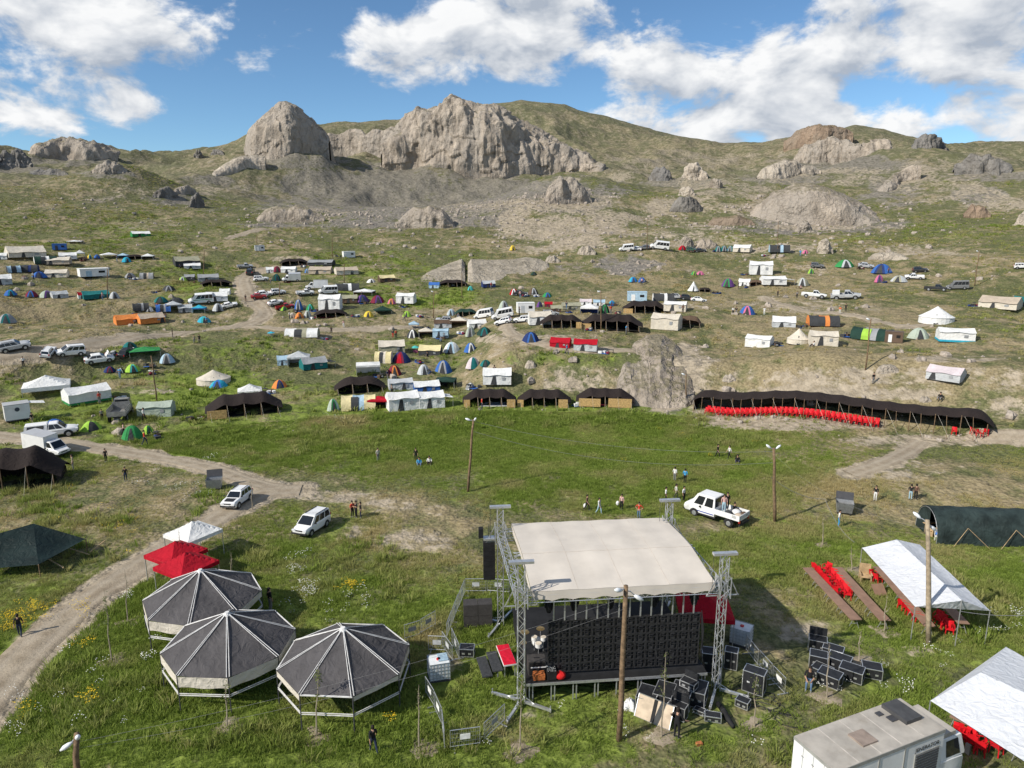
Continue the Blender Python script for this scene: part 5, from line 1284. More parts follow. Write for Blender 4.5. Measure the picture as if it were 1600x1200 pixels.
MB().box((0, 0, .42), (.95, .7, .84)).build('cabinet', SUBM, am); MB().box((0, -.36, .42), (.85, .02, .7)).build('grille', BLACK, am); MB().box((0, 0, .86), (.3, .05, .04)).build('handle', BLKP, am)
dj = thing('equipment_table', on_stage(1.25, .35, DKZ), STY, 'small table with orange case and lit mixer at the stage front', 'table')
MB().box((-.1, .32, .5), (1.1, .12, .05)).build('rail', mat('white_trim', (.75, .75, .74), .6), dj); MB().box((-.25, 0, .2), (.62, .42, .3)).build('orange_case', mat('orange_case', (.42, .13, .04), .6, .3, 6), dj)
MB().box((.42, 0, .3), (.5, .5, .5)).build('mixer', BLACK, dj); B = MB()
for k in range(22): B.box((.22 + (k % 6)*.08, -.2 + (k*7 % 5)*.1, .56), (.025, .025, .02))
B.build('knobs', mat('knob_pale', (.7, .72, .7), .5), dj)
rc = thing('red_bag', on_stage(2.15, .28, DKZ), STY, 'red bag lying at the stage front below the video wall', 'bag')
MB().ball((0, 0, .2), .3, 12, 8, .7).build('bag', cloth('red_bag', (.62, .02, .02)), rc, True); MB().tube([(-.12, 0, .38), (-.06, 0, .5), (.06, 0, .5), (.12, 0, .38)], .02, 5).build('handle', BLKP, rc)

# ------------------------------------------------------------------ barriers, tanks, cases
bar0 = None
def barrier(p0, p1, label, plate='SL'):
    global bar0, barc
    A_, B_ = at(*p0), at(*p1); d = B_ - A_; L = math.hypot(d.x, d.y); yw = math.atan2(d.y, d.x); s = L / 2.2
    t = thing('crowd_barrier', (A_ + B_)/2, yw, label, 'barrier', 'steel crowd barriers round the stage'); H_ = 1.1; h = L/2 - .03
    F = MB(); F.tube([(-h, 0, .12), (-h, 0, H_), (h, 0, H_), (h, 0, .12)], .022, 6); F.tube([(-h, 0, .2), (h, 0, .2)], .018, 5); F.build('frame', METAL, t)
    I = MB(); n = max(8, int(L/.11))
    for k in range(1, n): I.bar((-h + 2*h*k/n, 0, .2), (-h + 2*h*k/n, 0, H_), .008)
    for z in (.42, .65, .88): I.bar((-h, 0, z), (h, 0, z), .008)
    I.build('mesh_infill', METAL, t)
    MB().box((0, -.015, .68), (.5, .012, .3)).build('plate', mat('plate_' + plate, CC[plate], .6), t)
    for q in (-.75, .75): MB().bar((h*q, -.32, .03), (h*q, .32, .03), .05).build('foot', METAL, t)
    return t
for i, (a, b, lab, pl) in enumerate([
    ((632,1002),(657,994),'barrier panel left of the water tank, outer one','GY'), ((658,993),(681,978),'barrier panel left of the water tank, nearer the field','GY'),
    ((698,1001),(706,977),'barrier at the near end of the line left of the stage','SL'), ((707,976),(716,952),'middle barrier of the line left of the stage','SL'), ((717,951),(726,929),'barrier at the far end of the line left of the stage','SL'),
    ((727,927),(760,927),'barrier across the back left of the stage, left panel','SL'), ((761,927),(796,928),'barrier across the back left of the stage, right panel','SL'),
    ((669,1019),(697,1020),'barrier directly behind the water tank','SL'), ((691,1012),(708,1036),'barrier standing slantwise right of the water tank','SL'), ((706,1006),(718,1034),'barrier edge-on right of the water tank, next to the small black table','SL'),
    ((665,1084),(679,1108),'upper barrier of the line in front of the water tank','W'), ((679,1109),(691,1136),'middle barrier of the line in front of the water tank','W'), ((691,1137),(695,1174),'lowest barrier of the line in front of the water tank','SL'),
    ((703,1173),(751,1165),'barrier facing the camera left of the front tower','W'), ((756,1160),(789,1129),'slanting barrier beside the front left tower foot','GY'),
    ((1165,1019),(1184,1042),'barrier right of the stage, farthest panel','SL'), ((1185,1043),(1205,1065),'barrier right of the stage, middle panel','SL'), ((1206,1066),(1226,1089),'barrier right of the stage, nearest panel with white plate','W')]):
    barrier(a, b, lab, pl)
PLW = mat('tank_plastic', (.70, .73, .74), .45, .08, 1.5)
def water_tank(px, py, yw, label):
    P = site(px, py, 1.0); t = thing('water_tank', P, yaw_at(P, yw), label, 'water tank')
    MB().box((0, 0, .66), (1.1, .95, 1.0)).build('tank', PLW, t); MB().box((0, 0, .07), (1.2, 1.0, .14)).build('pallet', DARKM, t); MB().cyl((0, 0, 1.16), (0, 0, 1.22), .12, n=12).build('cap', mat('cap_red', (.5, .03, .03), .5), t)
    G = MB()
    for k in range(7):
        x = -.58 + k*1.16/6
        for y in (-.5, .5): G.bar((x, y, .14), (x, y, 1.18), .018)
    for z in (.3, .52, .74, .96, 1.18):
        for y in (-.5, .5): G.bar((-.58, y, z), (.58, y, z), .018)
        for x in (-.58, .58): G.bar((x, -.5, z), (x, .5, z), .018)
    G.build('cage', METAL, t); return t
t = water_tank(686, 1066, 8, 'white caged water tank with blue cloth between the barriers left of the stage')
MB().box((.25, .1, 1.2), (.55, .7, .04)).build('blue_cloth', K('LB'), t)
water_tank(1157, 1012, -12, 'white caged water tank behind the right front tower')
CASE = mat('flight_case', (.022, .023, .026), .5, .2, 4.0)
def flight_case(px, py, size, yaw, label, z=0.0, lid=0, base=None, name='flight_case', m=CASE):
    w_, d_, h_ = size; P = base or site(px, py, d_)
    t = thing(name, P + Vector((0, 0, z)), yaw_at(P, yaw), label, 'case', 'flight cases of the stage crew')
    MB().box((0, 0, h_/2 + .06), (w_, d_, h_)).build('body', m, t)
    E = MB(); o = .012
    for sx in (-1, 1):
        for sy in (-1, 1): E.bar((sx*(w_/2+o*.3), sy*(d_/2+o*.3), .06), (sx*(w_/2+o*.3), sy*(d_/2+o*.3), h_+.06), .035)
    for zz in (.075, h_+.05):
        for s in (-1, 1): E.bar((-w_/2, s*(d_/2+.004), zz), (w_/2, s*(d_/2+.004), zz), .035); E.bar((s*(w_/2+.004), -d_/2, zz), (s*(w_/2+.004), d_/2, zz), .035)
    E.build('edge_trim', ALU, t)
    for s in (-1, 1): MB().box((s*w_*.22, -d_/2-.012, h_*.55), (.16, .02, .1)).build('latch', ALU, t)
    for sx in (-1, 1):
        for sy in (-1, 1): MB().cyl((sx*(w_/2-.1), sy*(d_/2-.1), 0), (sx*(w_/2-.1), sy*(d_/2-.1), .06), .05, n=8).build('castor', BLKP, t)
    if lid:
        MB().box((0, d_/2 + .04, h_ + .06 + w_*.25), (w_, .06, w_*.5)).build('lid', m, t)
    return t
FC = flight_case
for a in [(1276,1020,(1.0,.7,.75),4,'tall open case at the back of the right-hand case group',0,1),(1300,1034,(1.1,.7,.7),-6,'case right of the open one, back of the right-hand group'),(1277,1046,(.95,.75,.75),2,'square case at the left of the right-hand group'),
          (1310,1050,(1.2,.8,.7),-10,'long case in the middle of the right-hand group'),(1283,1062,(1.0,.8,.5),-20,'low case behind the seated person'),(1295,1074,(1.15,.85,.65),-14,'big case right beside the seated person'),
          (1329,1067,(1.2,.85,.65),-8,'wide case right of the thin sapling, right-hand group'),(1360,1062,(1.0,.8,.6),10,'separate case at the right end of the right-hand group'),
          (1011,1116,(1.0,1.25,.8),-12,'case with plywood scrap on top, left end of the front heap'),(1037,1113,(.95,1.3,.85),-12,'second case from the left in the front heap'),(1064,1112,(1.0,1.3,.85),-10,'third case from the left in the front heap'),
          (1089,1108,(.85,1.2,.9),-8,'case at the right end of the front heap'),(1058,1126,(.9,.5,.75),-20,'open case with raised lid behind the person in black',0,1),
          (1096,1120,(.75,.35,.22),-20,'thin case lying right of the person in black'),(1113,1130,(.8,.45,.3),5,'small case lying beside the black tube'),(1160,1109,(.65,.5,.4),-18,'small case alone in the grass right of the stage'),
          (1177,1086,(1.1,.7,1.25),-12,'tall equipment rack by the right barriers'),(1141,1048,(.7,.6,1.1),-4,'upright case under the red canopy behind the stage'),(1106,1052,(.8,.7,1.2),6,'equipment rack at the right edge of the video wall'),
          (730,1028,(.85,.6,.5),-8,'small black table case left of the stage steps')]: FC(*a)
sm = FC(1070, 1090, (.8, .5, .35), -25, 'opened small case lying on top of the front heap', .95, 1, base=site(1074, 1110, 1.2))
pl = thing('plywood_panel', at(1018, 1130), yaw_at(at(1018, 1130), -22), 'plywood panel with black stripe leaning on the front case heap', 'panel')
PLY = mat('plywood', (.52, .42, .31), .7, .12, 2.0, .1)
Mx = Matrix.Rotation(R(-28), 3, 'X')
def lean(x, z, y=0): v = Mx @ Vector((x, y, z)); return (v.x, v.y, v.z + .02)
MB().slab([lean(-.95, 0), lean(.95, 0), lean(.95, 1.15), lean(-.95, 1.15)], .03).build('board', PLY, pl)
MB().slab([lean(-.1, 0, -.006), lean(.1, 0, -.006), lean(.1, 1.15, -.006), lean(-.1, 1.15, -.006)], .01).build('stripe', BLACK, pl)
B = MB(); pts = [lean(-.96, 0, -.01), lean(.96, 0, -.01), lean(.96, 1.16, -.01), lean(-.96, 1.16, -.01)]
for i in range(4): B.bar(pts[i], pts[(i+1) % 4], .035)
B.build('edge_trim', ALU, pl)
bt = thing('black_tube', at(1133, 1120), yaw_at(at(1133, 1120), -62), 'long black rolled cloth lying right of the front case heap', 'cloth roll')
MB().tube([(-.9, 0, .14), (-.3, .03, .16), (.4, -.02, .15), (.95, 0, .13)], [.13, .16, .15, .11], 10).build('roll', BLACK, bt, True); MB().tube([(-.2, 0, .17), (-.18, 0, .17)], .17, 10).build('strap', DARKM, bt)
bs = thing('white_sack', at(984, 1106), 0, 'white plastic sheet heaped at the left end of the front cases', 'sheet')
MB().grid(lambda u, v: ((.42*v+.08*math.sin(u*25))*math.cos(2*math.pi*u), (.36*v+.06*math.cos(u*31))*math.sin(2*math.pi*u), .55*(1-v**2)+.06*math.sin(u*40+v*9)), 26, 8, True).build('sheet', K('W'), bs, True)
tag(MB().box((0, 0, .07), (.32, .2, .14), .3).build('brick', mat('brick', (.45, .16, .06), .9, .2, 9), None), 'orange brick lying in the grass before the person in black', 'brick').location = at(1092, 1164)
cb = MB(); p0 = at(1210, 1088); rr = random.Random(4)
for k in range(5):
    pts = []; x, y = 1140 + k*14, 1070 + k*9
    for q in range(14): pts.append(at(x + 26*math.sin(q*.7 + k) + q*4, y + 8*math.cos(q*.9 + k*2) + q*2) + Vector((0, 0, .04)))
    cb.tube(pts, .022, 5, True)
tag(cb.build('power_cable', BLKP), 'black power cables looping through the grass right of the stage', 'cable')

# ------------------------------------------------------------------ eight-sided shade pavilions
GAZ = cloth('pavilion_grey', (.085, .08, .082), .8, .10); CREAM = cloth('pavilion_cream', (.60, .55, .47), .85)
def pavilion(x_, y_, yw, label, skirts, apex=3.85):
    Rr = 3.53; P = Vector((x_, y_, hz(x_, y_)))
    t = thing('pavilion', P, R(yw), label, 'pavilion', 'three grey eight-sided pavilions'); he = 2.12
    ver = [(Rr*math.cos(-math.pi/2 + math.pi/8 + k*math.pi/4), Rr*math.sin(-math.pi/2 + math.pi/8 + k*math.pi/4)) for k in range(-1, 7)]
    for k in range(8):
        a, b = ver[k], ver[(k+1) % 8]
        def f(u, v):
            x = a[0]*(1-u)+b[0]*u; y = a[1]*(1-u)+b[1]*u; s = v
            return (x*s, y*s, apex - (apex-he)*s - .10*math.sin(math.pi*s)*math.sin(math.pi*u) - (.05*math.sin(math.pi*u) if s > .99 else 0))
        MB().grid(f, 6, 8).build('roof_panel', GAZ, t, True)
        for o in (-.07, .07):
            d = Vector((-a[1], a[0], 0)).normalized()*o
            MB().tube([Vector((a[0]*s, a[1]*s, apex - (apex-he)*s + .03)) + d*(s**.5) for s in (.02, .35, .7, 1.0)], .02, 5).build('rib', mat('rib_white', (.72, .71, .69), .6), t)
        MB().cyl((a[0], a[1], 0), (a[0], a[1], he), .035, n=6).build('leg', DARKM, t)
        for z in (1.0, 1.1): MB().bar((a[0], a[1], z), (b[0], b[1], z), .035).build('rail', mat('rib_white', (.72, .71, .69), .6), t)
        if k in skirts:
            sk = skirts[k]
            MB().grid(lambda u, v: ((a[0]*(1-u)+b[0]*u)*1.004, (a[1]*(1-u)+b[1]*u)*1.004, he - .04 - v*sk*(1 - .06*math.sin(u*9))), 10, 2).build('valance', CREAM, t)
        else:
            MB().bar((a[0], a[1], he - .03), (b[0], b[1], he - .03), .06).build('eave_beam', mat('rib_white', (.72, .71, .69), .6), t)
    MB().cyl((0, 0, apex - .12), (0, 0, apex + .06), .22, .12, 8).build('finial', mat('rib_white', (.72, .71, .69), .6), t)
pavilion(-19.5, 40.75, -12, 'grey pavilion at the back of the three, behind the red canopies', {0: .62, 1: .62, 7: .5, 2: .4})
pavilion(-15.85, 35.7, -2.6, 'grey pavilion at the front left of the three', {0: .62, 1: .62, 7: .55, 2: .5})
pavilion(-9.1, 34.4, -3.3, 'grey pavilion on the right of the three, nearest the stage', {7: .35, 1: .25, 2: .4})
for a in [('canopy', 306, 872, 62, 52, ('W',), 'white pop-up canopy behind the two red ones'), ('canopy', 280, 906, 58, 52, ('RD',), 'red pop-up canopy next to the white one'), ('canopy', 296, 926, 60, 54, ('RD',), 'red pop-up canopy nearest the grey pavilions')]:
    k_, px, py, wp, hp, cs, lab = a; P = at(px, py); t = thing('canopy', P, yaw_at(P, 33), lab, 'canopy'); canopy(t, 3.0, 3.0, 3.05, *cs, rise=.28, vall=.09)
P = site(1096, 1012, 3); t = thing('canopy', P, yaw_at(P, 10), 'red pop-up canopy behind the video wall at the right of the stage', 'canopy'); canopy(t, 3.2, 3.0, 2.9, 'RD', rise=.3, vall=.1)

# ------------------------------------------------------------------ big tarpaulins, tables and chairs on the right
def hit(px, py, z):
    d = ray(px, py); k = (CAM_Z - z)/-d[2]; return Vector((d[0]*k, d[1]*k, z))
TARP = cloth('white_tarpaulin', (.78, .80, .84), .55, .04, .2)
def tarp_roof(t, O, panels, legs, sag=.12):
    for q in panels:
        a, b, c, d = [p - O for p in q]
        MB().grid(lambda u, v: tuple((a*(1-u)+b*u)*(1-v) + (d*(1-u)+c*u)*v - Vector((0, 0, sag*math.sin(math.pi*u)*math.sin(math.pi*v) + .015*math.sin(u*37)*math.sin(v*29)))), 20, 16).build('tarpaulin', TARP, t, True)
    for p in legs:
        q = p - O; MB().cyl((q.x, q.y, hz(p.x, p.y) - O.z), (q.x, q.y, q.z), .03, n=6).build('pole', METAL, t)
A_, B_, E_, D_, F_, C2 = hit(1347, 856, 2.2), hit(1401, 843, 3.0), hit(1503, 938, 3.0), hit(1430, 948, 2.2), hit(1437, 851, 2.3), hit(1547, 954, 2.2)
O = Vector(((A_+C2)/2)[:]); O.z = hz(O.x, O.y)
t = thing('tarpaulin_canopy', O, 0, 'white tarpaulin roof over tables, beside the tall pole at right', 'canopy')
tarp_roof(t, O, [(A_, B_, E_, D_), (B_, F_, C2, E_)], [A_, D_, C2, F_, B_, E_], .1)
MB().slab([D_ - O, E_ - O, C2 - O], .01).build('end_flap', TARP, t)
A_, B_, C2, D_ = hit(1454, 1095, 2.3), hit(1572, 1011, 2.3), hit(1790, 1130, 2.3), hit(1640, 1215, 2.3)
Mr = (A_*.62 + B_*.38)*.86 + (C2+D_)/2*.14; Nr = (C2+D_)/2*.8 + (A_+B_)/2*.2; Mr.z = Nr.z = 3.15
O = (A_+C2)/2; O.z = hz(O.x, O.y); t = thing('tarpaulin_canopy', O, 0, 'white tarpaulin roof at the lower right corner, behind the generator truck', 'canopy')
tarp_roof(t, O, [(A_, Mr, Nr, D_), (Mr, B_, C2, Nr)], [A_, B_, C2, D_], .08); MB().slab([A_ - O, B_ - O, Mr - O], .01).build('end_flap', TARP, t)
TBL = mat('table_brown', (.27, .165, .115), .6, .1, 2.0)
def long_table(p0, p1, label, wd=.72):
    a, b = hit(*p0, .78), hit(*p1, .78); a.z = b.z = 0; d = b - a; L = d.length; O = (a+b)/2; O.z = hz(O.x, O.y)
    t = thing('long_table', O, math.atan2(d.y, d.x), label, 'table'); n = max(2, int(round(L/2.0)))
    for k in range(n):
        MB().box((-L/2 + (k+.5)*L/n, 0, .76 + .004*(k % 2)), (L/n - .015, wd, .04)).build('table_top', TBL, t)
        for e in (.12, .88):
            x = -L/2 + (k+e)*L/n; F = MB(); F.bar((x - .12, -wd*.42, 0), (x, -wd*.1, .74), .03); F.bar((x + .12, wd*.42, 0), (x, wd*.1, .74), .03); F.bar((x, -wd*.3, .4), (x, wd*.3, .4), .025); F.build('trestle', METAL, t)
long_table((1262, 882), (1339, 963), 'long brown trestle table on the left, in the open'); long_table((1308, 883), (1384, 966), 'long brown trestle table right of the red chair row')
long_table((1372, 882), (1454, 975), 'long brown table whose end shows under the white tarpaulin, left one'); long_table((1424, 885), (1506, 975), 'long brown table whose end shows under the white tarpaulin, right one')
long_table((1488, 1112), (1600, 1166), 'brown table under the lower right tarpaulin'); 
CHR = mat('chair_red', (.62, .012, .02), .45, .08, 5)
def chair_mesh(mono=False):
    S = MB(); S.grid(lambda u, v: ((u-.5)*.44*(1-.06*v), (v-.5)*.42, .43 - .02*math.sin(math.pi*u)), 4, 4); S.box((0, -.21, .41), (.42, .03, .05))
    Bk = MB(); Bk.grid(lambda u, v: ((u-.5)*(.44+.04*v), .21 + .08*v - .05*math.cos((u-.5)*math.pi), .45 + .38*v), 6, 4)
    L = MB()
    for sx in (-1, 1):
        for sy in (-1, 1): L.bar((sx*.23, sy*.22, 0), (sx*.19, sy*.19, .43), .045)
    Ar = MB()
    for sx in (-1, 1): Ar.bar((sx*.24, -.2, .64), (sx*.25, .2, .66), .05, .03); Ar.bar((sx*.24, -.19, .42), (sx*.24, -.19, .64), .04)
    return S, Bk, L, Ar
ch0 = None
def chair(P, yw, label, group):
    global ch0, chc
    if ch0 is None:
        ch0 = thing('plastic_chair', P, yw, label, 'chair', group); S, Bk, L, Ar = chair_mesh()
        S.build('seat', CHR, ch0); Bk.build('backrest', CHR, ch0); Ar.build('armrests', CHR, ch0)
        for sx in (-1, 1):
            for sy in (-1, 1): MB().bar((sx*.23, sy*.22, 0), (sx*.19, sy*.19, .43), .045).build('leg', CHR, ch0)
        chc = tree_of(ch0); return ch0
    return copy_thing(ch0, chc, P, yw, label, group)
rr = random.Random(3)
def gp(px, py): d = hit(px, py, .4); return Vector((d.x, d.y, hz(d.x, d.y)))
for k in range(9):
    f = k/8; chair(gp(1275 + 33*f, 886 + 36*f), rr.uniform(-.5, .5) + 2.4, 'red plastic chair in the row along the left open table', 'red chairs between the two open tables')
for k in range(9):
    f = k/8; chair(gp(1292 + 33*f, 886 + 38*f), rr.uniform(-.6, .6) - .8, 'red plastic chair in the row along the right open table', 'red chairs beside the right open table')
for k in range(6): f = k/5; chair(gp(1410 + 28*f, 940 + 22*f), rr.uniform(-.5, .5) + 2.4, 'red plastic chair left of the tall pole under the tarpaulin edge', 'red chairs left of the tall right pole')
for k in range(5): f = k/4; chair(gp(1466 + 18*f, 962 + 18*f), rr.uniform(-.6, .6) - .7, 'red plastic chair right of the tall pole under the tarpaulin edge', 'red chairs right of the tall right pole')
chair(gp(1366, 898), .4, 'red plastic chair beside the wooden armchair', None); chair(gp(1372, 903), 1.9, 'red plastic chair half under the tarpaulin behind the wooden armchair', None)
for k in range(10): f = k/9; chair(gp(1497 + 34*f + rr.uniform(-3, 3), 1136 + 22*f + rr.uniform(-5, 5)), rr.uniform(-3, 3), 'red plastic chair under the lower right tarpaulin', 'red chairs under the lower right tarpaulin')
chair(gp(1558, 1164), .5, 'red plastic chair standing clear in front of the lower right tarpaulin', None)
ac = thing('wooden_armchair', at(1351, 908), yaw_at(at(1351, 908), 12), 'pale wooden armchair between the tables and the tarpaulin', 'chair')
MB().box((0, 0, .45), (.75, .7, .08)).build('seat', WOODL, ac); MB().box((0, .33, .85), (.75, .08, .75)).build('backrest', WOODL, ac)
for s in (-1, 1): MB().box((s*.37, -.02, .66), (.09, .7, .05)).build('armrest', WOODL, ac)
for sx in (-1, 1):
    for sy in (-1, 1): MB().box((sx*.34, sy*.31, .22), (.08, .08, .44)).build('leg', WOODL, ac)
tt = thing('small_table', at(1373, 930), yaw_at(at(1373, 930), 42), 'small square brown table tipped beside a sapling', 'table')
MB().slab([(-.45, -.3, .12), (.45, -.3, .12), (.45, .3, .72), (-.45, .3, .72)], .04).build('table_top', TBL, tt)
for s in (-1, 1): MB().bar((s*.38, .22, .62), (s*.38, .55, .05), .04).build('leg', TBL, tt)
# dark net tunnel
A_, B_ = at(1414, 822), at(1480, 849); ax = (at(1640, 854) - B_); ax.z = 0; ax.normalize(); O = (A_+B_)/2; wN = (B_-A_).length; hN = 2.5; LN = 16.0
net = thing('net_tunnel', O, math.atan2(ax.y, ax.x), 'long dark green net tunnel with an open arched end at right', 'tunnel tent')
NETM = cloth('dark_net', (.028, .042, .04), .7, .25); sd_ = Vector((-ax.y, ax.x, 0))
def arch(v, x): a = math.pi*v; return (x, -wN/2*math.cos(a), hN*math.sin(a)**.8)
MB().grid(lambda u, v: (lambda p: (p[0], p[1]*(1+.012*math.sin(u*60)), p[2]*(1-.03*abs(math.sin(u*9*math.pi)))))(arch(v, u*LN)), 60, 18).build('net_cover', NETM, net, True)
B = MB(); B.grid(lambda u, v: (.04, -wN/2*math.cos(math.pi*(.45+.55*u))*1.0, hN*math.sin(math.pi*(.45+.55*u))**.8*v), 10, 4); B.build('end_curtain', NETM, net)
for k in range(9): MB().tube([(lambda p: (p[0], p[1]*.97, p[2]*.95))(arch(v/12, k*LN/8)) for v in range(13)], .025, 5).build('hoop', METAL, net)
for k in range(4):
    x = 2.2 + k*3.6; G = MB(); G.bar((x, -wN/2 - .02, 1.5), (x - 1.2, -wN/2 - .5, 0), .03); G.bar((x, -wN/2 - .02, 1.5), (x + 1.6, -wN/2 - .5, 0), .03); G.build('brace', WOODL, net)
for px, py, lab in ((1487, 846, 'left'), (1578, 846, 'right')):
    P = at(px, py) + sd_*.9; chair(Vector((P.x, P.y, hz(P.x, P.y))), 0, f'red chair showing dimly through the net tunnel, {lab} one', None)
tb = thing('bench_table', net.location + ax*.8, net.rotation_euler.z + .3, 'wooden bench and shelf inside the mouth of the net tunnel', 'bench')
MB().box((0, 0, .5), (1.5, .5, .06)).build('board', WOODL, tb); MB().box((0, .5, .9), (1.6, .3, .05)).build('shelf', WOODL, tb)
for s in (-1, 1): MB().box((s*.6, .1, .45), (.07, .9, .9)).build('leg', WOODL, tb)
P = at(1467, 846); bl = thing('plastic_tables', P, .3, 'white plastic chair with a blue bowl before the net tunnel', 'chair')
MB().box((0, 0, .42), (.5, .5, .05)).build('seat', K('W'), bl); MB().box((0, .26, .7), (.5, .05, .5)).build('backrest', K('W'), bl); MB().ball((.05, 0, .62), .36, 14, 8, .45).build('blue_bowl', mat('bowl_blue', (.02, .18, .60), .4), bl, True)
for sx in (-1, 1):
    for sy in (-1, 1): MB().box((sx*.21, sy*.21, .2), (.05, .05, .4)).build('leg', K('W'), bl)
# refuse containers
def dumpster(px, py, yw, label):
    P = site(px, py, 1.0); t = thing('refuse_container', P, yaw_at(P, yw), label, 'dumpster')
    MB().slab([(-.62, -.5, .2), (.62, -.5, .2), (.72, -.55, 1.1), (-.72, -.55, 1.1)], .0).add([(-.62,-.5,.2),(.62,-.5,.2),(.62,.5,.2),(-.62,.5,.2),(-.72,-.55,1.1),(.72,-.55,1.1),(.72,.55,1.1),(-.72,.55,1.1)], [(0,3,2,1),(0,1,5,4),(1,2,6,5),(2,3,7,6),(3,0,4,7)]).build('bin', METAL, t)
    MB().slab([(-.72, .5, 1.12), (.72, .5, 1.12), (.72, .75, 1.75), (-.72, .75, 1.75)], .04).build('lid', DARKM, t)
    for sx in (-1, 1):
        for sy in (-1, 1): MB().cyl((sx*.5, sy*.4, 0), (sx*.5, sy*.4, .2), .08, n=8).build('castor', BLKP, t)
dumpster(336, 766, -10, 'grey refuse container with open lid beside the dirt road'); dumpster(1318, 805, 5, 'grey refuse container near the net tunnel')

# ------------------------------------------------------------------ generator truck
Z3 = 3.45; c_l, c_b, c_r, c_t = hit(1241, 1150, Z3), hit(1309, 1203, Z3), hit(1479, 1136, Z3), hit(1404, 1089, Z3)
ax = (c_r - c_b); LT = ((c_r - c_b).length + (c_t - c_l).length)/2; WT = ((c_l - c_b).length + (c_t - c_r).length)/2; O = (c_l + c_b + c_r + c_t)/4; O.z = hz(O.x, O.y)
TRY = math.atan2(ax.y, ax.x); tk = thing('generator_truck', O, TRY, 'white box truck marked as a generator, lower right', 'truck')
TW = mat('truck_white', (.74, .75, .74), .45, .06, .8, dirt=.35); TG = mat('truck_grey_roof', (.42, .385, .335), .7, .12, 1.0, dirt=.4); TT = mat('truck_trim', (.30, .30, .28), .5, .1)
zb = .95
bx = MB().box((0, 0, (Z3 + zb)/2), (LT, WT, Z3 - zb - .03)).build('box_body', TW, tk)
rf = MB().box((0, 0, Z3), (LT + .02, WT + .02, .06)).build('box_roof', TG, tk)
for k in range(1, 5): MB().box((-LT/2 + k*LT/5, 0, Z3 + .033), (.05, WT*.98, .012)).build('roof_seam', mat('seam', (.50, .46, .41), .7), rf)
for s in (-1, 1): MB().box((0, s*(WT/2 + .012), Z3 - .06), (LT + .04, .03, .16)).build('roof_trim', TT, tk)
MB().box((-LT/2 - .012, 0, Z3 - .06), (.03, WT + .05, .16)).build('roof_trim', TT, tk)
MB().box((-LT*.1, -.15, Z3 + .07), (.85, .8, .08)).build('roof_hatch', mat('hatch_brown', (.29, .23, .19), .8, .12, 3), rf); MB().box((LT*.36, .35, Z3 + .12), (.95, 1.3, .2)).build('roof_vent', mat('vent_dark', (.07, .07, .072), .6), rf)
MB().box((LT*.25, .25, Z3 + .05), (.35, .35, .05)).build('roof_panel', DARKM, rf); MB().box((LT*.21, .7, Z3 + .05), (.3, .25, .05)).build('roof_panel', DARKM, rf)
for k in range(4): MB().box((-LT/2 - .02, -WT/2 + (k + .5)*WT/4, (Z3 + zb)/2), (.03, WT/4 - .03, Z3 - zb - .25)).build('rear_door', TW, tk)
for k in range(3):
    for z in (1.4, 2.9): MB().box((-LT/2 - .045, -WT/2 + (k + 1)*WT/4, z), (.03, .12, .05)).build('hinge', METAL, tk)
lv = MB().box((LT*.34, -WT/2 - .02, 2.1), (1.5, .04, 1.3)).build('side_louvre', TT, tk)
for k in range(9): MB().box((LT*.34, -WT/2 - .05, 1.56 + k*.135), (1.42, .04, .05)).build('slat', DARKM, lv)
for x in (-LT*.12, LT*.12): MB().box((x, -WT/2 - .015, (Z3+zb)/2), (.06, .03, Z3 - zb - .2)).build('side_seam', TT, tk)
def text(s, size, loc, rot, parent, m, name='lettering'):
    cu = bpy.data.curves.new(name, 'FONT'); cu.body = s; cu.size = size; cu.extrude = .004; cu.align_x = 'CENTER'
    tmp = bpy.data.objects.new(name, cu); COL.objects.link(tmp); bpy.context.view_layer.update()
    me_ = bpy.data.meshes.new_from_object(tmp.evaluated_get(bpy.context.evaluated_depsgraph_get())); bpy.data.objects.remove(tmp); o = mesh_obj(name, me_, m, parent); o.location = loc; o.rotation_euler = rot; return o
INK = mat('ink', (.05, .055, .06), .6)
text('JENERATOR', .28, (LT*.34, -WT/2 - .02, 2.84), (R(90), 0, 0), tk, INK); text('06J', .5, (-LT*.02, -WT/2 - .02, 1.9), (R(90), 0, 0), tk, INK)
MB().box((-.2, 0, .72), (LT*.98, 1.0, .3)).build('chassis', DARKM, tk)
cabm = TW
loft([(LT/2 + .08, .55, 1.75, 1.08), (LT/2 + .9, .5, 1.75, 1.1), (LT/2 + 1.55, .5, 1.7, 1.08), (LT/2 + 1.75, .55, 1.5, 1.0)], cabm, 'cab', tk)
greenhouse(tk, cabm, (LT/2 + .1, LT/2 + 1.7), (LT/2 + .12, LT/2 + 1.4), 2.15, 1.95, 1.7, 2.7, ((.22, .8),), 'cab_top', rear=False)
MB().box((LT/2 + .6, 0, 2.86), (.9, 1.9, .22)).build('wind_deflector', TG, tk)
for s in (-1, 1): MB().box((LT/2 + 1.5, s*1.3, 2.1), (.1, .22, .5)).build('mirror', BLKP, tk); MB().box((LT/2 + 1.72, s*.75, .95), (.08, .4, .22)).build('headlight', LAMP, tk)
wheels(tk, (-LT*.3, -LT*.42, LT/2 + .8), WT, .5, .3)

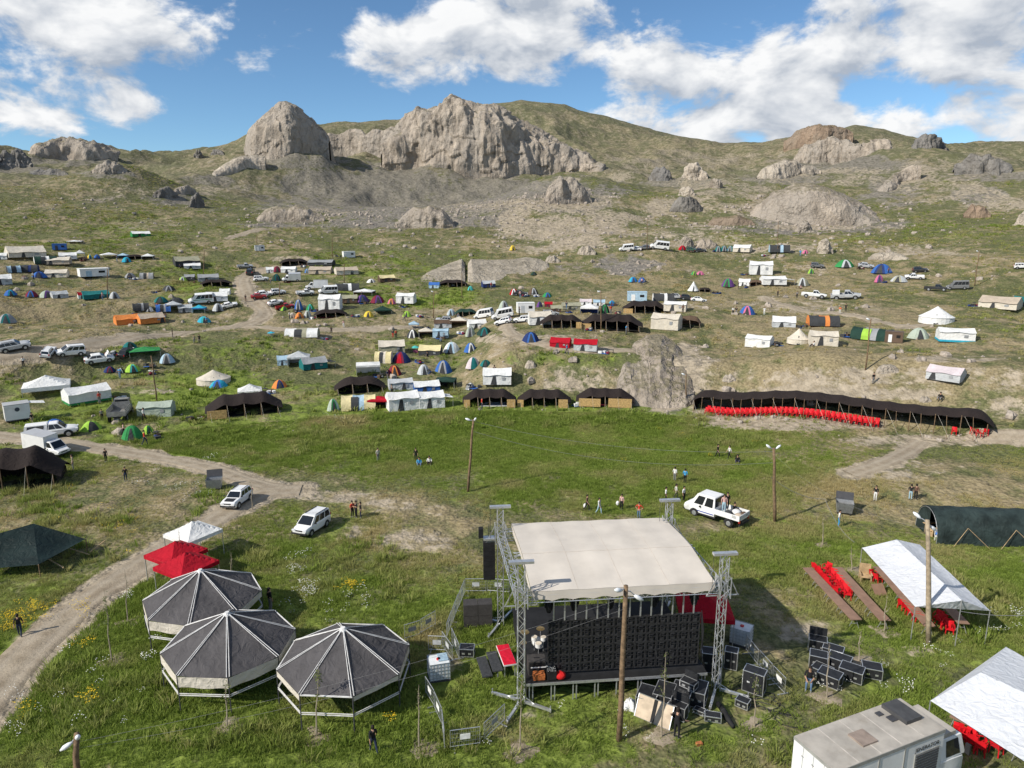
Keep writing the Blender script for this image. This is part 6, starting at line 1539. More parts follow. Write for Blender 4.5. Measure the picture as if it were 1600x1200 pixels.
# ------------------------------------------------------------------ crew-cab drop-side pickup with people in the back
P = at(1117, 821); hd = R(152); yw = yaw_at(P, 152); r_ = Vector((P.x, P.y, 0)).normalized(); Q = P + r_*1.5
cp = thing('crew_pickup', Vector((Q.x, Q.y, hz(Q.x, Q.y))), yw, 'white crew-cab drop-side truck with people in its bed, behind the stage', 'pickup', scale=.9)
PW_ = paint('W'); L_, W_ = 5.9, 2.05
loft([(-L_*.06, .45, 1.3, .98), (L_*.2, .42, 1.3, 1.0), (L_*.38, .42, 1.3, .99), (L_*.47, .42, 1.2, .97), (L_/2, .46, 1.04, .9)], PW_, 'cab_body', cp)
greenhouse(cp, PW_, (-L_*.06, L_*.39), (-L_*.05, L_*.27), 1.94, 1.7, 1.25, 2.35, ((.08, .42), (.50, .86)), 'cab_top')
MB().box((-L_*.28, 0, .92), (L_*.44, W_, .12)).build('bed_floor', PW_, cp)
for s in (-1, 1):
    sdw = MB().box((-L_*.28, s*(W_/2 - .03), 1.18), (L_*.44, .05, .4)).build('side_board', PW_, cp)
    for k in range(4): MB().box((-L_*.44 + k*.12, s*(W_/2 + .005), 1.18), (.05, .03, .28)).build('slot', mat('slot_grey', (.3, .3, .3), .6), sdw)
    MB().box((L_*.12, s*1.003, .72), (L_*.34, .02, .09)).build('blue_stripe', mat('stripe_blue', (.03, .06, .30), .4), cp); MB().box((L_*.1, s*.99, .45), (L_*.36, .06, .12)).build('sill', BLKP, cp)
tg = MB().box((-L_*.5 + .02, 0, 1.18), (.05, W_, .4)).build('tailgate', PW_, cp)
for z in (1.05, 1.18, 1.31): MB().box((-L_*.5 - .012, 0, z), (.03, W_*.96, .04)).build('rib', paint('SL'), tg)
MB().box((-L_*.2, 0, .62), (L_*.6, .9, .2)).build('chassis', DARKM, cp); wheels(cp, (-L_*.32, L_*.3), W_ - .02, .38); car_bits(cp, L_, W_, .82, .8, PW_)
bg_ = thing('bundles', cp.location + Vector((math.cos(yw)*-1.9, math.sin(yw)*-1.9, .88)), yw, 'brown bundles lying in the bed of the crew-cab truck', 'bundle')
for k, (x, y, s, c) in enumerate(((-.4, .3, .35, 'BG'), (.1, -.2, .4, 'W'), (-.5, -.4, .3, 'BR'), (.5, .4, .35, 'DK'))): MB().ball((x, y, s*.5), s, 10, 6, .6).build('bundle', K(c), bg_, True)

# ------------------------------------------------------------------ tarps and black tents at the left edge, the long tent
A_, B_, C2, D_ = hit(-30, 890, .9), hit(52, 818, 2.5), hit(134, 842, 1.3), hit(60, 882, 1.1)
A2 = hit(-60, 850, 2.3); O = at(60, 880); t = thing('dark_tarpaulin', O, 0, 'dark green tarpaulin shelter at the left edge below the grass bank', 'canopy')
DTM = cloth('dark_green_tarp', (.010, .021, .020), .6, .15)
for q in ((A_, A2, B_, D_), (D_, B_, C2, C2)):
    a, b, c, d = [p - O for p in q]
    MB().grid(lambda u, v: tuple((a*(1-u)+b*u)*(1-v) + (d*(1-u)+c*u)*v - Vector((0, 0, .2*math.sin(math.pi*u)*math.sin(math.pi*v)))), 12, 10).build('tarpaulin', DTM, t, True)
for p in (A_, B_, C2, D_, A2): q = p - O; MB().cyl((q.x, q.y, hz(p.x, p.y) - O.z), (q.x, q.y, q.z), .04, n=6).build('pole', WOODP, t)
for k, (a, b) in enumerate((((110, 862), (140, 872)), ((140, 868), (165, 850)), ((60, 868), (100, 893)))):
    pa, pb = at(*a) + Vector((0, 0, .25)), at(*b) + Vector((0, 0, .3)); tag(MB().bar(pa, pb, .07).build('timber', WOODL), ('pale timber lying nearest the dark tarpaulin', 'pale timber lying across the grass right of the dark tarpaulin', 'pale timber under the dark tarpaulin edge')[k], 'timber', 'loose timbers')
put_tent('goat', 18, 768, 150, 66, (), 'big black tent at the left edge beside the camper truck', yaw=-16, npole=4)
# the long black tent and its rows of red chairs
a, b = at(1080, 642), at(1546, 684); d = b - a; d.z = 0; L = d.length; yw = math.atan2(d.y, d.x); O = (a+b)/2; O.z = min(a.z, b.z); nrm = Vector((-d.y, d.x, 0)).normalized()
O = O + nrm*2.0; O.z = hz(O.x, O.y)
lt = thing('long_black_tent', O, yw, 'very long black tent over red chairs on the right shelf', 'tent'); slope = math.atan2(b.z - a.z, L); NP = 13; hh = 2.7
def lz(x, y): 
    c, s = math.cos(yw), math.sin(yw); return hz(O.x + x*c - y*s, O.y + x*s + y*c) - O.z
XS = np.linspace(-L/2, L/2, 66); GZ = np.array([lz(x, -1.5) for x in XS]); GZ = np.convolve(np.pad(GZ, 5, 'edge'), np.ones(11)/11, 'valid')
def gz(x): return float(np.interp(x, XS, GZ))
def zr(u, v):
    e = min(u, 1-u)/.05; e = min(1, e); e = .45 + .55*math.sin(e*math.pi/2); base = (2.15 + (hh - 2.15)*math.sin(min(1, v/.45)*math.pi/2)) if v < .45 else (1.5 + (hh-1.5)*math.cos((v-.45)/.55*math.pi/2))
    return base*e - .16*abs(math.sin(math.pi*NP*u))*(1 - .4*v)
MB().grid(lambda u, v: ((u-.5)*L*1.02, -2.1 + v*4.4, gz((u-.5)*L) + zr(u, v)), 120, 8).build('roof', K('BK'), lt, True)
MB().grid(lambda u, v: ((u-.5)*L, 2.2, gz((u-.5)*L) + v*zr(u, .98)), 40, 1).build('back_wall', cloth('sacking', (.16, .13, .085)), lt)
for s in (-1, 1): MB().grid(lambda u, v: (s*L*.495, -1.6 + u*3.8, gz(s*L/2) + v*zr(.01, u)), 4, 1).build('end_wall', K('BK'), lt)
for k in range(NP + 1):
    x = (k/NP - .5)*L*.98; MB().cyl((x, -2.05, gz(x) - .1), (x, -2.05, gz(x) + zr(k/NP*.98 + .01, 0) + .1), .045, n=6).build('pole', WOODP, lt)
    x2 = x + L/NP*.5
    if k < NP: MB().cyl((x2, -3.3, gz(x2) - .3), (x2 - .2, -2.1, gz(x2) + 2.1), .03, n=5).build('stay', WOODP, lt)
for k in range(NP): x = (k/NP - .5)*L; MB().tube([(x, -2.1, gz(x)+2.1), (x + 1.4, -3.7, gz(x) - .3)], .014, 4).build('guy_rope', ROPE, lt)
c, s_ = math.cos(yw), math.sin(yw)
for row in range(2):
    for k in range(34):
        x = -L/2 + 2.2 + k*.6; y = -2.55 + row*.95; chair(Vector((O.x + x*c - y*s_, O.y + x*s_ + y*c, O.z + gz(x))), yw + rr.uniform(-.1, .1), ('red plastic chair in the front row under the long black tent', 'red plastic chair in the back row under the long black tent')[row], ('front row of chairs under the long tent', 'back row of chairs under the long tent')[row])
for k, (x, y) in enumerate(((13.2, -2.2), (15.6, -2.4), (15.0, -1.6), (16.2, -1.7))): chair(Vector((O.x + x*c - y*s_, O.y + x*s_ + y*c, O.z + gz(x))), yw + k, 'red plastic chair standing loose near the right end of the long tent', 'loose chairs by the long tent')
# ------------------------------------------------------------------ people
SKIN = mat('skin', (.42, .25, .17), .6, .08, 6); HAIR = mat('hair_dark', (.018, .013, .011), .7, .2, 20)
def cl(c): return mat('wear_' + c, dict(black=(.014,.014,.016), white=(.72,.72,.70), red=(.55,.05,.03), orange=(.70,.18,.06), blue=(.05,.32,.60), jeans=(.10,.17,.28), grey=(.20,.20,.20), pink=(.60,.38,.36), brown=(.13,.07,.05), khaki=(.28,.25,.17), pale=(.55,.53,.48), navy=(.025,.035,.07), paleblue=(.35,.50,.58))[c], .85, .12, 6)
def skeleton(pose):
    J = {}; sit = pose in ('sit', 'sitground'); pz = dict(sit=.50, sitground=.12).get(pose, .95)
    J['pelvis'] = (0, 0, pz); J['waist'] = (0, .01, pz + .17); J['chest'] = (0, -.01 if not sit else -.05, pz + .38); J['neck'] = (0, -.01 if not sit else -.07, pz + .55); J['jaw'] = (0, -.035 if not sit else -.1, pz + .615); J['head'] = (0, -.02 if not sit else -.08, pz + .71); J['crown'] = (0, -.005 if not sit else -.06, pz + .775)
    st = .24 if pose == 'walk' else 0
    for s, n in ((-1, 'l'), (1, 'r')):
        w_ = st*s
        J[n+'hip'] = (s*.095, 0, pz - .03)
        if pose == 'sit': J[n+'knee'] = (s*.12, -.44, pz + .02); J[n+'ank'] = (s*.13, -.46, .09); J[n+'toe'] = (s*.14, -.62, .04)
        elif pose == 'sitground': J[n+'knee'] = (s*.18, -.36, .40); J[n+'ank'] = (s*.13, -.62, .09); J[n+'toe'] = (s*.14, -.78, .05)
        else: J[n+'knee'] = (s*.105, -.03 - w_*.6, .50); J[n+'ank'] = (s*.105, .03 - w_ + (.08 if w_ < 0 else 0), .09 if w_ >= 0 else .12); J[n+'toe'] = (s*.125, -.13 - w_ + (.08 if w_ < 0 else 0), .035)
        J[n+'sho'] = (s*.185, .0, pz + .49)
        if pose == 'hips': J[n+'elb'] = (s*.42, .08, pz + .22); J[n+'wri'] = (s*.22, -.06, pz + .08)
        elif pose == 'folded': J[n+'elb'] = (s*.25, -.02, pz + .20); J[n+'wri'] = (-s*.04, -.22, pz + .26)
        elif pose == 'hold': J[n+'elb'] = (s*.30, -.03, pz + .22); J[n+'wri'] = (s*.42, -.20, pz + .12)
        elif sit: J[n+'elb'] = (s*.25, -.12, pz + .22); J[n+'wri'] = (s*.14, -.34, pz + .14)
        else: J[n+'elb'] = (s*.245, .03 + w_*.35, pz + .20); J[n+'wri'] = (s*.25, -.04 + w_*.9, pz - .03)
    return J
RAD = dict(pelvis=(.155, .115), waist=(.135, .10), chest=(.165, .115), neck=(.058, .058), jaw=(.075, .08), head=(.088, .105), crown=(.06, .075), hip=(.10, .10), knee=(.068, .068), ank=(.047, .047), toe=(.042, .032), sho=(.068, .068), elb=(.047, .047), wri=(.034, .034))
def make_body(pose):
    J = skeleton(pose); names = list(J); idx = {n: i for i, n in enumerate(names)}; V = [J[n] for n in names]; rad_ = [RAD[n[1:] if n not in RAD else n] for n in names]
    E = [('pelvis','waist'),('waist','chest'),('chest','neck'),('neck','jaw'),('jaw','head'),('head','crown')]
    for n in 'lr': E += [('pelvis', n+'hip'), (n+'hip', n+'knee'), (n+'knee', n+'ank'), (n+'ank', n+'toe'), ('chest', n+'sho'), (n+'sho', n+'elb'), (n+'elb', n+'wri')]
    edges = [(idx[a], idx[b]) for a, b in E]
    for n, s in (('l', -1), ('r', 1)):                              # palm, four fingers and a thumb
        wv = Vector(J[n+'wri']); ev = Vector(J[n+'elb']); d = (wv - ev).normalized(); side = d.cross(Vector((s, 0, .2))).normalized(); pal = wv + d*.075; pi = len(V); V.append(tuple(pal)); rad_.append((.036, .02)); edges.append((idx[n+'wri'], pi))
        for k in range(4):
            o = side*(.018*(k - 1.5)); ln = (.062, .078, .07, .055)[k]; a = pal + o + d*.03; b = a + d*ln + Vector((-s*.012, 0, 0)); q = len(V); V += [tuple(a), tuple(b)]; rad_ += [(.009, .009), (.008, .008)]; edges += [(pi, q), (q, q+1)]
        a = wv + d*.04 + side*.035; b = a + d*.04 + side*.02; q = len(V); V += [tuple(a), tuple(b)]; rad_ += [(.011, .011), (.009, .009)]; edges += [(idx[n+'wri'], q), (q, q+1)]
    me_ = bpy.data.meshes.new('body'); me_.from_pydata(V, edges, []); o = bpy.data.objects.new('tmp', me_); COL.objects.link(o)
    o.modifiers.new('skin', 'SKIN'); 
    if not me_.skin_vertices: bpy.context.view_layer.objects.active = o; bpy.ops.mesh.customdata_skin_add()
    for i, sv in enumerate(me_.skin_vertices[0].data): sv.radius = rad_[i]; sv.use_root = (i == idx['pelvis'])
    sb = o.modifiers.new('sub', 'SUBSURF'); sb.levels = 1; sb.render_levels = 1
    bpy.context.view_layer.update(); ev = o.evaluated_get(bpy.context.evaluated_depsgraph_get()); m2 = bpy.data.meshes.new_from_object(ev); bpy.data.objects.remove(o)
    for c in (SKIN, SKIN, SKIN, SKIN): m2.materials.append(c)
    segs = [(Vector(V[a]), Vector(V[b]), (names[b] if b < len(names) else 'hand'), names[a] if a < len(names) else 'hand') for a, b in edges]
    pz = J['pelvis'][2]
    for p in m2.polygons:
        c = p.center; best = 9; z = 1
        for a, b, nb, na_ in segs:
            ab = b - a; t = max(0, min(1, (c - a).dot(ab)/max(ab.length_squared, 1e-9))); dd = (c - a - ab*t).length
            if dd < best:
                best = dd
                if nb in ('jaw', 'head', 'crown') or nb == 'hand': z = 0
                elif nb == 'neck': z = 1 if t < .55 else 0
                elif nb.endswith('toe'): z = 3
                elif nb.endswith('ank') or nb.endswith('knee') or nb.endswith('hip'): z = 2 if not (nb.endswith('ank') and t > .93) else 3
                elif nb.endswith('wri'): z = 0 if t > .15 else 1
                elif nb == 'waist': z = 2 if t < .35 else 1
                else: z = 1
        p.material_index = z; p.use_smooth = True
    hd = Vector(J['head']); H_ = MB(); H_.grid(lambda u, v: (hd.x + .102*math.cos(2*math.pi*u)*math.cos(v*math.pi/2), hd.y + .03 + .115*math.sin(2*math.pi*u)*math.cos(v*math.pi/2), hd.z + .02 + .125*math.sin(v*math.pi/2) - (.10 if math.sin(2*math.pi*u) > .1 and v < .3 else .0)*(1 - v/.3)), 14, 6, True)
    hm = bpy.data.meshes.new('hair'); hm.from_pydata(H_.v, [], H_.f); hm.materials.append(HAIR); hm.shade_smooth()
    Fc = MB(); Fc.ball((hd.x, hd.y - .112, hd.z - .015), .016, 6, 4, 1.4)
    for s in (-1, 1): Fc.ball((hd.x + s*.033, hd.y - .095, hd.z + .015), .011, 6, 4)
    Fc.box((hd.x, hd.y - .098, hd.z - .06), (.045, .012, .01)); fm = bpy.data.meshes.new('face'); fm.from_pydata(Fc.v, [], Fc.f); fm.materials.append(mat('face_marks', (.20, .10, .07), .6))
    return m2, hm, fm
BODY = {}
def person(px, py, hpx, pose, shirt, trousers, label, yaw=0, group=None, base=None, hat=None, sc=None):
    if pose not in BODY: BODY[pose] = make_body(pose)
    P = base or at(px, py); hm = hpx*mpp(P) if hpx else 1.75; s = sc or max(.86, min(1.14, hm/1.75 if pose not in ('sit', 'sitground') else 1))
    t = thing('person', P, yaw_at(P, yaw), label, 'person', group, scale=s); b, h, f = BODY[pose]
    o = bpy.data.objects.new('body', b); COL.objects.link(o); o.parent = t
    for i, m in enumerate((SKIN, cl(shirt), cl(trousers), cl('grey' if trousers != 'grey' else 'black'))): o.material_slots[i].link = 'OBJECT'; o.material_slots[i].material = m
    q = bpy.data.objects.new('hair', h); COL.objects.link(q); q.parent = t
    q = bpy.data.objects.new('face', f); COL.objects.link(q); q.parent = t
    return t
Pn = person
Pn(1057,1154,55,'hold','black','black','person in black sleeveless overalls holding the plywood panel',yaw=160)
Pn(584,1176,46,'walk','black','navy','person in black walking in front of the pavilions',yaw=200)
Pn(32,994,30,'walk','black','navy','person in dark clothes walking on the dirt road at lower left',yaw=170)
Pn(423,955,40,'stand','black','grey','person in black standing beside the back pavilion',yaw=120)
P = site(1263, 1078, .6); Pn(1263,1078,0,'sit','black','jeans','person in dark shirt and jeans sitting before the flight cases',base=P + Vector((0, 0, -.02)))
Pn(551,808,27,'stand','red','black','person in red top in the group of three by the white van',yaw=40); Pn(557,809,28,'folded','black','black','person in black in the middle of the group of three',yaw=-60); Pn(564,810,27,'stand','black','navy','person in black at the right of the group of three',yaw=-90)
Pn(917,798,22,'walk','brown','black','person in brown walking with a white bag left of the field group',yaw=70); Pn(936,803,26,'walk','white','paleblue','person in white top and light jeans walking behind the stage',yaw=60)
Pn(971,797,23,'stand','pink','black','person in pink top with a white bag behind the stage',yaw=-30); Pn(998,810,26,'hips','red','jeans','person in red shirt and jeans, hands on hips, behind the stage',yaw=-20)
Pn(1040,785,21,'stand','white','black','person in white left of the crew-cab truck',yaw=90); Pn(1056,780,22,'walk','pale','khaki','person in grey walking toward the crew-cab truck',yaw=100); Pn(1068,784,20,'stand','white','black','person in white nearest the crew-cab truck cab',yaw=60)
Pn(1054,752,20,'stand','white','grey','person in white shirt on the green field behind the truck',yaw=150); Pn(1070,755,20,'stand','blue','black','person in bright blue shirt on the green field',yaw=160)
Pn(1121,715,19,'walk','black','black','person in black at the far edge of the green field',yaw=60); Pn(1139,717,19,'walk','white','black','person in white top at the far edge of the green field',yaw=-60); Pn(1152,723,0,'sitground','black','navy','person sitting on the grass beside the two at the field edge')
Pn(591,721,16,'stand','pale','grey','person standing in the tall grass left of the tilted pole',yaw=30); Pn(650,721,15,'stand','black','black','person standing behind two people sitting in the grass'); Pn(655,727,0,'sitground','blue','jeans','person in blue sitting in the grass'); Pn(671,725,0,'sitground','white','black','person in white sitting in the grass')
Pn(1367,783,23,'stand','black','white','person with black top and white trousers on the dry slope at right',yaw=-20); Pn(1422,781,25,'stand','black','paleblue','person in light jeans above the net tunnel',yaw=180); Pn(1430,781,26,'stand','brown','black','person in rust top above the net tunnel',yaw=170); Pn(1310,823,21,'stand','white','blue','person in white and blue by the refuse container',yaw=90)
Pn(166,722,21,'stand','black','black','person in long black on the road at left',yaw=30); Pn(197,752,20,'stand','black','navy','person in dark clothes in the grass below the left road'); Pn(115,735,26,'stand','khaki','grey','person in khaki beside the camper truck',yaw=-90); Pn(51,663,17,'stand','black','khaki','person behind the white box trailer',yaw=40); Pn(160,657,17,'stand','grey','black','person in grey on the grass behind the lime tent'); Pn(194,680,18,'walk','pink','black','person in pink walking beside the green dome',yaw=80)
Pn(37,573,14,'stand','white','black','person standing below the silver SUV at left'); Pn(1215,464,10,'stand','black','black','person left of the white double cab pickup'); Pn(1245,466,11,'stand','grey','black','person directly left of the white double cab pickup, nearer it'); Pn(1312,491,11,'stand','orange','pale','person in orange below the silver pickup'); Pn(1321,487,12,'stand','black','black','person in black below the silver pickup')
Pn(1364,600,15,'stand','black','grey','lone person on the right slope beside the leaning pole',yaw=40); Pn(1145,492,12,'stand','white','black','camper left of the blue and pink dome'); Pn(1150,492,11,'stand','black','grey','camper in dark clothes beside the blue and pink dome'); Pn(1194,492,11,'stand','white','white','person in white right of the blue and pink dome')
Pn(304,537,12,'stand','khaki','grey','person in khaki on the grass below the camp track'); Pn(312,536,13,'stand','black','black','person in black on the grass below the camp track'); Pn(614,528,13,'stand','navy','red','person in navy in the pair left of the centre tents'); Pn(619,528,13,'stand','red','navy','person in red in the pair left of the centre tents')
Pn(518,522,10,'stand','black','black','person in black on the upper track'); Pn(384,471,9,'stand','black','brown','person on the bend of the track'); Pn(270,527,10,'stand','black','black','person walking on the camp track',yaw=90); Pn(537,512,9,'walk','pink','white','person walking in front of the black tent, centre left')
for k, (dx, dy, sh, tr, ps, lab) in enumerate(((-1.0, .35, 'pink', 'paleblue', 'stand', 'person in pink top standing in the bed of the crew-cab truck'), (-.95, -.35, 'black', 'black', 'stand', 'person in black standing in the bed of the crew-cab truck'), (-1.6, -.5, 'black', 'black', 'sitground', 'person in black sitting in the bed of the crew-cab truck'))):
    yw = cp.rotation_euler.z; c, s_ = math.cos(yw), math.sin(yw); Pn(0, 0, 0, ps, sh, tr, lab, yaw=30*k, base=cp.location + Vector((dx*.9*c - dy*.9*s_, dx*.9*s_ + dy*.9*c, .89)), sc=.95)
for k, (px, py, lab) in enumerate(((914, 797, 'white bag held by the person in brown'), (965, 793, 'white bag held by the person in pink'))):
    P = at(px, py); b_ = MB().ball((0, 0, .42), .17, 8, 6, 1.3).build('bag', K('W'), None, True); b_.location = P; tag(b_, lab, 'bag')

# ------------------------------------------------------------------ poles, lamps, wires
LAMPW = mat('lamp_white', (.75, .78, .80), .35, .05)
TOPS = {}
def pole(key, base, top, label, lamps=(), r=.13, m=WOODP):
    P = at(*base); d = ray(*top)
    # height from where the top shows, at the same distance
    k = math.hypot(P.x, P.y)/math.hypot(d[0], d[1]); T_ = Vector((d[0]*k, d[1]*k, CAM_Z + d[2]*k)) - P
    t = thing('utility_pole', P, 0, label, 'pole'); rr = random.Random(hash(key) % 999 if not isinstance(key, int) else key)
    pts = [T_*f + Vector((rr.uniform(-.05, .05), rr.uniform(-.05, .05), 0))*(1 if 0 < f < 1 else 0) for f in (0, .25, .5, .75, 1)]; pts[0] = Vector((0, 0, -.3))
    MB().tube(pts, [r, r*.95, r*.88, r*.8, r*.72], 10).build('shaft', m, t, True)
    for (dx, dy, dz) in lamps:
        b = T_ + Vector((0, 0, -.25)); e = b + Vector((dx, dy, dz)); MB().tube([b, b.lerp(e, .45) + Vector((0, 0, .08)), e], .03, 6).build('lamp_arm', METAL, t)
        v = (e - b).normalized(); l_ = MB().tube([e - v*.1, e + v*.08, e + v*.28, e + v*.46], [.04, .1, .11, .04], 10).build('lamp_head', LAMPW, t, True)
    TOPS[key] = P + T_; return t
pole(1, (967,1157), (978,915), 'tall wooden pole with two lamp heads in front of the stage', ((-.25, -.2, .12), (.5, .1, -.35)), .15)
pole(2, (1452,1006), (1449,812), 'tall pale pole standing before the white tarpaulin roof', ((-.35, .2, .3), (.35, .1, -.25)), .16, mat('pole_pale', (.36, .29, .20), .85, .2, 4, .4, 10))
pole(3, (731,768), (740,655), 'tilted wooden pole on the green field', ((-.35, 0, .15), (.1, -.2, .2)), .13); pole(4, (1211,815), (1209,700), 'wooden pole on the right of the field behind the truck', ((-.3, 0, .25), (.3, .1, .2)), .15)
pole(5, (121,1290), (120,1146), 'wooden pole with lamp heads at the lower left corner', ((.15, -.2, .2), (-.25, -.1, -.15)), .15)
for k, (b_, t_, lab) in enumerate([((245,627),(236,556),'leaning thin pole among the left tents'),((318,430),(319,391),'tall pole beside the khaki and black tent'),((168,468),(168,420),'pole beside the long teal tent'),((677,497),(678,455),'pole above the lime dome, centre'),((722,466),(722,427),'pole in front of the split rock slab'),
    ((1352,578),(1361,498),'leaning pole on the right slope'),((1523,447),(1530,392),'pole beside the grey van at far right'),((1215,397),(1216,346),'pole behind the black arched tent, upper right'),((1072,628),(1072,584),'pole left of the long black tent'),((939,518),(939,455),'pole in front of the longer middle black tent'),((437,464),(437,441),'short pole beside the parked cars, centre left'),((538,446),(538,412),'pole beside the beige pair of tents'),((1011,391),(1012,342),'thin pole behind the upper row of vans'),((519,402),(519,369),'thin pole above the topmost black tent'),((401,392),(401,366),'thin pole by the small grey cabinet hut')]):
    pole(20 + k, b_, t_, lab, ((-.2, 0, .1),) if k in (5, 6, 8, 9, 3) else (), .10)
def wire(a, b, sag, label, r=.012, z0=0, z1=0):
    A_, B_ = Vector(a) + Vector((0, 0, z0)), Vector(b) + Vector((0, 0, z1)); pts = [A_.lerp(B_, f/24) - Vector((0, 0, sag*4*(f/24)*(1 - f/24))) for f in range(25)]
    tag(MB().tube(pts, r, 4).build('overhead_wire', mat('wire', (.22, .22, .22), .6)), label, 'wire')
wire(TOPS[3], TOPS[4], 1.0, 'upper wire from the tilted field pole to the right pole', .011, -.2, -.3); wire(TOPS[3], TOPS[4], 1.3, 'lower wire from the tilted field pole to the right pole', .011, -1.2, -1.3)
wire(TOPS[1], TOPS[5], .5, 'upper wire crossing above the pavilions', .005, -.6, -.4); wire(TOPS[1], TOPS[5], .7, 'lower wire crossing above the pavilions', .005, -1.2, -.7)
wire(TOPS[4], at(1286, 812) + Vector((0, 0, 1.9)), .5, 'pale cord from the right field pole down to a sapling', .02, -2.6); wire(at(1286, 812) + Vector((0, 0, 1.9)), at(1330, 890) + Vector((0, 0, 2.2)), .5, 'pale cord slung between two saplings at right', .02)
wire(TOPS[2], TOPS[4], 1.0, 'thin wire between the two right-hand poles', .005, -.6, -.5)
wire(at(1620, 1010) + Vector((0, 0, 2.2)), hit(1500, 955, 2.4), .2, 'white cord staying the tarpaulin roof', .02)

# ------------------------------------------------------------------ saplings
BARK = mat('sapling_bark', (.33, .28, .21), .85, .15, 8); LEAF = mat('sapling_leaf', (.10, .12, .035), .7, .25, 9)
def sapling(base, top, label, leaves=60, seed=0):
    P = at(*base); d = ray(*top); k = math.hypot(P.x, P.y)/math.hypot(d[0], d[1]); T_ = Vector((d[0]*k, d[1]*k, CAM_Z + d[2]*k)) - P; Hh = T_.z; rr = random.Random(seed)
    t = thing('sapling', P, 0, label, 'tree', 'young trees planted round the stage'); pts = [T_*f + Vector((rr.uniform(-.06, .06), rr.uniform(-.06, .06), 0)) for f in (0, .2, .4, .6, .8, 1)]; pts[0] = Vector((0, 0, -.1))
    B = MB(); B.tube(pts, [.045, .04, .033, .026, .018, .008], 6); tips = []
    for k in range(7):
        f = rr.uniform(.5, .95); b = T_*f; a = rr.uniform(0, 6.28); L = rr.uniform(.25, .6)*(1.2 - f); e = b + Vector((math.cos(a)*L*.6, math.sin(a)*L*.6, L)); B.tube([b, b.lerp(e, .5) + Vector((0, 0, -.04)), e], [.014, .010, .005], 4); tips += [(b, e)]
    B.build('trunk', BARK, t)
    Lf = MB()
    for k in range(leaves):
        b, e = rr.choice(tips + [(T_*.75, T_)]); c = b.lerp(e, rr.uniform(.3, 1.1)) + Vector((rr.gauss(0, .09), rr.gauss(0, .09), rr.gauss(0, .1))); a = rr.uniform(0, 6.28); s = rr.uniform(.035, .075); u_ = Vector((math.cos(a), math.sin(a), rr.uniform(-.6, .6)))*s; v_ = Vector((-math.sin(a), math.cos(a), rr.uniform(-.5, .9)))*s*.5
        Lf.poly([c - u_, c + v_, c + u_, c - v_])
    Lf.build('crown', LEAF, t)
for k, (b_, t_, lv, lab) in enumerate([((655,1170),(653,1070),26,'bare sapling left of the barrier line'),((811,1176),(816,1056),150,'leafy sapling before the front left tower'),((1034,1153),(1040,1018),90,'sapling rising in front of the video wall'),((1179,1137),(1181,1056),110,'leafy sapling beside the tall equipment rack'),((1292,1092),(1295,1004),10,'bare sapling beside the right-hand flight cases'),((1342,1036),(1344,985),8,'thin bare sapling behind the flight cases'),
    ((494,1152),(498,1040),110,'leafy sapling in front of the right pavilion'),((355,1138),(354,1064),50,'slim sapling in front of the front left pavilion'),((175,1034),(163,922),120,'leafy sapling left of the pavilions'),((200,974),(196,890),16,'bare sapling by the dirt road left of the pavilions'),((1285,852),(1286,810),6,'thin sapling with a cord tied to it at right'),((1330,892),(1331,852),6,'thin sapling between the tables and the field'),((1381,988),(1386,930),12,'bare sapling between table end and tall pole'),((363,922),(361,862),12,'bare sapling right of the white pop-up canopy'),((394,796),(392,752),10,'thin sapling beside the SUV on the road'),((280,905),(279,826),8,'thin stake behind the white pop-up canopy')]):
    sapling(b_, t_, lab, lv, k)
    P = at(*b_)
    if k < 14:                                       # loose soil dug up round each tree
        n = 18; M_ = MB(); rr = random.Random(k)
        M_.grid(lambda u, v: ((1-v)*(.75+.25*math.sin(u*23+k))*math.cos(2*math.pi*u)*1.25, (1-v)*(.7+.2*math.cos(u*17+k))*math.sin(2*math.pi*u)*1.15, .13*(v**.6) - .03 + .02*math.sin(u*40+v*15)), n, 4, True)
        o = M_.build('soil_mound', DM, None, True); o.location = P + Vector((.15, .1, 0)); struct(o)
# ------------------------------------------------------------------ campers and their gear beside the tents
GEAR = {}
def gear_heap(P, yw, label, k):
    v = k % 4
    if v not in GEAR:
        rr = random.Random(90 + v); t = thing('camping_gear', P, yw, label, 'camping gear', 'gear lying beside the tents')
        for q in range(2): MB().box((rr.uniform(-.8, .8), rr.uniform(-.3, .3), .2), (rr.uniform(.4, .7), rr.uniform(.35, .5), .4), rr.uniform(0, 3)).build('box', K(rr.choice(['DK', 'BL', 'BR', 'W', 'RD'])), t)
        for q in range(3): MB().ball((rr.uniform(-1, 1), rr.uniform(-.4, .4), .16), rr.uniform(.2, .34), 8, 5, .7).build('bag', K(rr.choice(['DK', 'NV', 'GY', 'MR', 'CR'])), t, True)
        MB().box((rr.uniform(-.3, .3), 0, .03), (1.7, 1.1, .03), rr.uniform(0, 3)).build('rug', K(rr.choice(['MR', 'GY', 'PW', 'BL'])), t)
        T_ = MB(); T_.box((.9, .3, .58), (.8, .5, .04))
        for sx in (-1, 1):
            for sy in (-1, 1): T_.box((.9 + sx*.34, .3 + sy*.2, .29), (.04, .04, .56))
        T_.build('folding_table', K('DK'), t)
        GEAR[v] = (t, tree_of(t)); return t
    return copy_thing(GEAR[v][0], GEAR[v][1], P, yw, label)
tents = [o for o in list(COL.objects) if o.parent is None and o.get('category') in ('tent', 'canopy', 'cabin') and 88 < math.hypot(o.location.x, o.location.y) < 215]
rr = random.Random(21); SHIRTS = ['black', 'white', 'red', 'blue', 'grey', 'pink', 'navy', 'brown']
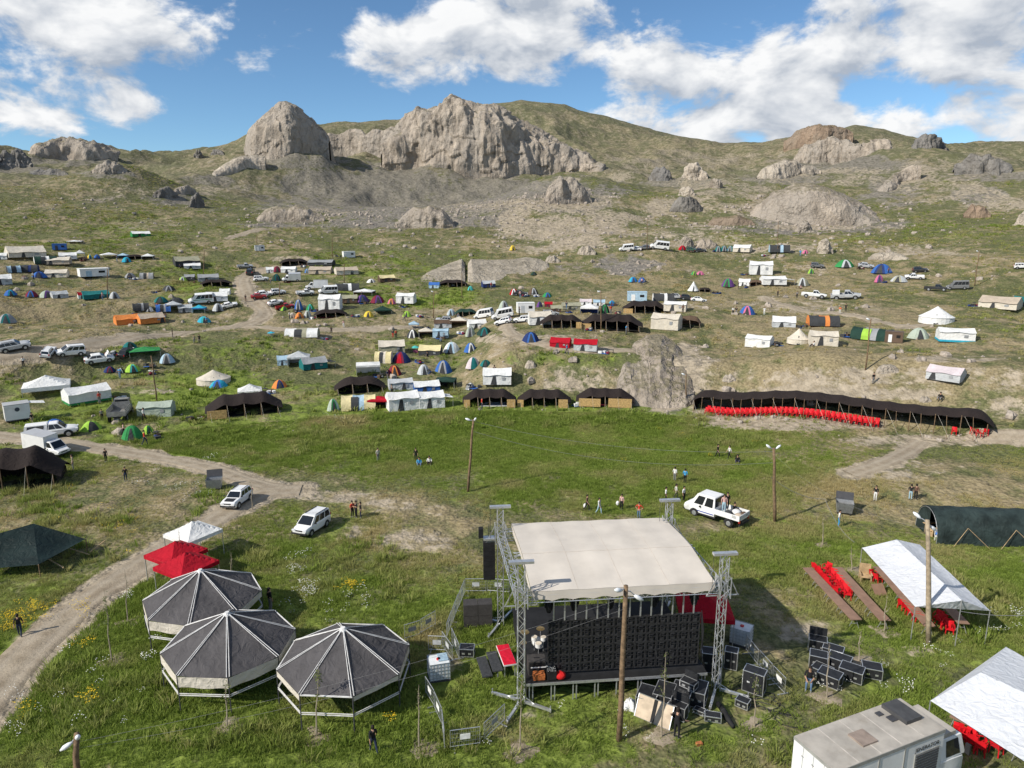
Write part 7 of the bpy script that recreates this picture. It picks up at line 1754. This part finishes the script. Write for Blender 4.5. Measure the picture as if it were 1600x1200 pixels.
for k, o in enumerate(tents):
    lab = o['label'].split(',')[0]; nW = len(lab.split())
    r_ = Vector((o.location.x, o.location.y, 0)).normalized(); sd2 = Vector((r_.y, -r_.x, 0)); wd = max([abs(c.bound_box[q][0]) for c in o.children for q in range(8)] + [1.5])
    if k % 5 in (0, 2) and nW <= 10:
        s = rr.choice((-1, 1)); P = o.location + sd2*s*(wd + 1.1) - r_*rr.uniform(.5, 1.6); P.z = hz(P.x, P.y); gear_heap(P, rr.uniform(0, 6), 'camping gear heaped beside the ' + lab, rr.randint(0, 99))
    if k % 4 == 1 and nW <= 9:
        P = o.location + sd2*rr.uniform(-.5, .5)*wd*2 - r_*rr.uniform(2.2, 3.6); P.z = hz(P.x, P.y); c = rr.choice(SHIRTS); ps = rr.choice(('stand', 'walk', 'folded', 'sitground'))
        Pn(0, 0, 0, ps, c, rr.choice(('black', 'jeans', 'grey', 'navy')), f'camper in {c} in front of the ' + lab, yaw=rr.uniform(0, 360), base=P, sc=rr.uniform(.92, 1.04))
# ------------------------------------------------------------------ grass, weeds and stones, scattered as real geometry
def blade_tuft(name, n, h, spread, wd, seed, lean_=.5, flower=None):
    rr = random.Random(seed); B = MB(); cols = []
    for k in range(n):
        a = rr.uniform(0, 6.28); r0 = rr.uniform(0, spread); hh = h*rr.uniform(.55, 1.15); l_ = rr.uniform(.1, lean_)*hh; x, y = r0*math.cos(a), r0*math.sin(a); b = rr.uniform(0, 6.28); wx, wy = -math.sin(b)*wd, math.cos(b)*wd
        mx, my = x + math.cos(a)*l_*.35, y + math.sin(a)*l_*.35; ex, ey = x + math.cos(a)*l_, y + math.sin(a)*l_
        B.add([(x-wx, y-wy, -.03), (x+wx, y+wy, -.03), (mx+wx*.8, my+wy*.8, hh*.6), (mx-wx*.8, my-wy*.8, hh*.6), (ex, ey, hh)], [(0,1,2,3), (3,2,4)])
    me_ = bpy.data.meshes.new(name); me_.from_pydata(B.v, [], B.f); return me_
def veg_mat(name, a, b, dry):
    m = bpy.data.materials.new(name); m.use_nodes = True; g = NG(m.node_tree); p = m.node_tree.nodes['Principled BSDF']
    t = g.new('ShaderNodeAttribute'); t.attribute_type = 'INSTANCER'; t.attribute_name = 'tint'; r = g.new('ShaderNodeObjectInfo')
    c = g.mix(r.outputs['Random'], a + (1,), b + (1,)); c = g.mix(t.outputs['Fac'], c, dry + (1,)); g.l.new(c, p.inputs['Base Color']); p.inputs['Roughness'].default_value = .8; p.inputs['Specular IOR Level'].default_value = .15
    tr = g.new('ShaderNodeBsdfTranslucent'); g.l.new(c, tr.inputs[0]); mx = g.new('ShaderNodeMixShader'); mx.inputs[0].default_value = .38; g.l.new(p.outputs[0], mx.inputs[1]); g.l.new(tr.outputs[0], mx.inputs[2]); g.l.new(mx.outputs[0], m.node_tree.nodes['Material Output'].inputs[0])
    return m
GV = veg_mat('grass_blades', (.14, .205, .028), (.30, .38, .08), (.48, .40, .20)); FW = mat('flower_white', (.75, .75, .70), .8); FY = mat('flower_yellow', (.70, .48, .02), .8)
def proto(name, me_, m): me_.materials.append(m); return bpy.data.objects.new(name, me_)      # a source mesh, never linked to the scene
def scatter(name, label, cat, P, scl, tint, protos, seed):
    n = len(P); me_ = bpy.data.meshes.new(name); me_.vertices.add(n); me_.vertices.foreach_set('co', P.astype(np.float32).ravel()); rs = np.random.RandomState(seed)
    for k, v, ty in (('scl', scl, 'FLOAT'), ('tint', tint, 'FLOAT'), ('rz', rs.rand(n)*6.283, 'FLOAT')): a = me_.attributes.new(k, ty, 'POINT'); a.data.foreach_set('value', v.astype(np.float32))
    a = me_.attributes.new('pick', 'INT', 'POINT'); a.data.foreach_set('value', rs.randint(0, len(protos), n).astype(np.int32))
    o = bpy.data.objects.new(name, me_); COL.objects.link(o); ng = bpy.data.node_groups.new(name, 'GeometryNodeTree'); ng.interface.new_socket('Geometry', in_out='INPUT', socket_type='NodeSocketGeometry'); ng.interface.new_socket('Geometry', in_out='OUTPUT', socket_type='NodeSocketGeometry')
    N = ng.nodes; L = ng.links; gi = N.new('NodeGroupInput'); go = N.new('NodeGroupOutput'); ins = N.new('GeometryNodeInstanceOnPoints'); g2i = N.new('GeometryNodeGeometryToInstance')
    for pr in protos: oi = N.new('GeometryNodeObjectInfo'); oi.inputs['Object'].default_value = pr; oi.inputs['As Instance'].default_value = False; L.new(oi.outputs['Geometry'], g2i.inputs[0])
    def na(k, ty): x = N.new('GeometryNodeInputNamedAttribute'); x.data_type = ty; x.inputs['Name'].default_value = k; return x.outputs[0]
    cx = N.new('ShaderNodeCombineXYZ'); L.new(na('rz', 'FLOAT'), cx.inputs[2]); L.new(gi.outputs[0], ins.inputs['Points']); L.new(g2i.outputs[0], ins.inputs['Instance']); ins.inputs['Pick Instance'].default_value = True; L.new(na('pick', 'INT'), ins.inputs['Instance Index']); L.new(cx.outputs[0], ins.inputs['Rotation']); L.new(na('scl', 'FLOAT'), ins.inputs['Scale'])
    L.new(ins.outputs[0], go.inputs[0]); md = o.modifiers.new('scatter', 'NODES'); md.node_group = ng; o['kind'] = 'stuff'; o['label'] = label; o['category'] = cat; return o
rs = np.random.RandomState(5)
# keep-out places: deck, tents, cars ...
KEEP = []
for o in list(COL.objects):
    if o.parent is None and o.get('category') in ('tent', 'canopy', 'pavilion', 'stage', 'truck', 'car', 'van', 'pickup', 'minibus', 'cabin', 'steps', 'water tank', 'case', 'tunnel tent'): KEEP.append((o.location.x, o.location.y, dict(stage=0, pavilion=0, canopy=0).get(o['category'], 1.3)))
KEEP = np.array([k for k in KEEP if k[2] > 0])
def field(n, d0, d1, power=1.0):
    a = np.radians(rs.uniform(-42.5, 42.5, n)); u = rs.rand(n); D = np.sqrt(d0*d0 + (d1*d1 - d0*d0)*u**power); x, y = D*np.sin(a), D*np.cos(a); z = hfun(x, y); return x, y, z
def clear(x, y, rd, wood=.3):
    ok = rd > .25
    for kx, ky, kr in KEEP: ok &= (x - kx)**2 + (y - ky)**2 > kr*kr
    c, s_ = math.cos(-STY), math.sin(-STY); lx = (x - STP.x)*c - (y - STP.y)*s_; ly = (x - STP.x)*s_ + (y - STP.y)*c; ok &= ~((lx > .2) & (lx < 10.6) & (ly > .3) & (ly < 7.9)); return ok
def grow(n, d0, d1, power, hs, protos, name, label, seed, want):
    x, y, z = field(n, d0, d1, power); C = cover_at(x, y, z); rd = road_dist(x, y); nn = fbm(x*.18, y*.18, 3); pr = want(C, nn); ok = clear(x, y, rd) & (rs.rand(n) < pr); x, y, z = x[ok], y[ok], z[ok]; C = {k: v[ok] for k, v in C.items()}; nn = nn[ok]
    lu = C['lush']; sc = hs*(.55 + .75*lu + .5*np.clip(nn, -.5, 1))*rs.uniform(.7, 1.3, len(x)); ti = np.clip(C['dry']*.75 + .32*(1 - lu) + .5*fbm(x*.35 + 4, y*.35, 2) + rs.uniform(-.15, .15, len(x)), 0, 1)
    return scatter(name, label, 'grass', np.stack([x, y, z], 1), np.clip(sc, .25, 3), ti, protos, seed)
G1 = [proto('grass_tuft', blade_tuft('grass_tuft', 18, .17, .20, .012, k, .9), GV) for k in range(4)]
G2 = [proto('tussock', blade_tuft('tussock', 22, .34, .42, .04, 10 + k, 1.0), GV) for k in range(3)]
grow(165000, 24, 92, .8, 1.0, G1, 'grass', 'green and straw coloured grass of the field', 1, lambda C, n: np.clip(.35 + .7*C['lush'] + .3*n - .25*C['dry'] - C['dirt'], .03, 1))
grow(75000, 84, 330, .72, 1.15, G2, 'hill_grass', 'tussocky grass and low scrub on the camp slopes', 2, lambda C, n: np.clip(.40 + .5*C['lush'] + .9*n - .8*C['dirt'] - .9*C['scree'], .02, 1))
# tall weeds on the banks and along the road
G3 = [proto('weed', blade_tuft('weed', 34, .42, .38, .02, 30 + k, .9), GV) for k in range(3)]
WEED = [(100,830,130,60),(330,700,150,30),(520,690,120,30),(860,655,300,14),(130,1080,130,120),(560,900,90,60),(1540,960,90,60),(1500,890,90,30),(250,650,160,14),(620,610,120,20),(420,860,50,30),(1150,690,90,14),(330,800,40,40),(60,760,80,30),(560,1160,400,30),(1280,1180,90,30),(200,940,60,40)]
x, y, z = field(60000, 26, 105, .8); px, py = project(x, y, z); mk = np.zeros(len(x))
for cx, cy, rx, ry in WEED: mk = np.maximum(mk, 1 - sstep(.3, 1.15, np.hypot((px-cx)/rx, (py-cy)/ry)))
nn = fbm(x*.3, y*.3, 3); ok = clear(x, y, road_dist(x, y)) & (rs.rand(len(x)) < mk*np.clip(.35 + 1.3*nn, 0, 1)); ti = np.clip(.15 + .6*fbm(x*.25 + 8, y*.25, 3) + rs.uniform(-.1, .2, len(x)), 0, 1)
scatter('weeds', 'tall dark weeds on the banks and along the road', 'weeds', np.stack([x, y, z], 1)[ok], rs.uniform(.6, 1.5, ok.sum()), ti[ok], G3, 3)
# flowers
def flower_head(name, n, h, sp, r, seed):
    rr = random.Random(seed); B = MB()
    for k in range(n):
        a = rr.uniform(0, 6.28); q = sp*math.sqrt(rr.random()); x, y, z = q*math.cos(a), q*math.sin(a), h*rr.uniform(.6, 1.1); B.add([(x-r, y, z), (x, y-r, z+r*.3), (x+r, y, z), (x, y+r, z+r*.3), (x, y, z+r*.7)], [(0,1,4), (1,2,4), (2,3,4), (3,0,4)])
    me_ = bpy.data.meshes.new(name); me_.from_pydata(B.v, [], B.f); return me_
def flowers(name, label, spots, m, n, seed, r=.035):
    pr = [proto(name, flower_head(name, 9, .5, .35, r, seed + k), m) for k in range(3)]; pts = []
    rr = np.random.RandomState(seed)
    for cx, cy, sx, sy, k in spots:
        for q in range(k):
            P = at(cx + rr.normal()*sx, cy + rr.normal()*sy); pts.append(P[:])
    pts = np.array(pts); scatter(name, label, 'flowers', pts, rr.uniform(.6, 1.2, len(pts)), np.zeros(len(pts)), pr, seed)
flowers('white_flowers', 'white umbels flowering in the grass', [(480,925,12,8,9),(460,885,14,10,12),(485,930,8,4,8),(200,935,5,4,5),(230,1030,6,3,5),(270,770,30,14,14),(240,760,14,6,6),(330,720,16,4,5),(1470,1030,20,16,4),(1400,1060,20,16,4),(1560,980,16,8,7),(1590,970,12,10,6),(1430,1080,14,10,3),(150,1060,60,40,10),(500,960,30,20,8),(545,940,16,10,6),(60,1120,40,30,8),(900,1140,120,20,8),(1300,1030,60,40,6),(520,655,16,6,6),(610,575,12,5,5)], FW, 0, 71)
flowers('yellow_flowers', 'yellow flowering weeds along the road and slopes', [(30,975,14,7,26),(60,955,14,7,22),(10,985,8,5,14),(140,1100,8,10,8),(125,955,12,8,7),(100,800,60,30,14),(545,920,8,5,10),(550,918,3,2,6),(555,540,6,4,10),(180,830,30,12,8),(60,870,20,10,7),(130,990,10,14,8),(610,1130,6,4,4),(1060,700,60,16,8),(330,560,10,5,6),(40,1110,8,10,6)], FY, 0, 81, .04)
# stones
def stone_mesh(seed):
    rr = np.random.RandomState(seed); B = MB(); B.ball((0, 0, .1), 1, 7, 5, .7); v = np.array(B.v); n = v/np.linalg.norm(v, axis=1)[:, None]; v = v*(1 + .25*np.sin(n[:, :1]*4 + seed) + .2*np.cos(n[:, 1:2]*5 + seed*2)); me_ = bpy.data.meshes.new('stone'); me_.from_pydata(v.tolist(), [], B.f); return me_
STN = [proto('stone', stone_mesh(k), mat('field_stone', (.36, .31, .26), .9, .2, 2)) for k in range(3)]
x, y, z = field(26000, 60, 300, .9); C = cover_at(x, y, z); nn = fbm(x*.06 + 2, y*.06, 3); pr = np.clip(.04 + .5*C['dirt'] + .8*C['scree'] + .35*np.clip(nn, 0, 1), 0, 1)*(np.hypot(x, y) > 86); ok = (rs.rand(len(x)) < pr) & (road_dist(x, y) > .2)
scatter('stones', 'loose stones on the slopes', 'stones', np.stack([x, y, z], 1)[ok], np.clip(.14*rs.pareto(1.8, ok.sum()) + .09, 0, .95)*.8, np.zeros(ok.sum()), STN, 4)
